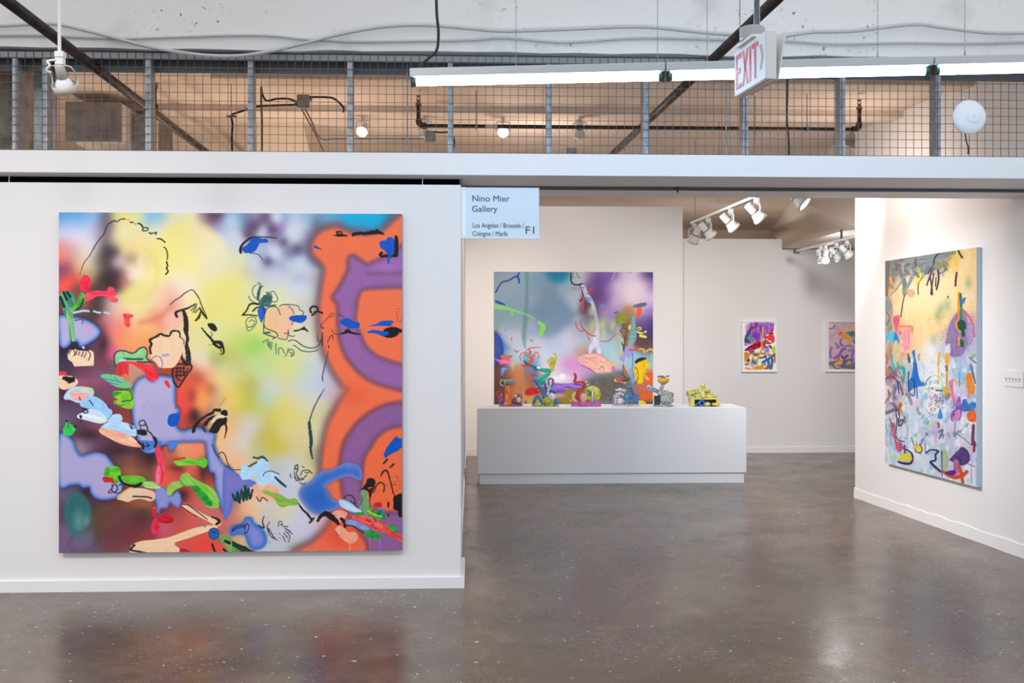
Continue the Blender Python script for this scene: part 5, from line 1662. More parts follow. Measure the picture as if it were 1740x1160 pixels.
    # clothes of sky blue
    c.fill([(110, 710), (150, 650), (210, 618), (300, 620), (390, 640), (400, 700), (330, 760), (250, 780), (170, 750), (115, 745)], (196, 214, 224), col2=(170, 206, 236))
    c.line([(270, 622), (340, 630), (390, 645), (395, 690)], 2.4, (232, 200, 110), .9)
    c.fill([(165, 690), (230, 655), (300, 680), (355, 690), (345, 740), (270, 755), (200, 740)], (240, 190, 176), col2=(232, 160, 150), streak=1)
    c.fill([(270, 780), (340, 720), (410, 715), (480, 750), (530, 800), (545, 830), (580, 850), (580, 890), (530, 940), (460, 870), (360, 840), (280, 815)], (156, 204, 240), col2=(140, 192, 234))
    c.fill([(240, 900), (300, 870), (370, 840), (450, 860), (520, 920), (530, 960), (490, 980), (420, 975), (330, 950), (250, 930)], (236, 242, 248), col2=(190, 216, 240), streak=1, ang=.3)
    c.fill([(560, 930), (590, 895), (660, 890), (685, 930), (670, 960), (600, 975), (530, 960)], (176, 212, 240), var=5)
    c.fill([(470, 1020), (540, 970), (640, 960), (740, 980), (800, 1010), (825, 1080), (800, 1110), (700, 1080), (600, 1050), (500, 1030)], (160, 204, 240), col2=(196, 222, 242), streak=1, ang=.2)
    c.fill([(455, 1035), (520, 1035), (640, 1060), (760, 1100), (820, 1150), (870, 1190), (860, 1215), (780, 1210), (660, 1180), (540, 1120), (470, 1080)], (250, 206, 174), col2=(242, 160, 136), streak=1, ang=.3)
    c.line([(290, 830), (330, 850), (345, 870), (310, 880), (295, 855), (325, 835)], 2, (36, 38, 44))
    c.line([(360, 755), (395, 800)], 1.8, BK)
    c.line([(260, 725), (270, 750)], 2, (70, 20, 20))
    c.line([(272, 910), (275, 920)], 4.4, BK)
    c.line([(275, 940), (272, 980)], 1.2, BK)
    c.line([(755, 985), (770, 1030)], 1.6, BK)
    c.line([(780, 985), (775, 1030), (795, 1025)], 1.6, BK)
    c.fill([(130, 965), (150, 955), (175, 990), (215, 1010), (220, 1045), (190, 1090), (150, 1105), (105, 1080), (98, 1040), (115, 1010)], (46, 190, 76), rough=1, col2=(60, 204, 90))
    c.line([(150, 970), (150, 1020)], 1.4, (20, 60, 30))
    c.line([(215, 1010), (225, 1015)], 4, BK)
    c.line([(125, 955), (145, 958)], 2.6, BK)
    # greens
    c.fill([(610, 380), (615, 310), (650, 270), (690, 262), (740, 290), (790, 290), (840, 250), (880, 235), (915, 270), (930, 350), (900, 380), (760, 370), (690, 380), (630, 395)], (126, 196, 128), col2=(150, 208, 140))
    c.line([(620, 430), (605, 370), (605, 310), (640, 270), (700, 265), (760, 285), (800, 285), (850, 245), (900, 230), (930, 270), (925, 340), (980, 378)], 2.6, (40, 72, 74), dry=.12, rough=1)
    c.line([(700, 345), (790, 348), (885, 347)], 3.2, (40, 76, 70), rough=1)
    c.line([(830, 375), (900, 377), (980, 378)], 3, (40, 72, 74), rough=1)
    c.line([(540, 465), (545, 400), (590, 370), (600, 420), (620, 470)], 2, (70, 80, 110), .8, dry=.1)
    c.fill([(650, 350), (720, 350), (700, 390), (670, 392)], (160, 206, 236))
    c.fill([(630, 400), (680, 372), (740, 380), (748, 450), (740, 510), (700, 530), (655, 530), (628, 480)], (206, 40, 44), col2=(226, 60, 66), streak=1, ang=1.4)
    c.fill([(665, 520), (710, 490), (750, 520), (745, 555), (700, 550)], (222, 130, 100), col2=(206, 96, 84))
    c.fill([(700, 372), (800, 372), (900, 390), (975, 420), (1040, 500), (1030, 545), (980, 570), (925, 540), (910, 490), (850, 440), (780, 400)], (226, 32, 48), col2=(240, 70, 84), streak=1, ang=.5)
    c.fill([(475, 500), (550, 495), (640, 510), (700, 550), (775, 600), (760, 625), (690, 635), (600, 610), (520, 560), (475, 530)], (120, 200, 142), col2=(100, 184, 124), streak=1, ang=.4)
    c.line([(415, 510), (420, 475), (500, 470), (560, 480), (575, 500)], 1.8, (72, 92, 176), .9)
    for q in ([(415, 512), (500, 540), (600, 560), (680, 580)], [(490, 545), (560, 580), (640, 600)], [(600, 530), (650, 560)]):
        c.line(q, 1.4, (60, 90, 170), .8)
    c.fill([(590, 670), (640, 660), (720, 650), (780, 660), (790, 720), (795, 800), (760, 840), (680, 820), (605, 790), (600, 760), (640, 750), (600, 720)], (150, 206, 56), col2=(110, 190, 40))
    c.fill([(590, 670), (680, 675), (660, 690), (600, 715)], (40, 150, 40))
    c.line([(660, 655), (740, 650), (775, 690), (775, 750), (720, 758), (685, 765)], 2.6, (30, 80, 40), .8, rough=1)
    c.line([(605, 770), (640, 800), (700, 800)], 2.4, (50, 110, 50), .8)
    c.line([(365, 585), (420, 660), (470, 730)], 4, (60, 100, 84), .6, dry=.2)
    c.fill([(1095, 565), (1130, 560), (1155, 610), (1145, 635), (1110, 600)], (222, 50, 70))
    # little black character on the lavender
    c.line([(855, 1000), (850, 965), (890, 950), (910, 970), (900, 1000), (870, 1000)], 1.8, BK)
    c.line([(910, 980), (930, 1020), (935, 1050), (975, 1090), (1000, 1150)], 2.2, BK)
    c.fill([(830, 1050), (870, 1040), (920, 1050), (925, 1095), (880, 1100), (830, 1080)], (26, 22, 26), rough=1)
    c.line([(860, 1000), (865, 1035)], 1.6, BK)
    c.fill([(1150, 895), (1210, 880), (1245, 890), (1245, 960), (1200, 1010), (1140, 1000), (1130, 940)], ULT, rough=1)
    c.specks((830, 700, 1140, 950), 22, (110, 100, 150), .8, 8)
    # bird-like black marks
    c.T(290, 550, 5.8)
    c.line([(225, 1060), (240, 1010), (290, 950), (350, 905), (410, 880), (430, 850), (480, 850)], [6, 6, 4, 4, 5, 4, 6], BK, rough=2)
    c.fill([(490, 880), (520, 848), (555, 855), (560, 900), (530, 905)], (24, 18, 20), rough=1)
    c.line([(345, 990), (380, 940), (440, 915)], [6, 5.5, 5], BK, rough=1.4)
    c.fill([(380, 1050), (420, 980), (460, 940), (510, 920), (555, 930), (550, 980), (500, 1010), (460, 1075), (400, 1070)], (26, 20, 20), rough=1.6)
    c.line([(415, 960), (450, 920), (520, 915)], 5, (232, 214, 196), .9)
    c.line([(300, 970), (350, 940)], 4, (160, 90, 90), .8)
    c.line([(330, 990), (320, 1030), (345, 1065)], 2.4, BK)
    c.line([(540, 985), (550, 1040), (530, 1130)], [3.4, 3, 1], BK)
    c.line([(475, 820), (545, 725)], .7, BK, .5)
    # face drawing right centre
    c.T(290, 350, 5.8)
    c.line([(710, 1075), (750, 1025), (780, 970), (830, 960), (860, 968)], [3, 2.4, 3, 3.4, 3.4], (34, 28, 30), rough=1)
    c.line([(710, 1075), (780, 1072), (850, 1082)], 2, (34, 28, 30), rough=.6)
    c.line([(810, 1035), (850, 1000), (910, 995)], 2.6, (34, 28, 30), rough=.8)
    c.fill([(860, 1020), (885, 1000), (935, 1000), (930, 1060), (910, 1120), (895, 1150), (870, 1100), (860, 1060)], (26, 90, 200), rough=2)
    c.line([(915, 995), (925, 1060), (918, 1150), (915, 1240)], 1.6, (40, 50, 60), dry=.15)
    c.line([(930, 1060), (950, 1010), (1000, 990), (1050, 1000), (1080, 1070)], 1.3, BK, .9)
    c.line([(1075, 985), (1110, 970), (1165, 972)], 1.4, BK)
    c.fill([(860, 970), (880, 920), (920, 880), (960, 860), (1000, 870), (1000, 920), (980, 970), (920, 985)], (36, 96, 96), rough=4, alpha=.85)
    c.line([(860, 920), (865, 870), (885, 800), (912, 790)], [4, 5, 4, 1], (24, 92, 96), rough=1.6, dry=.15)
    c.line([(840, 780), (810, 810), (810, 870), (840, 910)], 1.2, TEALK, dry=.2)
    c.line([(855, 770), (870, 755), (888, 770), (870, 780)], 1.1, TEALK)
    c.line([(770, 890), (790, 930), (820, 945)], 1.3, TEALK)
    c.line([(940, 850), (985, 850), (1010, 838), (1035, 870), (1055, 910), (1040, 945), (1000, 940)], 1.2, TEALK)
    c.line([(880, 975), (950, 985), (1030, 975)], 2.6, (28, 90, 92), rough=1.2)
    for i in range(7):
        c.line([(900 + 14 * i, 960 - 5 * i), (915 + 13 * i, 880 + 3 * i)], 1, TEALK, .8)
    c.line([(740, 1150), (760, 1105), (820, 1095), (845, 1130), (830, 1180), (770, 1230), (745, 1190)], 1.2, TEALK, .9)
    c.line([(775, 1140), (800, 1120), (830, 1140)], 1.2, TEALK)
    c.T(290, 550, 5.8)
    c.line([(740, 0), (760, 30), (800, 28), (825, 0)], 1.3, TEALK)
    c.line([(915, 0), (935, 40), (990, 65), (1035, 85), (1055, 120), (1005, 148)], 1.4, BK)
    c.line([(1060, 140), (1120, 155), (1150, 140), (1160, 60)], 1.2, BK)
    c.line([(915, 90), (960, 110), (1020, 130)], 1.8, TEALK)
    c.line([(920, 95), (945, 85), (975, 88)], 3, (30, 88, 92), rough=1)
    for q in ([(905, 185), (935, 165), (965, 155)], [(950, 170), (960, 210)], [(970, 175), (965, 225)], [(985, 175), (975, 240)], [(1000, 185), (990, 255)], [(1035, 195), (1040, 295)], [(1065, 300), (1065, 245), (1095, 240), (1120, 290)], [(1130, 320), (1150, 280), (1160, 240)], [(1120, 95), (1170, 90)]):
        c.line(q, 1.3, TEALK, .9)
    c.T(490, 550, 5.8)
    c.line([(0, 170), (40, 158), (80, 170), (140, 215), (210, 238), (270, 230), (310, 195), (335, 130)], 1.6, TEALK, rough=.5)
    c.line([(50, 210), (90, 235), (130, 265), (200, 275), (260, 268), (295, 252)], 1.4, TEALK, rough=.4)
    c.line([(335, 90), (335, 220)], 1.6, BK, dry=.15)
    c.line([(285, 115), (290, 160), (320, 185)], 1.4, TEALK)
    for q in ([(0, 265), (30, 250), (55, 275), (50, 310), (20, 320)], [(10, 280), (40, 290), (30, 305)], [(0, 110), (40, 125), (60, 115)]):
        c.line(q, 1.3, TEALK)
    c.line([(60, 70), (110, 60), (150, 45), (190, 72)], [3, 2.4, 4, 2.4], BK, rough=1)
    c.line([(155, 35), (150, 55)], 3, BK)
    c.line([(385, 185), (410, 130), (435, 110), (440, 150)], 1.2, BK, dry=.1)
    c.line([(395, 215), (400, 235)], 1.8, BK)
    c.line([(395, 265), (375, 350), (345, 470), (335, 530), (342, 565)], [1, 1.3, 1.6, 1.8, 1.4], (60, 36, 34), rough=.5)
    c.line([(355, 640), (310, 715), (260, 810), (225, 900), (205, 970)], [1, 1.8, 1.8, 2, 2.2], TEALK, rough=.6)
    c.line([(205, 975), (215, 1060), (225, 1160), (220, 1250), (240, 1330)], [5, 5.6, 6, 4.4, 2], (30, 66, 72), rough=2, dry=.12)
    c.line([(430, 60), (450, 95), (505, 105)], 1.1, BK, .8)
    c.line([(320, 5), (330, 40), (355, 40)], 1.4, BK)
    c.line([(515, 98), (560, 85), (585, 68), (620, 88), (705, 103)], [2, 5, 7, 4, 2], (30, 18, 22), rough=1)
    c.fill([(550, -10), (690, -10), (700, 20), (640, 48), (590, 40), (560, 15)], ULT, rough=1)
    c.fill([(780, 28), (850, 5), (920, -5), (1020, 8), (1000, 22), (880, 20)], ULT, rough=1.2)
    c.fill([(925, 100), (950, 50), (1020, 30), (1080, 40), (1100, 75), (1060, 125), (990, 138), (940, 125)], (22, 14, 18), rough=1)
    c.line([(1080, 60), (1115, 70)], 6, (22, 14, 18), rough=1)
    c.fill([(770, 85), (830, 60), (920, 70), (990, 85), (980, 110), (920, 118), (860, 95)], ULT, rough=1.2)
    # bottom right incl. blue patch
    c.T(390, 750, 5.8)
    c.fill([(1520, 130), (1550, 60), (1600, -10), (1640, -50), (1680, -30), (1720, -40), (1720, 30), (1660, 90), (1580, 130), (1540, 160)], (0, 82, 180), rough=1)
    c.line([(1555, 175), (1520, 215)], 3, BK, rough=.8)
    c.line([(1620, 222), (1585, 252)], 3, BK, rough=.8)
    c.line([(1490, 345), (1510, 300), (1550, 285), (1580, 370), (1600, 450), (1620, 525)], [1.4, 3, 2.6, 2.4, 2, 1.6], BK, rough=.8)
    c.line([(1420, 500), (1450, 430), (1490, 402), (1525, 430), (1520, 495)], 2.2, (40, 26, 22), rough=.5)
    c.fill([(1615, 540), (1680, 515), (1720, 520), (1720, 740), (1670, 745), (1660, 680), (1615, 670)], (20, 14, 16), rough=3, curve=False)
    c.specks((1600, 340, 1690, 560), 34, (60, 20, 16), .9, 12)
    c.line([(1565, 600), (1565, 640)], 3.4, BK)
    c.line([(1565, 715), (1565, 735)], 2.6, BK)
    c.fill([(1275, 500), (1340, 420), (1360, 365), (1430, 370), (1435, 430), (1410, 490), (1390, 560), (1380, 620), (1370, 500), (1320, 480)], (26, 18, 18), rough=2)
    c.line([(1370, 460), (1400, 450)], 2, (240, 110, 70))
    c.fill([(1285, 500), (1320, 470), (1355, 510), (1375, 600), (1370, 700), (1330, 730), (1290, 690), (1280, 600), (1300, 540)], (126, 164, 116), col2=(104, 150, 100), streak=1, ang=1.4)
    c.line([(1310, 560), (1290, 620)], 3, (60, 96, 84), .8)
    c.line([(1130, 555), (1160, 530), (1205, 535), (1235, 570), (1240, 620)], 2.2, (44, 52, 70), rough=.6)
    c.line([(1190, 585), (1240, 620), (1270, 660)], 2, (44, 52, 70))
    c.fill([(1075, 590), (1110, 570), (1190, 600), (1240, 640), (1300, 680), (1280, 700), (1200, 690), (1110, 650)], (206, 228, 246), col2=(150, 196, 234), streak=1, ang=.5)
    c.fill([(1355, 690), (1400, 650), (1470, 660), (1530, 710), (1535, 760), (1450, 765), (1380, 730)], (72, 176, 60), col2=(20, 110, 60))
    c.line([(1360, 680), (1430, 720), (1500, 740)], 2.4, (200, 226, 60), .9)
    c.line([(1405, 690), (1430, 665)], 3.4, (200, 30, 40))
    c.line([(1450, 690), (1490, 660), (1520, 680), (1500, 720)], 3, (70, 130, 190), .9)
    c.line([(1445, 625), (1480, 622)], 8.5, (206, 20, 44))
    c.fill([(1225, 700), (1300, 695), (1330, 710), (1300, 730), (1240, 720)], (40, 150, 70))
    c.fill([(1000, 730), (1030, 690), (1090, 678), (1160, 700), (1140, 750), (1080, 800), (1040, 770)], (244, 170, 146), col2=(236, 150, 126))
    c.line([(870, 780), (900, 735), (950, 710), (1000, 740), (1060, 790), (1075, 820)], [4, 6, 9, 10, 7, 2], (26, 18, 20), rough=2)
    c.line([(1100, 760), (1130, 790), (1140, 830), (1105, 855)], [5, 6, 5, 3], (26, 18, 20), rough=1.6)
    c.fill([(1035, 880), (1070, 830), (1120, 840), (1170, 890), (1230, 890), (1265, 930), (1250, 980), (1190, 1005), (1120, 970), (1070, 920)], (246, 168, 138), col2=(238, 150, 120))
    c.line([(1040, 880), (1070, 920)], 1, BK)
    c.fill([(1210, 730), (1260, 730), (1340, 725), (1430, 760), (1530, 810), (1620, 880), (1720, 945), (1720, 990), (1640, 960), (1540, 905), (1430, 870), (1340, 820), (1230, 770)], (238, 112, 100), col2=(226, 60, 56), streak=1, ang=.5)
    c.line([(1600, 900), (1720, 965)], 5, (222, 44, 48), .8)
    for q in ([(1350, 770), (1385, 790)], [(1400, 820), (1420, 835)], [(1435, 850), (1445, 858)], [(1420, 755), (1445, 790)]):
        c.line(q, 1.6, (60, 50, 60))
    c.fill([(1145, 780), (1210, 770), (1290, 800), (1370, 850), (1360, 880), (1290, 860), (1210, 820), (1150, 815)], (132, 160, 208), col2=(104, 136, 196))
    c.line([(1150, 825), (1220, 835), (1270, 870), (1350, 905)], 2, (30, 54, 66), rough=.8)
    c.fill([(1330, 890), (1370, 870), (1440, 895), (1500, 925), (1490, 950), (1420, 960), (1350, 930)], (30, 164, 62), col2=(20, 136, 54))
    c.fill([(1570, 830), (1610, 812), (1650, 850), (1660, 900), (1620, 890), (1580, 860)], (46, 168, 70), col2=(20, 130, 60))
    c.line([(1185, 1000), (1187, 1090)], 2.4, (246, 190, 160), .5)
    c.line([(1380, 950), (1382, 1080)], 1.6, (200, 160, 190), .4)
    c.line([(1480, 950), (1482, 1085)], 1.6, (200, 160, 190), .4)
    # sky blue / peach / green group
    c.line([(-40, 240), (0, 262), (30, 278), (110, 275)], 1.4, BK)
    c.fill([(105, 290), (130, 225), (170, 225), (200, 265), (260, 215), (320, 165), (370, 170), (395, 240), (400, 290), (460, 320), (480, 380), (470, 420), (390, 410), (310, 435), (270, 410), (260, 350), (190, 370), (130, 375), (105, 340)], (164, 208, 238), col2=(186, 220, 242))
    c.line([(235, 155), (280, 165), (325, 150), (375, 190)], [2.6, 3.4, 3.4, 3], (36, 62, 64), rough=1.6, dry=.1)
    c.line([(190, 245), (225, 225), (265, 205)], 3, (36, 62, 64), rough=1.4)
    c.line([(330, 340), (350, 305), (410, 290), (490, 320)], 1.8, (46, 84, 96), .9)
    c.line([(450, 350), (490, 390), (550, 440)], [3, 4, 4], (30, 66, 70), rough=1.4)
    c.fill([(205, 510), (235, 430), (290, 420), (330, 450), (400, 415), (450, 440), (490, 500), (470, 560), (410, 580), (330, 560), (300, 590), (240, 570)], (246, 170, 140), col2=(250, 184, 150))
    c.line([(30, 520), (60, 580), (80, 500), (100, 590), (120, 480), (140, 580), (155, 440), (170, 570), (185, 460), (200, 560), (225, 480)], 4, (22, 56, 60), rough=1.6)
    c.line([(60, 560), (100, 600)], 4, (22, 56, 60), rough=1.2)
    c.fill([(320, 500), (345, 475), (420, 500), (500, 520), (580, 565), (640, 557), (680, 590), (660, 625), (590, 630), (510, 648), (460, 600), (430, 550)], (148, 190, 74), col2=(124, 174, 62), streak=1, ang=.3)
    c.line([(265, 545), (300, 590), (325, 550), (375, 585)], 1.6, BK)
    c.line([(680, 610), (720, 670), (770, 715), (810, 770)], [2, 3.4, 4, 4], BK, rough=1.6)
    c.line([(790, 800), (830, 755)], 3.4, BK, rough=1)
    # small scribbles
    c.line([(640, 280), (650, 240), (670, 230), (672, 285)], 1.8, BK)
    for q in ([(650, 265), (665, 270)], [(665, 290), (660, 330), (680, 345)], [(640, 300), (650, 350), (700, 380), (740, 350), (760, 330)], [(700, 330), (720, 290), (770, 280), (800, 300), (815, 315)], [(745, 300), (770, 310), (790, 290)], [(600, 320), (605, 355)], [(640, 350), (660, 385), (690, 370), (670, 350)], [(690, 400), (720, 420), (745, 410)], [(715, 245), (735, 255)], [(700, 360), (730, 375)]):
        c.line(q, 1.4, BK, rough=.5)
    c.line([(340, 735), (325, 790), (340, 850), (280, 825)], [1.4, 1.8, 2.6, 1.6], BK)
    for q in ([(480, 835), (490, 790), (515, 790), (520, 830), (575, 838)], [(500, 820), (520, 815)], [(395, 790), (370, 840), (385, 900)], [(380, 850), (405, 930), (470, 970)], [(390, 860), (440, 950)], [(560, 860), (620, 910)], [(550, 880), (595, 930), (580, 990)], [(535, 900), (575, 950)], [(525, 930), (550, 985)], [(540, 850), (600, 885)]):
        c.line(q, 1.3, BK, rough=.7, dry=.1)
    c.specks((380, 880, 520, 1000), 16, BK, .9, 21)
    c.line([(25, 880), (60, 840), (130, 825), (160, 835), (130, 845), (70, 855), (30, 885)], 1.6, (26, 30, 50))
    c.line([(150, 870), (160, 820), (180, 810), (190, 850), (165, 900), (145, 890)], 1.6, (26, 30, 50))
    c.fill([(-20, 960), (60, 990), (150, 1030), (210, 1085), (210, 1110), (-30, 1110)], (116, 172, 84), col2=(84, 150, 70), curve=False)
    c.line([(-20, 960), (60, 1010), (150, 1050), (200, 1095)], 4, BK, rough=1.4)
    c.line([(0, 1000), (80, 1040), (150, 1085)], 5, (30, 56, 34), rough=1.4)
    c.line([(150, 1035), (210, 1075), (290, 1100)], 3, (24, 50, 66))
    # ---- bottom left details
    c.T(90, 750, 5.8)
    c.fill([(505, 330), (515, 265), (560, 245), (640, 248), (668, 300), (660, 380), (620, 415), (570, 390), (510, 350)], (106, 204, 44), col2=(60, 160, 40))
    c.fill([(487, 360), (520, 345), (590, 365), (602, 410), (560, 400), (510, 400)], (204, 26, 36), rough=1)
    c.line([(655, 350), (680, 400)], 5, BK, rough=1)
    c.line([(580, 430), (620, 425), (635, 470), (600, 500), (578, 470), (590, 440)], 2, (24, 28, 44), rough=.4)
    c.line([(580, 465), (545, 500), (580, 505)], 1.6, (24, 28, 44))
    c.line([(650, 430), (685, 425), (685, 480), (660, 505), (610, 505)], 1.6, (24, 28, 44))
    c.fill([(670, 345), (740, 335), (850, 338), (910, 365), (925, 410), (905, 440), (840, 430), (760, 420), (690, 390)], (110, 196, 48), col2=(76, 170, 44), streak=1, ang=.2)
    c.line([(700, 415), (780, 440), (840, 430), (865, 415)], [3, 5, 6, 5], (20, 22, 20), rough=1.4)
    c.fill([(900, 400), (980, 395), (1020, 420), (1065, 450), (1030, 465), (950, 460), (900, 445)], (176, 226, 150), col2=(140, 206, 110), streak=1, ang=.2)
    c.fill([(630, 560), (680, 500), (740, 465), (830, 458), (920, 468), (1000, 500), (1005, 560), (960, 588), (870, 565), (790, 575), (740, 595), (680, 580)], (214, 206, 186), col2=(240, 190, 156), streak=1, ang=.1)
    c.line([(635, 565), (690, 505), (760, 455), (800, 462)], 2, (230, 168, 50), .9)
    c.fill([(860, 480), (990, 495), (1003, 550), (960, 585), (890, 560)], (238, 184, 158))
    c.line([(790, 540), (860, 542), (930, 545), (970, 558)], 2.4, BK, rough=.6)
    c.fill([(1005, 50), (1045, 40), (1075, 110), (1100, 240), (1095, 330), (1060, 415), (1015, 410), (1030, 330), (1035, 220), (1010, 120)], (224, 26, 58), col2=(236, 70, 100), streak=1, ang=1.4)
    c.fill([(1025, 250), (1060, 260), (1055, 400), (1015, 410)], (240, 120, 150), col2=(236, 90, 130))
    c.line([(1000, -40), (1020, 0), (1005, 50)], 4, BK)
    c.line([(840, 0), (880, 40), (890, 70)], 4, BK, rough=1)
    c.line([(890, 10), (900, 45), (950, 40), (920, 20)], 1.8, (20, 30, 60))
    c.fill([(1190, 190), (1240, 165), (1330, 160), (1410, 175), (1470, 155), (1510, 170), (1525, 215), (1490, 262), (1430, 235), (1330, 232), (1240, 240), (1200, 215)], (124, 206, 62), col2=(86, 180, 40), streak=1, ang=.1)
    c.line([(1190, 178), (1220, 175), (1300, 162)], 3, (196, 34, 34), dry=.2, rough=1.2)
    c.fill([(1120, 500), (1140, 430), (1200, 395), (1270, 395), (1280, 440), (1200, 480), (1160, 530), (1130, 530)], (160, 204, 90), col2=(130, 188, 70), streak=1, ang=.6)
    c.fill([(1250, 370), (1280, 320), (1330, 310), (1370, 350), (1440, 390), (1540, 440), (1600, 490), (1640, 590), (1620, 650), (1540, 650), (1480, 600), (1420, 520), (1370, 450), (1290, 440), (1260, 410)], (156, 204, 88), col2=(110, 190, 60), streak=1, ang=.7)
    c.fill([(1370, 450), (1430, 440), (1510, 520), (1570, 600), (1560, 640), (1490, 610), (1430, 540)], (50, 178, 30), col2=(20, 130, 60))
    c.line([(1255, 380), (1275, 420), (1330, 440), (1390, 438)], 1.6, (60, 96, 100), .8)
    c.fill([(975, 700), (985, 650), (1005, 640), (1022, 680), (1015, 735), (985, 738)], (206, 26, 44), col2=(226, 70, 84))
    c.fill([(1030, 760), (1090, 715), (1150, 720), (1188, 765), (1170, 800), (1100, 805), (1050, 790)], (212, 28, 50), col2=(180, 12, 40), streak=1, ang=.2)
    c.fill([(985, 770), (1020, 755), (1048, 810), (1040, 900), (1010, 935), (975, 900), (970, 830)], (206, 24, 52), col2=(222, 56, 80))
    c.fill([(1265, 625), (1300, 610), (1360, 640), (1440, 690), (1530, 735), (1620, 770), (1660, 790), (1640, 830), (1580, 815), (1500, 770), (1400, 720), (1310, 670)], (246, 204, 172), col2=(240, 190, 156), streak=1, ang=.5)
    c.line([(1260, 620), (1330, 625), (1420, 690), (1520, 765)], 1.6, BK, rough=.5)
    c.line([(1270, 640), (1340, 690), (1420, 740)], 1.2, BK)
    c.line([(1560, 740), (1620, 765), (1640, 790), (1610, 815)], [2, 4, 5, 4], BK, rough=1.4)
    c.fill([(760, 1050), (790, 1010), (870, 980), (1000, 965), (1130, 945), (1260, 900), (1400, 850), (1540, 825), (1620, 830), (1600, 860), (1480, 900), (1340, 950), (1200, 1000), (1250, 1060), (1260, 1110), (1000, 1115), (780, 1110)], (250, 210, 172), col2=(246, 196, 158), streak=1, ang=-.2)
    c.line([(765, 1060), (800, 1020)], 4, (60, 30, 24), dry=.3, rough=2)
    c.line([(765, 1070), (850, 1085), (930, 1100)], 3, (40, 24, 20), rough=1, dry=.15)
    c.fill([(1255, 1050), (1310, 1060), (1370, 1100), (1260, 1110)], (190, 20, 50))
    c.line([(1585, 900), (1587, 912)], 18, (20, 40, 70))
    c.line([(1585, 900), (1587, 912)], 15.5, (20, 96, 190))
    c.line([(1570, 890), (1600, 895)], 3, (40, 60, 50))
    c.line([(1570, 1010), (1580, 1045), (1595, 1080)], 3.6, BK, rough=.8)
    c.line([(1680, 1060), (1730, 1100)], 3.6, BK, rough=.8)
    c.fill([(1640, 930), (1700, 915), (1760, 960), (1760, 1110), (1740, 1060), (1680, 1010), (1650, 970)], (120, 176, 96), col2=(100, 160, 80))
    c.line([(1700, 980), (1740, 1000)], 5, BK)
    for q in ([(1440, 810), (1460, 812)], [(1490, 832), (1500, 838)], [(1610, 975), (1640, 960), (1630, 1000)], [(1530, 950), (1535, 970)], [(1650, 880), (1670, 900)]):
        c.line(q, 2.4, (56, 132, 120), .9, rough=1)
    c.line([(1570, 30), (1600, 110), (1640, 160)], 1.6, (24, 30, 50))
    c.line([(1630, 120), (1670, 105), (1700, 140), (1710, 180), (1740, 250)], 1.6, (24, 30, 50), dry=.1)
    # fine canvas grain
    g = (vnoise(c.x * 1.1, c.y * 1.1, 77) - .5) * 5
    c.c += g[:, None]


def parse(s):
    out = []
    for q in s.split(';'):
        q = q.strip()
        if q:
            v = [float(t) for t in q.split(',')]
            out.append((v[0], v[1], (v[2], v[3], v[4])) + ((v[5],) if len(v) > 5 else ()))
    return out


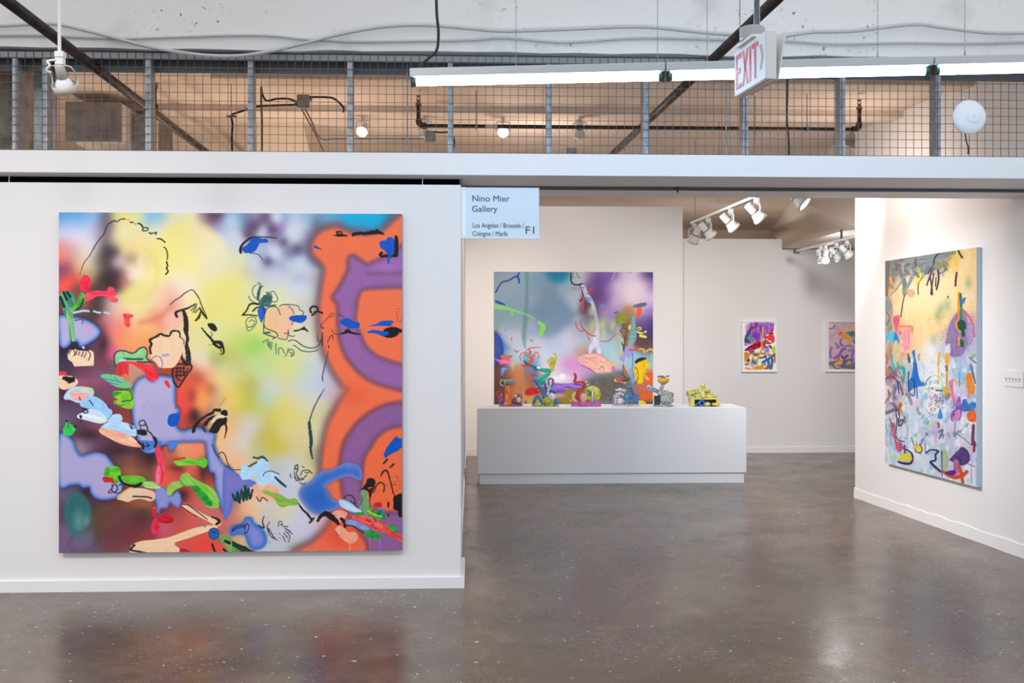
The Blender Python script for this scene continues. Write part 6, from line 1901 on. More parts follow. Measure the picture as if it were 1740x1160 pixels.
def paint_two(c):
    c.base(parse('''842,464,120,150,170;860,480,135,155,175;890,470,125,160,175;915,480,115,150,175;940,463,20,120,165,6;955,468,15,120,160,7;930,500,110,140,165;900,505,130,150,175;850,505,130,155,175;870,520,120,150,170;
    845,540,120,150,165;870,550,125,155,175;920,530,105,135,165;950,520,105,140,170;965,490,140,165,190;975,505,175,185,205,8;930,560,115,140,170;955,545,110,140,170;900,560,140,160,190;
    880,575,180,190,215;910,585,185,195,220;860,570,175,185,210,9;940,585,175,190,220;970,570,190,195,220;965,600,185,200,225;845,575,20,100,180,6;842,590,40,60,140,7;850,590,30,70,160,6;855,600,130,170,210,8;
    890,605,180,205,225;925,605,185,205,225;945,610,190,200,225;870,610,160,190,215,8;850,612,70,50,80,7;843,608,50,40,70,6;900,615,60,140,190,8;
    845,625,90,55,60,7;855,632,110,75,80,8;875,632,190,120,80,9;890,640,200,125,75,9;860,650,110,65,55,9;845,655,80,50,55,9;880,655,200,120,70;850,675,85,55,60;875,680,170,115,75;905,640,80,80,110,8;905,660,150,100,80,8;895,680,190,160,80,9;
    930,630,205,200,215;950,625,210,195,215;965,612,200,130,200,8;975,622,205,150,205,9;990,625,200,150,205,9;960,640,200,180,215;940,650,215,215,225;975,640,205,165,210,9;1000,632,190,140,200,8;
    935,665,170,140,60,8;960,675,130,110,40,9;980,672,120,105,40,8;1000,650,110,120,120,8;1020,640,100,130,130,8;1040,635,95,130,135,8;1010,665,90,90,95,9;1035,660,110,95,95,9;1060,650,130,105,100,9;1050,675,120,110,90,9;1020,680,70,75,85,8;1075,655,150,110,120,8;
    1085,640,190,130,130,8;1095,655,200,110,80,8;1105,640,220,90,60,7;1095,675,215,95,40,8;1105,668,205,90,50,8;1075,680,140,100,110,8;1085,688,60,70,90,6;1107,688,30,45,80,6;980,690,40,40,80,8;1040,690,40,40,70,7;
    985,470,200,195,205,7;975,480,150,190,195,7;1000,465,170,160,190,7;1010,470,105,75,150,7;1020,480,105,70,150,7;1030,470,130,95,175,7;1045,465,125,85,175,7;1060,470,215,195,225,9;1080,470,220,205,230,9;1095,467,110,75,150,7;1107,465,60,55,110,7;1107,485,150,120,190,7;1090,485,230,215,230;1070,490,232,220,228;1050,490,215,195,220,8;1035,495,150,115,190,7;1015,500,90,60,115,8;1005,490,120,90,150,7;1025,510,120,85,165,7;1050,510,205,185,215,8;1075,510,228,212,222;1100,510,215,195,225,9;1105,530,140,110,190,8;1090,525,200,180,215,8;
    1000,515,85,62,90,7;1010,530,95,80,110,7;1005,545,110,110,120,7;1030,530,165,140,185,8;1050,520,180,155,205,7;1068,528,165,115,80,5;1075,525,180,130,70,5;1060,545,130,100,110,7;1045,535,150,125,195,7;1095,545,115,90,160,8;1107,550,60,50,110,7;1020,555,120,120,160,8;1030,550,160,180,150,6;1040,560,110,90,150,7;1095,565,70,60,120,8;1107,570,55,48,95,7;1035,575,150,190,205,8;1050,570,170,195,190,7;1020,580,165,200,220,9;1050,590,165,200,205,8;1095,585,100,65,60,8;1105,590,120,70,55,7;
    985,560,150,165,190,9;990,585,175,190,215;985,600,190,140,110,7;1000,602,150,110,90,7;995,590,190,150,130,6;1010,610,100,130,140,7;1030,605,160,200,215;1050,605,170,205,215,8;1060,620,160,200,215,8;1045,620,200,190,205,8;1030,622,190,150,190,7;1075,605,150,190,215,7;1085,615,150,200,215,7;1100,605,120,170,200,7;1105,618,150,190,200,7;1078,632,150,190,205,7;1060,632,190,150,160,7'''), 9, 4)
    c.T(830, 450, 7.733)
    c.mist((1135, 305), (60, 26), (170, 140, 140), .8)
    # upper left
    c.line([(505, 95), (505, 300), (500, 500), (485, 720), (465, 920), (480, 1090)], [6, 4, 6, 9, 8, 2.5], (72, 128, 130), .6, soft=2, rough=2)
    c.line([(95, 360), (150, 260), (190, 220), (260, 205), (330, 165), (380, 145), (405, 100)], [2.6, 2.2, 2.6, 2.4, 2.6, 3, 2], (8, 58, 150), rough=.5)
    c.line([(380, 150), (400, 190), (402, 238)], [2.6, 3, 2.2], (8, 58, 150), rough=.5)
    c.line([(105, 480), (150, 500), (220, 522)], [4, 4, 1.6], (10, 62, 146), rough=1.6)
    c.line([(80, 545), (160, 560), (240, 570), (300, 590), (360, 605), (440, 630), (540, 670), (600, 710)], [8, 7, 5, 4, 3, 2, 2, 3], (132, 208, 110), .9, rough=2, soft=1.2)
    c.line([(300, 590), (315, 660)], 4, (120, 200, 90), .9, soft=1)
    c.fill([(640, 740), (700, 750), (750, 800), (730, 880), (690, 945), (665, 900), (680, 820)], (122, 206, 92), soft=1.2, rough=1.4)
    for q, w_ in (([(105, 850), (145, 905)], 3), ([(225, 845), (222, 865)], 2.4), ([(460, 850), (470, 875)], 3), ([(305, 960), (303, 990)], 2.2), ([(555, 985), (580, 1000)], 2.8), ([(262, 1080), (264, 1100)], 2)):
        c.line(q, w_, (176, 122, 66), .9, soft=.8)
    c.fill([(80, 870), (120, 900), (170, 980), (195, 1080), (190, 1180), (150, 1260), (60, 1300), (60, 880)], (16, 86, 170), soft=2, edge=(20, 60, 150), ew=5)
    c.mist((90, 1100), (40, 120), (90, 70, 150), .8)
    # right top
    c.T(970, 450, 7.733)
    c.line([(575, 95), (560, 150), (545, 190)], 3, (168, 196, 150), .7, soft=1.4)
    c.line([(740, 100), (800, 98)], 3, (140, 190, 160), .7, soft=1.2)
    c.line([(5, 110), (0, 190), (20, 240), (70, 262), (150, 250)], [2.4, 2.4, 2.4, 2.2, 3], BK)
    c.specks((5, 100, 130, 180), 46, (60, 66, 74), .7, 2)
    c.line([(120, 265), (150, 330), (155, 420), (125, 470)], [2.6, 1.8, 1.4, 3], BK)
    c.fill([(130, 265), (190, 275), (225, 350), (250, 390), (300, 480), (330, 580), (350, 680), (370, 780), (375, 900), (350, 980), (295, 985), (300, 920), (325, 850), (320, 720), (285, 620), (270, 520), (230, 480), (190, 440), (160, 350)], (170, 190, 230), col2=(214, 214, 240), streak=1, ang=1.3, rough=.6)
    c.line([(265, 640), (300, 640)], 2, (150, 190, 224))
    for q in ([(190, 300), (235, 380), (280, 480)], [(300, 600), (335, 720), (345, 860)], [(165, 320), (200, 420)], [(320, 660), (350, 760)]):
        c.line(q, .8, (84, 96, 150), .8)
    c.fill([(195, 440), (245, 430), (255, 470), (230, 495)], (90, 160, 200))
    c.line([(160, 297), (167, 300)], 2.2, (110, 40, 110))
    c.line([(196, 428), (204, 428)], 2, (206, 40, 60))
    c.line([(210, 385), (245, 345), (290, 298)], [1.6, 3, 2.6], (222, 62, 40))
    c.line([(165, 425), (155, 500), (158, 598)], [2, 3, 2], (214, 66, 52))
    c.line([(60, 750), (80, 820), (115, 862), (170, 868)], 1.5, (206, 56, 44))
    c.line([(135, 715), (130, 770), (165, 840), (220, 890), (270, 925), (330, 932)], [1.6, 1.6, 2, 2, 2.4, 2], (208, 54, 40))
    c.line([(215, 900), (228, 950), (248, 990)], 1.6, (208, 54, 40))
    c.line([(390, 1000), (490, 998), (550, 950), (600, 910), (650, 915), (700, 970), (740, 1040), (750, 1065)], [1.4, 1.6, 1.6, 1.8, 2, 2, 2.6, 1.6], (214, 54, 36))
    c.fill([(375, 550), (405, 520), (440, 512), (420, 545), (395, 560)], (70, 156, 190))
    for cx_, cy_, r_ in ((290, 800, 60), (410, 790, 45), (270, 590, 40), (430, 900, 45), (550, 800, 45)):
        c.mist((cx_, cy_), (r_, r_ * 1.8), (196, 204, 150), .75, .2)
    c.mist((620, 960), (40, 220), (158, 184, 160), .85)
    c.mist((740, 610), (60, 70), (178, 130, 74), .85)
    c.fill([(815, 545), (850, 520), (920, 500), (985, 495), (998, 520), (960, 545), (890, 560), (840, 560)], (120, 90, 140), col2=(70, 110, 160), streak=1, ang=-.2)
    c.fill([(880, 560), (935, 565), (910, 670), (850, 678), (870, 610)], (238, 92, 52), rough=1)
    c.line([(930, 565), (965, 560)], 2, (200, 200, 60))
    c.line([(860, 700), (900, 680), (940, 710), (970, 685)], 1.2, (140, 90, 150), .7)
    c.fill([(580, 690), (605, 640), (650, 608), (695, 620), (680, 655), (720, 680), (760, 680), (740, 740), (690, 770), (630, 770), (600, 800), (590, 750)], (158, 158, 60), col2=(128, 140, 50), rough=1)
    c.line([(580, 635), (605, 615)], 2, (80, 50, 110))
    c.line([(735, 690), (830, 692)], 2.4, (110, 160, 80))
    c.fill([(680, 780), (740, 740), (790, 700), (785, 760), (760, 800), (765, 900), (755, 1000), (700, 1160), (680, 1080), (700, 940), (650, 870), (690, 830)], (140, 112, 78), col2=(118, 98, 80))
    c.line([(685, 775), (680, 830), (645, 865), (700, 945), (705, 1060)], 1, BK, .9)
    c.line([(690, 835), (750, 835), (725, 890), (720, 990)], 1, BK, .8)
    c.line([(660, 1015), (690, 1080), (700, 1160)], 1, BK, .8)
    c.fill([(750, 820), (775, 780), (795, 810), (780, 850), (758, 850)], (232, 206, 60))
    c.fill([(800, 700), (850, 680), (850, 760), (858, 860), (860, 940), (850, 1000), (820, 1060), (770, 1080), (770, 960), (785, 850)], (126, 178, 186), col2=(104, 160, 168), streak=1, ang=1.5)
    c.line([(770, 935), (860, 940)], 1.2, (150, 200, 200))
    c.line([(870, 830), (915, 822), (915, 850), (865, 870), (920, 900), (990, 870)], 2.2, (228, 210, 84), rough=.6)
    c.line([(880, 885), (940, 890), (985, 880)], 2.6, (236, 220, 90), rough=.8)
    c.line([(915, 930), (980, 945)], 4.6, (238, 222, 70), rough=1)
    c.line([(860, 860), (930, 880), (975, 890)], 1, BK, .7)
    c.fill([(720, 1160), (740, 1080), (800, 1060), (830, 1100), (800, 1180), (760, 1230)], (158, 150, 220), rough=.8)
    c.line([(775, 1110), (830, 1120), (900, 1105)], 3.4, (196, 104, 66), rough=1)
    c.line([(825, 1020), (815, 1070)], 2.4, (226, 92, 50))
    c.line([(895, 1105), (930, 1100), (950, 1130), (970, 1160)], 1.4, (214, 208, 90))
    c.line([(990, 1135), (1040, 1105), (1080, 1120)], 2, (220, 222, 110), rough=.6)
    # lower half
    c.T(830, 570, 6.0)
    c.fill([(1060, 40), (1085, 20), (1110, 35), (1125, 90), (1150, 160), (1140, 205), (1110, 195), (1105, 150), (1085, 120), (1060, 150), (1040, 190), (1015, 160), (1030, 100)], (226, 216, 232), col2=(196, 196, 226))
    c.line([(1060, 40), (1030, 100), (1015, 165)], 1.4, (120, 180, 200), .8)
    c.fill([(900, 240), (950, 195), (1020, 180), (1110, 180), (1180, 215), (1240, 270), (1290, 330), (1285, 385), (1230, 390), (1150, 390), (1090, 385), (1040, 345), (980, 310), (940, 290)], (226, 160, 150), col2=(236, 190, 176), streak=1, ang=.4, edge=(170, 110, 110), ew=1.2, ea=.5)
    c.line([(905, 245), (960, 200), (1020, 185)], 1.6, (140, 180, 204), .9)
    c.line([(940, 300), (1000, 325), (1050, 350), (1095, 388)], .9, BK, .7)
    c.line([(960, 235), (1040, 230), (1100, 225)], 1.2, (190, 120, 116), .8)
    c.fill([(1255, 330), (1280, 310), (1295, 350), (1280, 390), (1258, 385)], (196, 110, 176))
    c.line([(1215, 275), (1260, 300), (1300, 290), (1320, 255)], 2, (226, 208, 90))
    c.mist((1180, 320), (70, 40), (240, 200, 170), .6)
    c.line([(1130, 345), (1160, 310), (1180, 350)], .8, (100, 60, 60))
    c.mist((850, 300), (110, 55), (206, 140, 204), .75)
    # grey green egg
    c.fill([(990, 470), (1050, 410), (1130, 385), (1250, 375), (1340, 350), (1400, 370), (1450, 430), (1480, 540), (1450, 640), (1380, 690), (1100, 690), (1010, 600)], (96, 116, 116), soft=3, edge=(118, 150, 156), ew=5, ea=.7, col2=(108, 92, 90))
    c.mist((1240, 520), (160, 70), (96, 78, 78), .6)
    c.mist((1400, 640), (80, 50), (120, 104, 90), .5)
    # olive ground
    c.fill([(760, 590), (820, 545), (900, 530), (905, 590), (900, 690), (760, 690)], (138, 122, 44), soft=2)
    # swirls
    c.line([(600, 270), (640, 230), (690, 240), (680, 190), (655, 180)], [3, 4, 4, 3, 1.4], (178, 178, 60), rough=.6)
    c.fill([(610, 290), (650, 240), (690, 250), (680, 300), (660, 360), (630, 365), (625, 320)], (178, 178, 64), col2=(150, 156, 60), rough=.8)
    c.line([(375, 190), (390, 150), (440, 125), (530, 120)], [1.2, 1.4, 1.6, 1.2], (216, 60, 40))
    for q in ([(330, 255), (320, 210), (350, 175), (400, 180)], [(400, 215), (430, 160), (430, 240), (400, 270)], [(440, 250), (470, 180), (500, 175), (515, 215), (500, 235)], [(380, 200), (440, 225), (470, 200)], [(415, 130), (420, 190)]):
        c.line(q, 1.5, (216, 58, 36), rough=.4)
    c.fill([(410, 290), (430, 230), (460, 240), (450, 280)], (220, 70, 44))
    c.line([(335, 300), (400, 308)], 2.4, (210, 54, 40), rough=.8)
    c.line([(355, 318), (410, 315)], 2, (210, 54, 40))
    c.line([(265, 145), (290, 170), (305, 152)], 1.6, (206, 52, 40))
    c.fill([(345, 230), (370, 180), (420, 190), (430, 240), (390, 270)], (96, 150, 160), alpha=.5, soft=2)
    c.fill([(365, 250), (420, 290), (500, 320), (510, 345), (480, 360), (420, 310), (370, 290)], (20, 110, 124), col2=(10, 84, 110), streak=1, ang=.5)
    c.fill([(490, 330), (560, 335), (630, 340), (635, 380), (610, 430), (560, 500), (530, 500), (500, 440), (540, 400), (580, 380), (500, 355)], (30, 156, 130), col2=(10, 120, 110), streak=1, ang=.6, rough=.5)
    c.line([(500, 440), (560, 400), (600, 380)], 1.2, (160, 220, 200), .8)
    c.line([(500, 325), (520, 330)], 3, (220, 236, 236))
    c.mist((440, 350), (35, 30), (116, 110, 196), .8)
    c.fill([(60, 235), (120, 245), (200, 240), (250, 245), (235, 275), (160, 285), (125, 295), (100, 265)], (232, 110, 176), col2=(222, 70, 150), rough=1)
    c.fill([(120, 215), (140, 198), (200, 205), (245, 200), (235, 225), (190, 245), (140, 235)], (176, 94, 66), col2=(196, 120, 90))
    c.fill([(125, 345), (150, 318), (215, 325), (210, 345), (165, 365), (145, 412), (128, 400)], (92, 130, 196), col2=(130, 160, 214), edge=(60, 90, 170), ew=1.2)
    c.mist((245, 290), (20, 50), (190, 206, 110), .7)
    c.line([(425, 432), (460, 436)], 3, (220, 66, 50))
    c.fill([(370, 575), (400, 540), (480, 525), (560, 520), (600, 530), (590, 560), (500, 595), (410, 610), (378, 600)], (186, 14, 28), col2=(200, 30, 40))
    c.line([(130, 560), (90, 575), (80, 600), (105, 625)], 2, (190, 40, 34))
    c.mist((330, 560), (16, 140), (140, 120, 110), .5)
    c.mist((380, 380), (14, 80), (90, 110, 120), .5)
    # white cloud, purple brush
    c.mist((720, 440), (130, 36), (232, 230, 236), .9)
    c.fill([(720, 420), (740, 390), (780, 395), (790, 425), (750, 440)], (232, 232, 240), soft=1.4)
    c.fill([(620, 490), (690, 480), (780, 490), (880, 485), (950, 495), (945, 525), (880, 550), (800, 545), (760, 590), (690, 590), (640, 540)], (104, 62, 172), col2=(160, 120, 210), streak=1, ang=.1, rough=1.2)
    c.line([(620, 505), (740, 515), (860, 505)], 1.2, (190, 160, 226), .8)
    c.mist((730, 610), (50, 26), (196, 170, 196), .7)
    c.fill([(860, 480), (880, 450), (865, 400), (870, 385), (895, 420), (890, 450), (960, 455), (990, 490), (960, 560), (900, 600), (905, 640), (880, 640), (890, 570), (930, 520), (900, 500)], (176, 26, 34), alpha=.0)
    # yellow mitt
    c.fill([(1500, 310), (1505, 260), (1540, 230), (1590, 225), (1625, 260), (1630, 310), (1610, 350), (1640, 420), (1640, 450), (1600, 440), (1585, 390), (1570, 480), (1525, 490), (1510, 470), (1485, 420), (1480, 350)], (240, 202, 12), col2=(228, 180, 10), streak=1, ang=1.4)
    c.line([(1505, 268), (1530, 250), (1560, 240), (1600, 235)], [5, 6, 6, 3], (40, 36, 24), rough=1.4)
    c.line([(1490, 330), (1510, 330), (1525, 380), (1525, 440), (1500, 490)], 1, BK, .9)
    c.fill([(1590, 385), (1640, 440), (1672, 500), (1672, 390), (1640, 380)], (222, 92, 58), soft=1)
    c.fill([(1445, 350), (1465, 325), (1480, 360), (1490, 440), (1495, 480), (1460, 480), (1450, 420)], (120, 168, 210), col2=(90, 140, 196))
    c.line([(1375, 310), (1400, 370), (1425, 440)], [2, 2.6, 2.4], (214, 70, 46), rough=.6)
    c.line([(1375, 290), (1370, 380), (1400, 430), (1440, 430)], .9, BK)
    c.line([(1470, 180), (1470, 320)], .8, BK)
    c.line([(1355, 70), (1385, 140), (1380, 270)], .9, BK)
    c.fill([(1330, 220), (1370, 190), (1395, 120), (1430, 110), (1440, 160), (1400, 210), (1380, 265), (1345, 250)], (160, 152, 222), rough=.8)
    c.line([(1330, 192), (1375, 186)], 2.4, (200, 180, 60), rough=.8)
    c.line([(1290, 440), (1290, 460), (1340, 470), (1400, 485)], 2.2, (214, 206, 110))
    c.line([(1290, 435), (1340, 440), (1365, 420)], 2, (222, 80, 50), rough=.8)
    c.line([(1310, 460), (1380, 485)], 2.4, (222, 84, 48), rough=.8)
    c.line([(1370, 465), (1440, 445)], 1.4, BK)
    c.line([(1440, 150), (1500, 140), (1560, 155)], 3, (188, 96, 70), rough=1)
    for q in ([(1540, 140), (1580, 135), (1595, 160)], [(1610, 165), (1640, 140), (1672, 150)], [(1660, 180), (1665, 240)], [(1620, 300), (1630, 330)], [(1640, 290), (1645, 330)], [(1660, 290), (1662, 330)]):
        c.line(q, 1.5, (214, 206, 90))
    c.fill([(1540, 610), (1600, 590), (1672, 575), (1672, 650), (1600, 655), (1550, 640)], (222, 100, 40), soft=2)
    c.fill([(1530, 665), (1570, 660), (1605, 685), (1590, 700), (1530, 700)], (222, 204, 30))
    c.line([(1240, 640), (1240, 680)], 1.4, BK, .8)
    c.line([(1640, 600), (1650, 680)], 3, (150, 120, 50), .7, soft=1)
    g = (vnoise(c.x * 1.3, c.y * 1.3, 55) - .5) * 6
    c.c += g[:, None]


def paint_three(c):
    c.base(parse('''1506,450,110,125,125,8;1530,450,120,135,138;1560,445,125,140,146;1590,440,120,134,138;1610,435,110,122,122,8;1625,440,226,190,100,8;1640,430,240,206,140;1658,425,242,208,150;1658,450,244,214,160;1640,460,244,212,150;
    1620,455,240,200,110,9;1615,480,246,220,165;1640,490,246,218,160;1658,490,244,210,150;1590,490,248,226,176;1560,490,250,228,180;1535,490,248,222,170;1510,480,150,110,100,7;1506,470,120,118,116,7;1515,500,226,170,120,8;
    1506,520,150,130,120,8;1520,525,246,222,172;1545,520,250,226,176;1575,520,250,224,170;1600,520,246,220,165;1625,515,236,218,170;1645,510,240,214,160;1658,515,238,208,160;1545,545,248,214,150;1575,550,244,206,140;1595,545,240,210,150;1610,540,226,206,140;1630,545,170,140,160,8;1650,545,200,170,170,9;
    1506,545,120,130,140,7;1520,545,220,170,160,8;1530,560,236,150,130,9;1545,565,240,190,150;1570,575,246,214,150;1590,575,236,214,160;1610,570,170,150,180,8;1630,575,130,100,150,8;1645,580,160,150,200;1658,575,210,200,220,8;
    1510,575,190,170,150;1525,580,216,170,140;1545,590,226,190,150;1565,600,236,210,160;1580,595,226,226,236,9;1600,590,200,206,226;1620,595,150,140,190;1640,600,170,170,210;1658,600,200,216,230;
    1510,610,190,150,140;1530,615,200,190,170;1550,625,160,190,206;1570,620,216,226,236;1590,625,226,234,240;1610,620,206,222,234;1635,625,160,196,220;1658,625,190,212,232;
    1510,645,170,140,170;1530,650,200,180,200;1550,650,196,216,232;1575,650,216,230,240;1600,650,224,234,242;1620,650,200,214,232;1640,645,180,200,226;1658,650,206,222,236;
    1510,680,180,170,190;1530,685,206,206,222;1555,680,206,222,236;1580,685,220,230,240;1605,690,210,226,238;1630,685,190,170,210;1650,690,190,190,220;
    1510,715,176,204,222;1530,715,206,222,234;1555,715,190,212,230;1580,720,190,212,228;1605,720,200,206,226;1630,720,206,218,232;1650,720,216,226,238;
    1510,745,180,208,226;1530,750,200,220,234;1555,745,214,226,238;1580,745,176,206,224;1605,750,166,196,216;1630,745,200,196,222;1650,745,206,212,232;
    1510,775,170,206,226;1535,775,196,216,232;1560,775,216,228,240;1585,780,200,220,236;1605,780,170,196,206;1630,780,180,176,206;1655,785,206,222,238;1580,800,186,212,232;1610,805,190,214,232;1640,815,200,222,238;1658,820,196,220,238;1545,790,200,218,236'''), 12, 6)
    lowm = np.clip((c.y - 585) / 40, 0, 1)
    st = fnoise(c.x / 5.0, c.y / 17.0, 91)
    st2 = fnoise(c.x / 9.0, c.y / 11.0, 93)
    a_ = (np.clip((st - .5) * 5, 0, 1) * .7 * lowm)[:, None]
    c.c = c.c * (1 - a_) + np.array((238, 241, 246)) * a_
    a_ = (np.clip((.42 - st2) * 6, 0, 1) * .75 * lowm)[:, None]
    c.c = c.c * (1 - a_) + np.array((128, 180, 208)) * a_
    a_ = (np.clip((fnoise(c.x / 7.0, c.y / 8.0, 97) - .62) * 7, 0, 1) * .5 * lowm)[:, None]
    c.c = c.c * (1 - a_) + np.array((206, 178, 214)) * a_
    tp_ = 1 - lowm
    a_ = (np.clip((fnoise(c.x / 6.0, c.y / 14.0, 99) - .5) * 5, 0, 1) * .35 * tp_)[:, None]
    c.c = c.c * (1 - a_) + np.array((252, 232, 190)) * a_
    c.T(1490, 410, 5.526)
    # grey green top strokes
    SG, SG2 = (112, 130, 132), (138, 152, 150)
    c.fill([(78, 190), (200, 165), (330, 150), (480, 130), (560, 115), (660, 100), (668, 140), (600, 200), (520, 260), (450, 320), (430, 270), (330, 200), (200, 210), (130, 220), (78, 210)], SG, col2=SG2, streak=1, ang=-.2, rough=1)
    c.line([(95, 200), (100, 300), (95, 400), (90, 500)], [9, 8, 7, 5], (122, 116, 110), rough=1.4)
    c.line([(190, 235), (230, 310), (260, 400), (260, 490)], [6, 7, 8, 7], SG, rough=1.2)
    c.line([(250, 480), (300, 400), (340, 320), (380, 290)], [5, 6, 6, 6], SG2, rough=1)
    c.line([(330, 190), (260, 320), (190, 440), (130, 500)], [6, 4, 3.4, 2], SG2, .9, rough=1)
    c.line([(130, 340), (130, 420), (120, 490)], 5, (240, 166, 96), .8)
    for q in ([(190, 230), (180, 270)], [(220, 170), (240, 180)], [(360, 150), (375, 200)], [(345, 200), (370, 215)], [(270, 215), (300, 215)]):
        c.line(q, 2, (170, 60, 84), rough=.8)
    c.fill([(270, 460), (330, 450), (360, 490), (330, 525), (290, 510)], (206, 160, 130), alpha=.8)
    for q, w_ in (([(258, 512), (240, 600), (226, 705)], 1.8), ([(590, 110), (545, 150), (530, 220), (480, 300)], 2.4), ([(520, 275), (490, 350), (470, 410)], 2.6), ([(500, 340), (515, 420), (520, 500)], 2.6), ([(535, 300), (520, 400), (505, 495)], 2), ([(575, 265), (580, 360), (560, 450)], 3), ([(555, 340), (550, 420)], 2), ([(585, 300), (620, 290), (645, 255)], 2), ([(750, 295), (742, 350), (738, 415)], 3.2), ([(765, 85), (780, 120), (800, 150)], 3.2), ([(430, 335), (390, 400), (388, 495)], 1.6), ([(665, 515), (670, 530)], 2)):
        c.line(q, w_, (62, 40, 72), rough=.8)
    c.line([(400, 280), (400, 340), (370, 400)], [6, 6, 3], (240, 220, 60), rough=1)
    c.line([(440, 260), (430, 320)], 5, (150, 166, 216), .9, rough=1)
    c.line([(745, 85), (745, 140), (740, 185)], [4, 3, 2], (246, 210, 40), rough=.8)
    c.mist((690, 205), (50, 30), (240, 196, 80), .8)
    c.fill([(670, 90), (740, 85), (735, 120), (690, 125)], (130, 136, 90), alpha=.8)
    c.fill([(560, 220), (640, 190), (620, 240), (580, 270)], (140, 140, 84), alpha=.8)
    # left figures
    c.mist((100, 600), (30, 90), (130, 140, 140), .7)
    c.fill([(85, 560), (130, 540), (150, 640), (140, 740), (140, 820), (90, 860), (80, 700)], (130, 140, 150), col2=(190, 160, 130), rough=1.4, alpha=.85)
    c.line([(90, 660), (120, 720), (95, 780)], 2, (60, 90, 150), .8)
    c.fill([(155, 715), (190, 695), (215, 700), (210, 760), (185, 860), (165, 800)], (226, 84, 116), col2=(216, 110, 120))
    c.fill([(190, 800), (260, 790), (330, 800), (335, 870), (320, 960), (280, 1060), (230, 1080), (220, 950), (240, 860)], (240, 150, 126), col2=(246, 190, 170), alpha=.85)
    c.line([(210, 800), (270, 800), (330, 800), (330, 860)], 2.4, (226, 120, 84), .9)
    c.fill([(250, 840), (310, 830), (300, 950), (270, 1040), (245, 950)], (240, 168, 176), col2=(236, 140, 160), streak=1, ang=1.5)
    c.fill([(80, 870), (130, 850), (175, 850), (165, 920), (140, 960), (110, 920), (80, 980)], (90, 196, 216), rough=1)
    c.fill([(165, 870), (185, 860), (210, 940), (195, 960), (170, 920), (150, 1010)], (20, 130, 210), rough=.8)
    c.fill([(100, 980), (130, 930), (145, 1010), (150, 1100), (100, 1100)], (196, 160, 120), col2=(176, 140, 110))
    c.fill([(160, 960), (190, 930), (210, 1000), (215, 1100), (200, 1160), (160, 1160), (150, 1050)], (206, 196, 140), col2=(216, 200, 160))
    c.line([(85, 1060), (100, 1110), (90, 1150)], 2, (200, 60, 60), .8)
    c.fill([(330, 1040), (355, 1020), (360, 1090), (375, 1160), (340, 1160), (345, 1100)], (20, 116, 214))
    c.line([(295, 1060), (305, 1130)], 4, (60, 80, 70), rough=1)
    c.line([(140, 1070), (145, 1150)], 3, (50, 180, 210))
    # green column and purple body
    c.fill([(660, 850), (690, 760), (740, 680), (800, 640), (840, 700), (860, 850), (850, 980), (790, 1070), (700, 1080), (650, 980)], (130, 104, 160), col2=(150, 130, 176), streak=1, ang=1.4, soft=1.4, rough=1.6)
    c.line([(810, 650), (860, 700), (900, 780), (915, 890)], [5, 4, 4, 4], (200, 96, 116), .85, rough=1.2)
    c.fill([(850, 780), (900, 760), (910, 880), (870, 980), (840, 900)], (160, 150, 206), alpha=.7, rough=1.5)
    c.line([(770, 480), (765, 600), (768, 720), (745, 780), (780, 850)], [3, 3, 3, 4, 3.6], (236, 140, 30), rough=.6)
    c.line([(785, 495), (790, 600), (795, 740)], [4.4, 4.6, 5], (26, 116, 92), rough=.8)
    c.line([(790, 620), (800, 730)], 2, (100, 170, 90), .8)
    c.line([(795, 775), (800, 800)], 14, (10, 78, 58), rough=1)
    c.line([(808, 850), (810, 880)], 6, (10, 84, 62), rough=.6)
    c.line([(772, 900), (770, 970)], 3.4, (238, 150, 30))
    c.line([(795, 930), (800, 975)], [5, 7], (20, 96, 66), rough=.6)
    c.fill([(795, 545), (835, 525), (820, 580), (795, 585)], (84, 110, 206))
    c.line([(830, 510), (880, 490), (915, 530)], 2, (224, 224, 236), .9)
    for cx_, cy_ in ((660, 600), (570, 700), (530, 930), (860, 390), (600, 640)):
        c.mist((cx_, cy_), (34, 60), (130, 170, 130), .6)
    c.specks((480, 700, 640, 800), 14, (230, 140, 60), 1.6, 5)
    c.specks((850, 610, 920, 960), 22, (206, 90, 66), 1.6, 6)
    c.specks((560, 820, 900, 1150), 30, (70, 50, 90), 1.2, 7)
    c.mist((500, 1040), (50, 110), (230, 232, 238), .9)
    c.fill([(640, 1000), (680, 960), (690, 1040), (650, 1080), (630, 1050)], (216, 210, 226), rough=1)
    c.fill([(640, 1060), (670, 1050), (680, 1110), (665, 1165), (640, 1140)], (226, 166, 40))
    c.line([(590, 1050), (575, 1160)], 4, (230, 170, 50))
    c.fill([(880, 1080), (920, 1050), (930, 1070), (900, 1100)], (150, 180, 130))
    c.line([(870, 1090), (930, 1140)], 2, (80, 96, 100))
    # lower part
    c.T(1490, 620, 5.27)
    c.fill([(75, 60), (110, 10), (165, 60), (160, 110), (120, 135), (80, 100)], (140, 90, 110), col2=(176, 140, 110), rough=1)
    c.line([(70, 135), (100, 110), (150, 110), (185, 160), (195, 250)], [1.6, 2, 2, 2.4, 2], (74, 44, 84))
    c.line([(195, 20), (235, 30), (245, 80), (235, 150)], [6, 6, 4, 2], (20, 170, 160), rough=.8)
    c.line([(150, 0), (155, 40)], 4, (40, 190, 200))
    c.line([(185, 40), (220, 100), (230, 180)], 1, (40, 40, 50), .8)
    c.line([(275, 40), (265, 150), (260, 240), (240, 320)], 1.4, (170, 200, 130), .9)
    c.fill([(325, 20), (350, -40), (375, 100), (400, 150), (430, 160), (425, 185), (370, 195), (320, 215), (285, 240), (285, 150), (310, 100)], (16, 130, 216), col2=(30, 100, 190), streak=1, ang=1.4)
    c.line([(355, 190), (362, 295)], 2.2, (40, 110, 170))
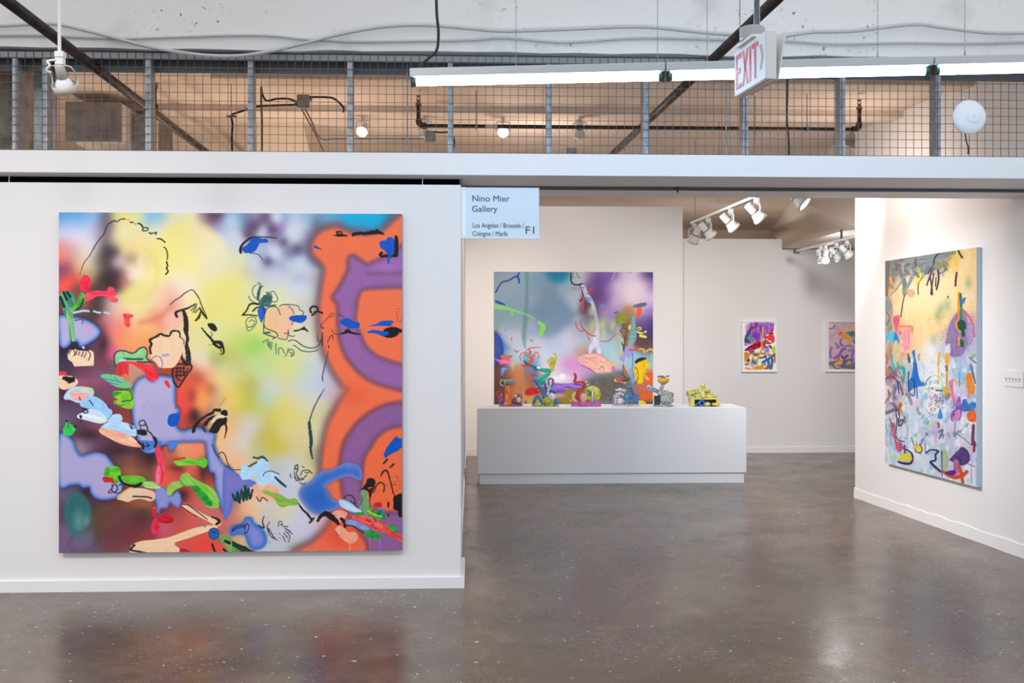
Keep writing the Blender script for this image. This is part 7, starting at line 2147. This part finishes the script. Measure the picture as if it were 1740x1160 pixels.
    c.line([(285, 60), (282, 150), (285, 240), (310, 270), (335, 265), (335, 180), (325, 130), (305, 130)], 1.8, (52, 36, 78))
    c.line([(190, 150), (215, 200), (230, 260)], 5, (120, 80, 110), .8, rough=1.2)
    c.line([(160, 190), (155, 300)], 7, (130, 120, 150), .7, rough=1.6)
    c.line([(265, 260), (300, 310), (310, 350)], 5, (130, 110, 140), .8, rough=1)
    c.line([(75, 330), (110, 290), (120, 250)], 5, (196, 130, 90), .8, rough=1)
    c.line([(80, 430), (130, 410), (170, 380), (130, 340)], [5, 6, 6, 3], (116, 92, 120), .9, rough=1.4)
    c.fill([(190, 350), (215, 328), (232, 360), (215, 390), (210, 450), (190, 440)], (240, 140, 30), rough=.8)
    c.line([(205, 470), (190, 400), (170, 410), (180, 500), (170, 620), (190, 670), (245, 685)], 1.8, (54, 36, 78))
    c.line([(195, 480), (200, 540), (225, 530), (235, 490), (210, 500)], 2.4, (54, 36, 70), rough=.8)
    c.fill([(120, 520), (160, 520), (170, 620), (180, 680), (220, 690), (235, 750), (200, 780), (175, 750), (150, 650)], (222, 96, 130), col2=(206, 80, 110), streak=1, ang=1.3)
    c.mist((125, 640), (12, 120), (110, 170, 200), .6)
    c.fill([(130, 470), (160, 440), (165, 510), (125, 510)], (210, 206, 220))
    c.line([(270, 540), (275, 600), (265, 660)], 1.4, (214, 110, 140), .8)
    c.line([(310, 650), (330, 710), (345, 720)], 1.2, (54, 36, 70))
    c.line([(345, 745), (350, 775), (390, 785), (405, 750), (380, 710)], 1.8, (54, 36, 70))
    c.fill([(335, 715), (360, 705), (395, 735), (395, 770), (365, 780), (350, 760)], (232, 214, 60), rough=.6)
    c.line([(190, 865), (240, 880), (300, 880), (320, 840), (310, 790), (270, 760), (250, 760)], [3, 4, 4, 3.4, 2.6, 2, 1.6], (54, 34, 76), rough=.8)
    c.fill([(160, 825), (215, 830), (220, 790), (260, 780), (290, 795), (315, 830), (305, 855), (250, 860), (195, 850)], (230, 214, 56), col2=(214, 200, 60), rough=1.2)
    c.line([(130, 820), (150, 822)], 2.6, (232, 220, 80))
    c.line([(250, 715), (248, 760)], 1.6, (54, 36, 70))
    # scaffold mark, green arch
    c.line([(435, 210), (450, 140), (510, 95), (560, 110), (585, 160), (590, 210)], [1.2, 1.2, 1.4, 1.2, 1.6, 1.6], (176, 206, 120))
    c.line([(440, 215), (500, 210), (570, 208)], 2, (180, 206, 130))
    c.line([(530, 228), (585, 228)], 2.2, (40, 56, 60))
    c.line([(440, 180), (445, 140), (480, 105)], 1, (50, 50, 70))
    c.specks((465, 200, 500, 460), 42, (176, 30, 62), 1.3, 15)
    c.specks((510, 250, 600, 410), 60, (176, 30, 62), 1.3, 16)
    c.fill([(545, 470), (560, 400), (570, 385), (590, 460), (585, 480), (560, 485)], (40, 140, 216), rough=.6)
    c.line([(550, 0), (552, 100), (553, 170)], 2, (230, 170, 40))
    c.line([(630, 0), (628, 80), (625, 170)], [4.4, 4, 3.4], (220, 150, 40), rough=.6)
    c.fill([(605, 200), (625, 185), (655, 220), (640, 250), (600, 285), (605, 240)], (226, 166, 36), rough=.6)
    c.fill([(605, 290), (620, 255), (655, 250), (660, 285), (625, 320)], (130, 140, 126), rough=.8)
    c.line([(675, 130), (672, 220), (685, 300), (700, 370)], [4, 5, 5, 2], (236, 110, 150), rough=.8)
    c.mist((350, 350), (40, 60), (214, 190, 220), .7)
    c.mist((395, 590), (26, 40), (206, 170, 206), .7)
    c.mist((530, 590), (44, 70), (206, 160, 206), .75)
    c.mist((540, 520), (24, 18), (232, 140, 190), .7)
    c.line([(555, 600), (590, 580), (560, 660)], 1.8, (60, 40, 80))
    c.line([(440, 560), (500, 530), (540, 500)], 2.6, (190, 206, 130), .8)
    c.line([(435, 700), (432, 760), (440, 795)], 1.2, (70, 60, 90))
    c.line([(440, 790), (480, 760), (550, 770), (525, 800), (525, 850), (485, 862)], [2, 2.4, 3, 3, 3.4, 3], (34, 40, 66), rough=.8)
    c.line([(478, 870), (520, 910), (570, 955)], [3.4, 4, 3.4], (52, 36, 78), rough=1)
    c.line([(580, 770), (582, 860), (584, 1000)], [2.4, 1.6, 1.4], (40, 60, 70))
    c.fill([(590, 780), (630, 770), (640, 850), (635, 930), (600, 940)], (164, 172, 120), alpha=.7, soft=1.4)
    c.line([(490, 730), (540, 725), (600, 760), (650, 770)], 1.2, (180, 206, 130), .8)
    c.fill([(665, 500), (665, 420), (700, 390), (720, 300), (745, 280), (755, 340), (780, 330), (765, 420), (750, 480), (710, 500)], (130, 76, 176), col2=(176, 120, 196), rough=1.2)
    c.line([(690, 440), (700, 470)], 4, (50, 20, 100))
    c.fill([(700, 420), (740, 400), (750, 460), (710, 500), (680, 500)], (216, 150, 196), alpha=.8)
    c.fill([(765, 320), (800, 305), (820, 350), (850, 330), (885, 340), (880, 390), (820, 410), (770, 410)], (20, 100, 190), col2=(60, 140, 200), rough=1.4)
    c.fill([(795, 180), (805, 75), (850, 80), (860, 150), (880, 200), (870, 250), (840, 260), (815, 220)], (244, 146, 40), col2=(236, 120, 20), streak=1, ang=1.4)
    c.line([(820, 200), (825, 290)], 4, (196, 140, 90), .8)
    c.fill([(810, 430), (840, 405), (885, 420), (885, 500), (830, 505), (808, 470)], (238, 116, 36), col2=(226, 96, 50))
    c.line([(840, 0), (860, 80), (880, 160)], [4, 4, 3], (96, 124, 140), rough=.8)
    c.line([(740, 70), (740, 190)], 1.2, (70, 70, 90))
    c.mist((740, 100), (60, 40), (120, 180, 214), .7)
    c.mist((760, 230), (40, 40), (206, 190, 226), .7)
    c.line([(700, 520), (690, 600), (680, 680), (690, 720)], 2.4, (200, 196, 220), .9)
    c.line([(705, 515), (690, 640)], 1, (60, 50, 80))
    c.line([(700, 610), (780, 660), (850, 720)], 1, (60, 50, 80), .9)
    c.line([(865, 540), (860, 640), (860, 710)], [5, 5.4, 5], (100, 60, 96), rough=1)
    c.line([(875, 700), (870, 770)], 4.4, (150, 30, 70), rough=1)
    c.line([(848, 780), (848, 1060)], 1.8, (196, 140, 180), .7)
    c.fill([(730, 760), (760, 730), (815, 770), (835, 830), (820, 870), (770, 900), (730, 890), (700, 870), (650, 850), (690, 800)], (86, 66, 126), col2=(70, 50, 116), rough=2)
    c.line([(650, 850), (720, 880), (800, 880), (880, 910)], 1.4, (80, 60, 110), .8)
    c.fill([(690, 860), (720, 845), (735, 900), (730, 980), (690, 960)], (206, 120, 170), col2=(176, 90, 150))
    c.line([(590, 950), (640, 985), (710, 1005), (770, 985), (805, 955)], [4.4, 6, 7, 7, 6], (206, 76, 34), rough=1.2)
    c.line([(735, 900), (755, 970), (770, 1050)], [5, 6, 5], (206, 76, 30), rough=1)
    c.fill([(610, 960), (680, 940), (710, 960), (690, 985), (640, 985)], (100, 30, 130))
    c.line([(780, 405), (915, 405)], .9, (40, 40, 60), .8)
    c.line([(885, 490), (915, 490)], 1, (206, 60, 80))
    c.line([(885, 515), (915, 515)], 1, (206, 60, 80))
    rg = random.Random(5)
    c.T(0, 0, 1)
    pal = [(110, 84, 130), (70, 60, 96), (140, 120, 150), (84, 140, 170), (206, 110, 150), (120, 130, 130), (226, 150, 60), (60, 96, 110), (190, 206, 140)]
    for k in range(130):
        left = k < 60
        x_ = rg.uniform(1505, 1545) if left else rg.uniform(1505, 1657)
        y_ = rg.uniform(560, 730) if left else rg.uniform(600, 800)
        a_ = rg.uniform(1.0, 2.2)
        l_ = rg.uniform(3, 13)
        c.line([(x_, y_), (x_ + math.cos(a_) * l_ * .5 + rg.uniform(-2, 2), y_ + math.sin(a_) * l_ * .5), (x_ + math.cos(a_) * l_, y_ + math.sin(a_) * l_)], rg.choice((.8, 1, 1.4, 2.4, 3.4)), rg.choice(pal), rg.uniform(.45, .85), rough=1.2)
    for k in range(46):
        x_, y_ = rg.uniform(1506, 1612), rg.uniform(438, 476)
        if y_ > 476 - (x_ - 1506) * .2 or x_ < 1516:
            y_ = rg.uniform(445, 545) if x_ < 1516 else y_ - 12
        a_ = rg.uniform(-.6, 1.4)
        c.line([(x_, y_), (x_ + math.cos(a_) * 9, y_ + math.sin(a_) * 9)], rg.choice((1.2, 2, 3)), rg.choice([(84, 100, 104), (140, 154, 154), (104, 116, 116), (96, 90, 92), (150, 130, 110)]), .7, rough=1)
    g = (vnoise(c.x * 1.5, c.y * 1.5, 35) - .5) * 8
    c.c += g[:, None]


def paint_four(c):
    c.c[:] = (240, 238, 240)
    c.T(1240, 530, 10.55)
    c.fill([(290, 380), (300, 260), (360, 200), (500, 190), (650, 190), (780, 200), (790, 280), (740, 380), (640, 420), (560, 520), (420, 560), (280, 600), (265, 500)], (120, 54, 176), col2=(190, 130, 220), streak=1, ang=1.5, soft=1.4, rough=3)
    c.mist((320, 270), (40, 70), (226, 160, 226), .8)
    for x, y in ((480, 230), (560, 300), (430, 430), (520, 420)):
        c.mist((x, y), (26, 60), (90, 24, 150), .8)
    c.line([(380, 280), (340, 380), (300, 440), (290, 490)], [3, 4, 4.4, 4], (38, 84, 84), rough=.6)
    c.fill([(265, 490), (320, 480), (350, 520), (345, 555), (290, 550), (265, 530)], (26, 84, 74))
    c.fill([(305, 455), (400, 450), (460, 480), (420, 505), (340, 500)], (84, 150, 146))
    c.line([(400, 280), (440, 280)], 3.4, (150, 40, 70))
    c.fill([(630, 410), (690, 390), (770, 290), (790, 310), (770, 380), (800, 450), (800, 530), (740, 560), (650, 540), (640, 470)], (246, 64, 66), col2=(236, 40, 50))
    c.line([(640, 450), (632, 530)], 1.6, (90, 20, 40))
    c.line([(680, 385), (780, 380)], 1.4, (90, 10, 30))
    for q in ([(665, 415), (690, 400)], [(705, 515), (740, 545)], [(668, 488), (672, 492)]):
        c.line(q, 2.6, (246, 240, 236))
    c.fill([(270, 670), (340, 620), (430, 560), (520, 525), (640, 560), (620, 610), (520, 640), (440, 680), (340, 690), (280, 700)], (230, 20, 38), col2=(206, 10, 30))
    for q in ([(300, 680), (350, 620), (440, 600), (530, 570)], [(340, 690), (340, 630), (400, 630), (440, 650)], [(450, 650), (450, 600), (510, 590), (510, 640)], [(530, 540), (520, 640)], [(600, 520), (660, 560), (740, 560)]):
        c.line(q, 1.6, (70, 20, 30))
    c.fill([(340, 700), (430, 690), (440, 720), (370, 735)], (120, 60, 150))
    c.fill([(585, 640), (640, 600), (700, 640), (710, 720), (640, 720), (600, 690)], (196, 170, 216), col2=(110, 80, 160))
    c.fill([(750, 660), (815, 610), (818, 740), (770, 720)], (178, 222, 60))
    c.fill([(690, 590), (740, 600), (760, 650), (720, 650)], (150, 60, 80))
    c.line([(360, 742), (480, 745), (640, 742)], 3, (196, 100, 80))
    c.fill([(262, 730), (310, 720), (360, 770), (340, 820), (300, 870), (264, 890)], (216, 156, 14), col2=(204, 140, 10))
    c.fill([(310, 850), (340, 825), (365, 870), (340, 900), (300, 890)], (150, 60, 60))
    c.fill([(390, 850), (410, 820), (440, 860), (485, 870), (480, 930), (440, 945), (390, 920)], (40, 120, 200), col2=(70, 150, 214))
    c.line([(410, 780), (440, 850), (490, 850)], 3.6, (226, 186, 60))
    c.line([(450, 770), (490, 775)], 4, (40, 120, 170))
    c.line([(520, 820), (600, 815), (640, 780), (650, 830)], 2.8, (40, 84, 110))
    c.line([(590, 900), (680, 850), (750, 800), (800, 760)], 4, (48, 100, 150))
    c.line([(690, 860), (700, 940), (740, 1010), (760, 860), (740, 820)], 4.4, (52, 106, 160))
    c.fill([(660, 750), (720, 740), (750, 780), (700, 800)], (216, 140, 90))
    c.fill([(570, 920), (640, 900), (650, 950), (590, 960)], (110, 150, 190))
    c.fill([(795, 760), (818, 740), (818, 915), (790, 880)], (184, 90, 70))
    c.line([(595, 285), (590, 400), (575, 520), (575, 660), (530, 760), (495, 880), (488, 980)], [3.4, 3, 2, 3, 3.4, 2.6, 2.4], (236, 170, 20))
    c.fill([(390, 1020), (450, 980), (540, 960), (635, 935), (600, 1000), (590, 1030), (400, 1030)], (222, 160, 30))
    c.fill([(605, 1025), (640, 990), (690, 945), (710, 990), (690, 1025)], (190, 84, 70))
    c.line([(290, 1005), (330, 1015), (360, 1020)], 3.4, (250, 140, 70), soft=1.4)
    c.fill([(265, 940), (300, 910), (350, 940), (300, 950)], (60, 110, 110))
    c.line([(325, 910), (350, 905)], 3, (170, 216, 60))
    c.fill([(350, 940), (420, 950), (450, 985), (400, 990)], (216, 170, 214))
    c.line([(380, 920), (420, 935)], 3, (226, 150, 50))
    c.fill([(230, 160), (258, 160), (258, 1060), (230, 1060)], (240, 238, 240), curve=False)
    c.fill([(822, 160), (850, 160), (850, 1060), (822, 1060)], (240, 238, 240), curve=False)


def paint_five(c):
    c.c[:] = (240, 238, 240)
    c.T(1390, 530, 10.55)
    c.fill([(190, 180), (900, 180), (900, 1025), (190, 1025)], (216, 180, 192), col2=(206, 166, 182), curve=False, soft=.8)
    c.mist((230, 245), (40, 50), (244, 214, 150), .9)
    c.line([(210, 300), (270, 285), (300, 240)], 2.6, (96, 130, 170), .9, rough=1)
    c.mist((580, 320), (110, 40), (236, 196, 110), .9)
    c.line([(545, 350), (620, 340)], 2.6, (246, 206, 60))
    c.fill([(500, 370), (560, 350), (700, 340), (900, 360), (900, 480), (650, 480), (580, 430)], (130, 160, 176), col2=(80, 120, 150), rough=1)
    c.fill([(360, 390), (400, 355), (440, 360), (430, 400), (390, 420)], (238, 88, 104))
    c.fill([(415, 400), (470, 385), (540, 420), (600, 470), (615, 515), (570, 525), (480, 480), (430, 450)], (250, 170, 40), col2=(244, 150, 30))
    c.line([(395, 550), (420, 600), (480, 610), (560, 600), (640, 630)], 1.8, (110, 84, 110), .9)
    c.line([(430, 480), (400, 540), (440, 600)], 1.8, (130, 80, 110), .8)
    c.line([(320, 570), (380, 620), (330, 640)], 3.4, (120, 116, 180), .8, rough=1.4)
    c.line([(240, 430), (330, 370)], 1, (150, 110, 140), .6)
    c.line([(240, 640), (215, 720), (230, 810)], 4, (130, 100, 190), .8, rough=1.6)
    c.line([(290, 830), (380, 770), (440, 670), (490, 660)], [4, 5, 5, 4], (120, 90, 180), .85, rough=1.6)
    c.line([(560, 690), (640, 680), (610, 780), (640, 860)], 4.4, (140, 112, 190), .85, rough=1.6)
    c.line([(640, 500), (660, 560)], 3, (110, 84, 160), .9)
    c.mist((500, 790), (60, 60), (180, 150, 140), .8)
    c.line([(430, 790), (460, 830), (530, 780)], 3, (70, 66, 84), .9, rough=1.2)
    c.line([(340, 850), (380, 840), (370, 810)], 2, (200, 60, 90), .9)
    c.fill([(190, 900), (280, 880), (420, 870), (600, 900), (900, 880), (900, 1020), (500, 1020), (380, 970), (250, 960), (195, 950)], (96, 130, 126), col2=(120, 110, 120), rough=2, soft=1.2)
    c.line([(470, 850), (470, 920), (430, 990)], 4.4, (120, 90, 170), rough=1.4)
    c.line([(500, 870), (600, 850), (590, 900)], 3.4, (120, 90, 180), rough=1.2)
    c.fill([(290, 925), (350, 890), (435, 880), (430, 930), (350, 950), (300, 950)], (246, 160, 30), col2=(250, 180, 50))
    c.fill([(505, 920), (560, 890), (610, 910), (560, 940), (510, 942)], (246, 160, 30))
    c.line([(270, 970), (310, 1005), (380, 1010)], 2.4, (70, 110, 130), .9)
    c.fill([(700, 500), (860, 560), (840, 700), (740, 660)], (176, 150, 200), rough=2)
    c.fill([(140, 160), (188, 160), (188, 1060), (140, 1060)], (240, 238, 240), curve=False)


# ------------------------------------------------------------------ hang the works
def hung_canvas(label, tl, tr, bl, normal, depth, nx, ny, painter, edge_mat, gain=None, name='abstract_painting'):
    tl, tr, bl, normal = Vector(tl), Vector(tr), Vector(bl), Vector(normal).normalized()
    br = tr + bl - tl
    t = thing(name, label, 'painting', (bl + br) / 2 - normal * depth)
    canvas(t, 'painted_face', tl, tr, bl, nx, ny, painter, gain)
    e = MB()
    q = [tl - normal * .0005, tr - normal * .0005, br - normal * .0005, bl - normal * .0005]
    e.hexa([q[3] - normal * (depth - .001), q[2] - normal * (depth - .001), q[2], q[3], q[0] - normal * (depth - .001), q[1] - normal * (depth - .001), q[1], q[0]])
    e.build('stretcher', edge_mat, t)
    return t


Yc = YF - .045
a, b_, d_ = at(100, 361.5, Y=Yc), at(683, 362.5, Y=Yc), at(100, 939.5, Y=Yc)
top, bot = (a.z + b_.z) / 2, d_.z
hung_canvas('large square airbrushed painting with orange and purple curves on the partition wall', (a.x, Yc, top), (b_.x, Yc, top), (a.x, Yc, bot), (0, -1, 0), .044, 700, 694, paint_one,
            mat('canvas_edge_grey', (150, 132, 140), .8))
Yc2 = YA - .04
a, b_ = at(840, 461.5, Y=Yc2), at(1109.5, 461.5, Y=Yc2)
h = (b_.x - a.x)
hung_canvas('blue and violet square painting with a yellow mitt shape behind the plinth', (a.x, Yc2, a.z), (b_.x, Yc2, a.z), (a.x, Yc2, a.z - h), (0, -1, 0), .039, 350, 350, paint_two,
            mat('canvas_edge_cream', (206, 196, 188), .8))
dp = .042
p_tl, p_tr = on_right(1504, 443.5, dp), on_right(1659.5, 420, dp)
p_bl, p_br = on_right(1504, 787, dp), on_right(1659.5, 826.5, dp)
zt_, zb_ = (p_tl.z + p_tr.z) / 2, (p_bl.z + p_br.z) / 2
tl_, tr_, bl_ = Vector((p_tl.x, p_tl.y, zt_)), Vector((p_tr.x, p_tr.y, zt_)), Vector((p_tl.x, p_tl.y, zb_))
hung_canvas('tall pale yellow and light blue painting on the angled right wall', tl_, tr_, bl_, rn, dp - .001, 330, 520, paint_three,
            mat('canvas_edge_blue', (186, 206, 222), .8), .86)


def framed(label, x0, y0, x1, y1, painter, nx, ny, xr=None):
    Yw = YB
    dep = .04
    a, b_ = at(x0, y0, Y=Yw - dep), at(x1, y1, Y=Yw - dep)
    if xr is not None:
        b_.x = xr
    t = thing('framed_artwork', label, 'framed art', ((a.x + b_.x) / 2, Yw - .001, b_.z), 'framed works on the far wall')
    fw = .014
    fm = mat('white_frame', (244, 243, 242), .4)
    for nm, bx in (('frame_rail', ((a.x, Yw - dep, a.z - fw), (b_.x, Yw - .001, a.z))), ('frame_rail', ((a.x, Yw - dep, b_.z), (b_.x, Yw - .001, b_.z + fw))),
                   ('frame_stile', ((a.x, Yw - dep, b_.z + fw), (a.x + fw, Yw - .001, a.z - fw))), ('frame_stile', ((b_.x - fw, Yw - dep, b_.z + fw), (b_.x, Yw - .001, a.z - fw)))):
        MB().box(*bx).build(nm, fm, t)
    yy = Yw - dep + .014
    canvas(t, 'sheet', (a.x + fw, yy, a.z - fw), (b_.x - fw, yy, a.z - fw), (a.x + fw, yy, b_.z + fw), nx, ny, painter)
    return t


f1 = framed('white framed sheet of violet, red and ochre shapes on the far wall', 1260.5, 545, 1321, 632, paint_four, 110, 150)
w1 = at(1321, 600, Y=YB - .04).x - at(1260.5, 600, Y=YB - .04).x
f2 = framed('white framed pink sheet with orange patches, half hidden by the angled wall', 1404, 545, 1465, 631.5, paint_five, 110, 150, xr=at(1404, 600, Y=YB - .04).x + w1)
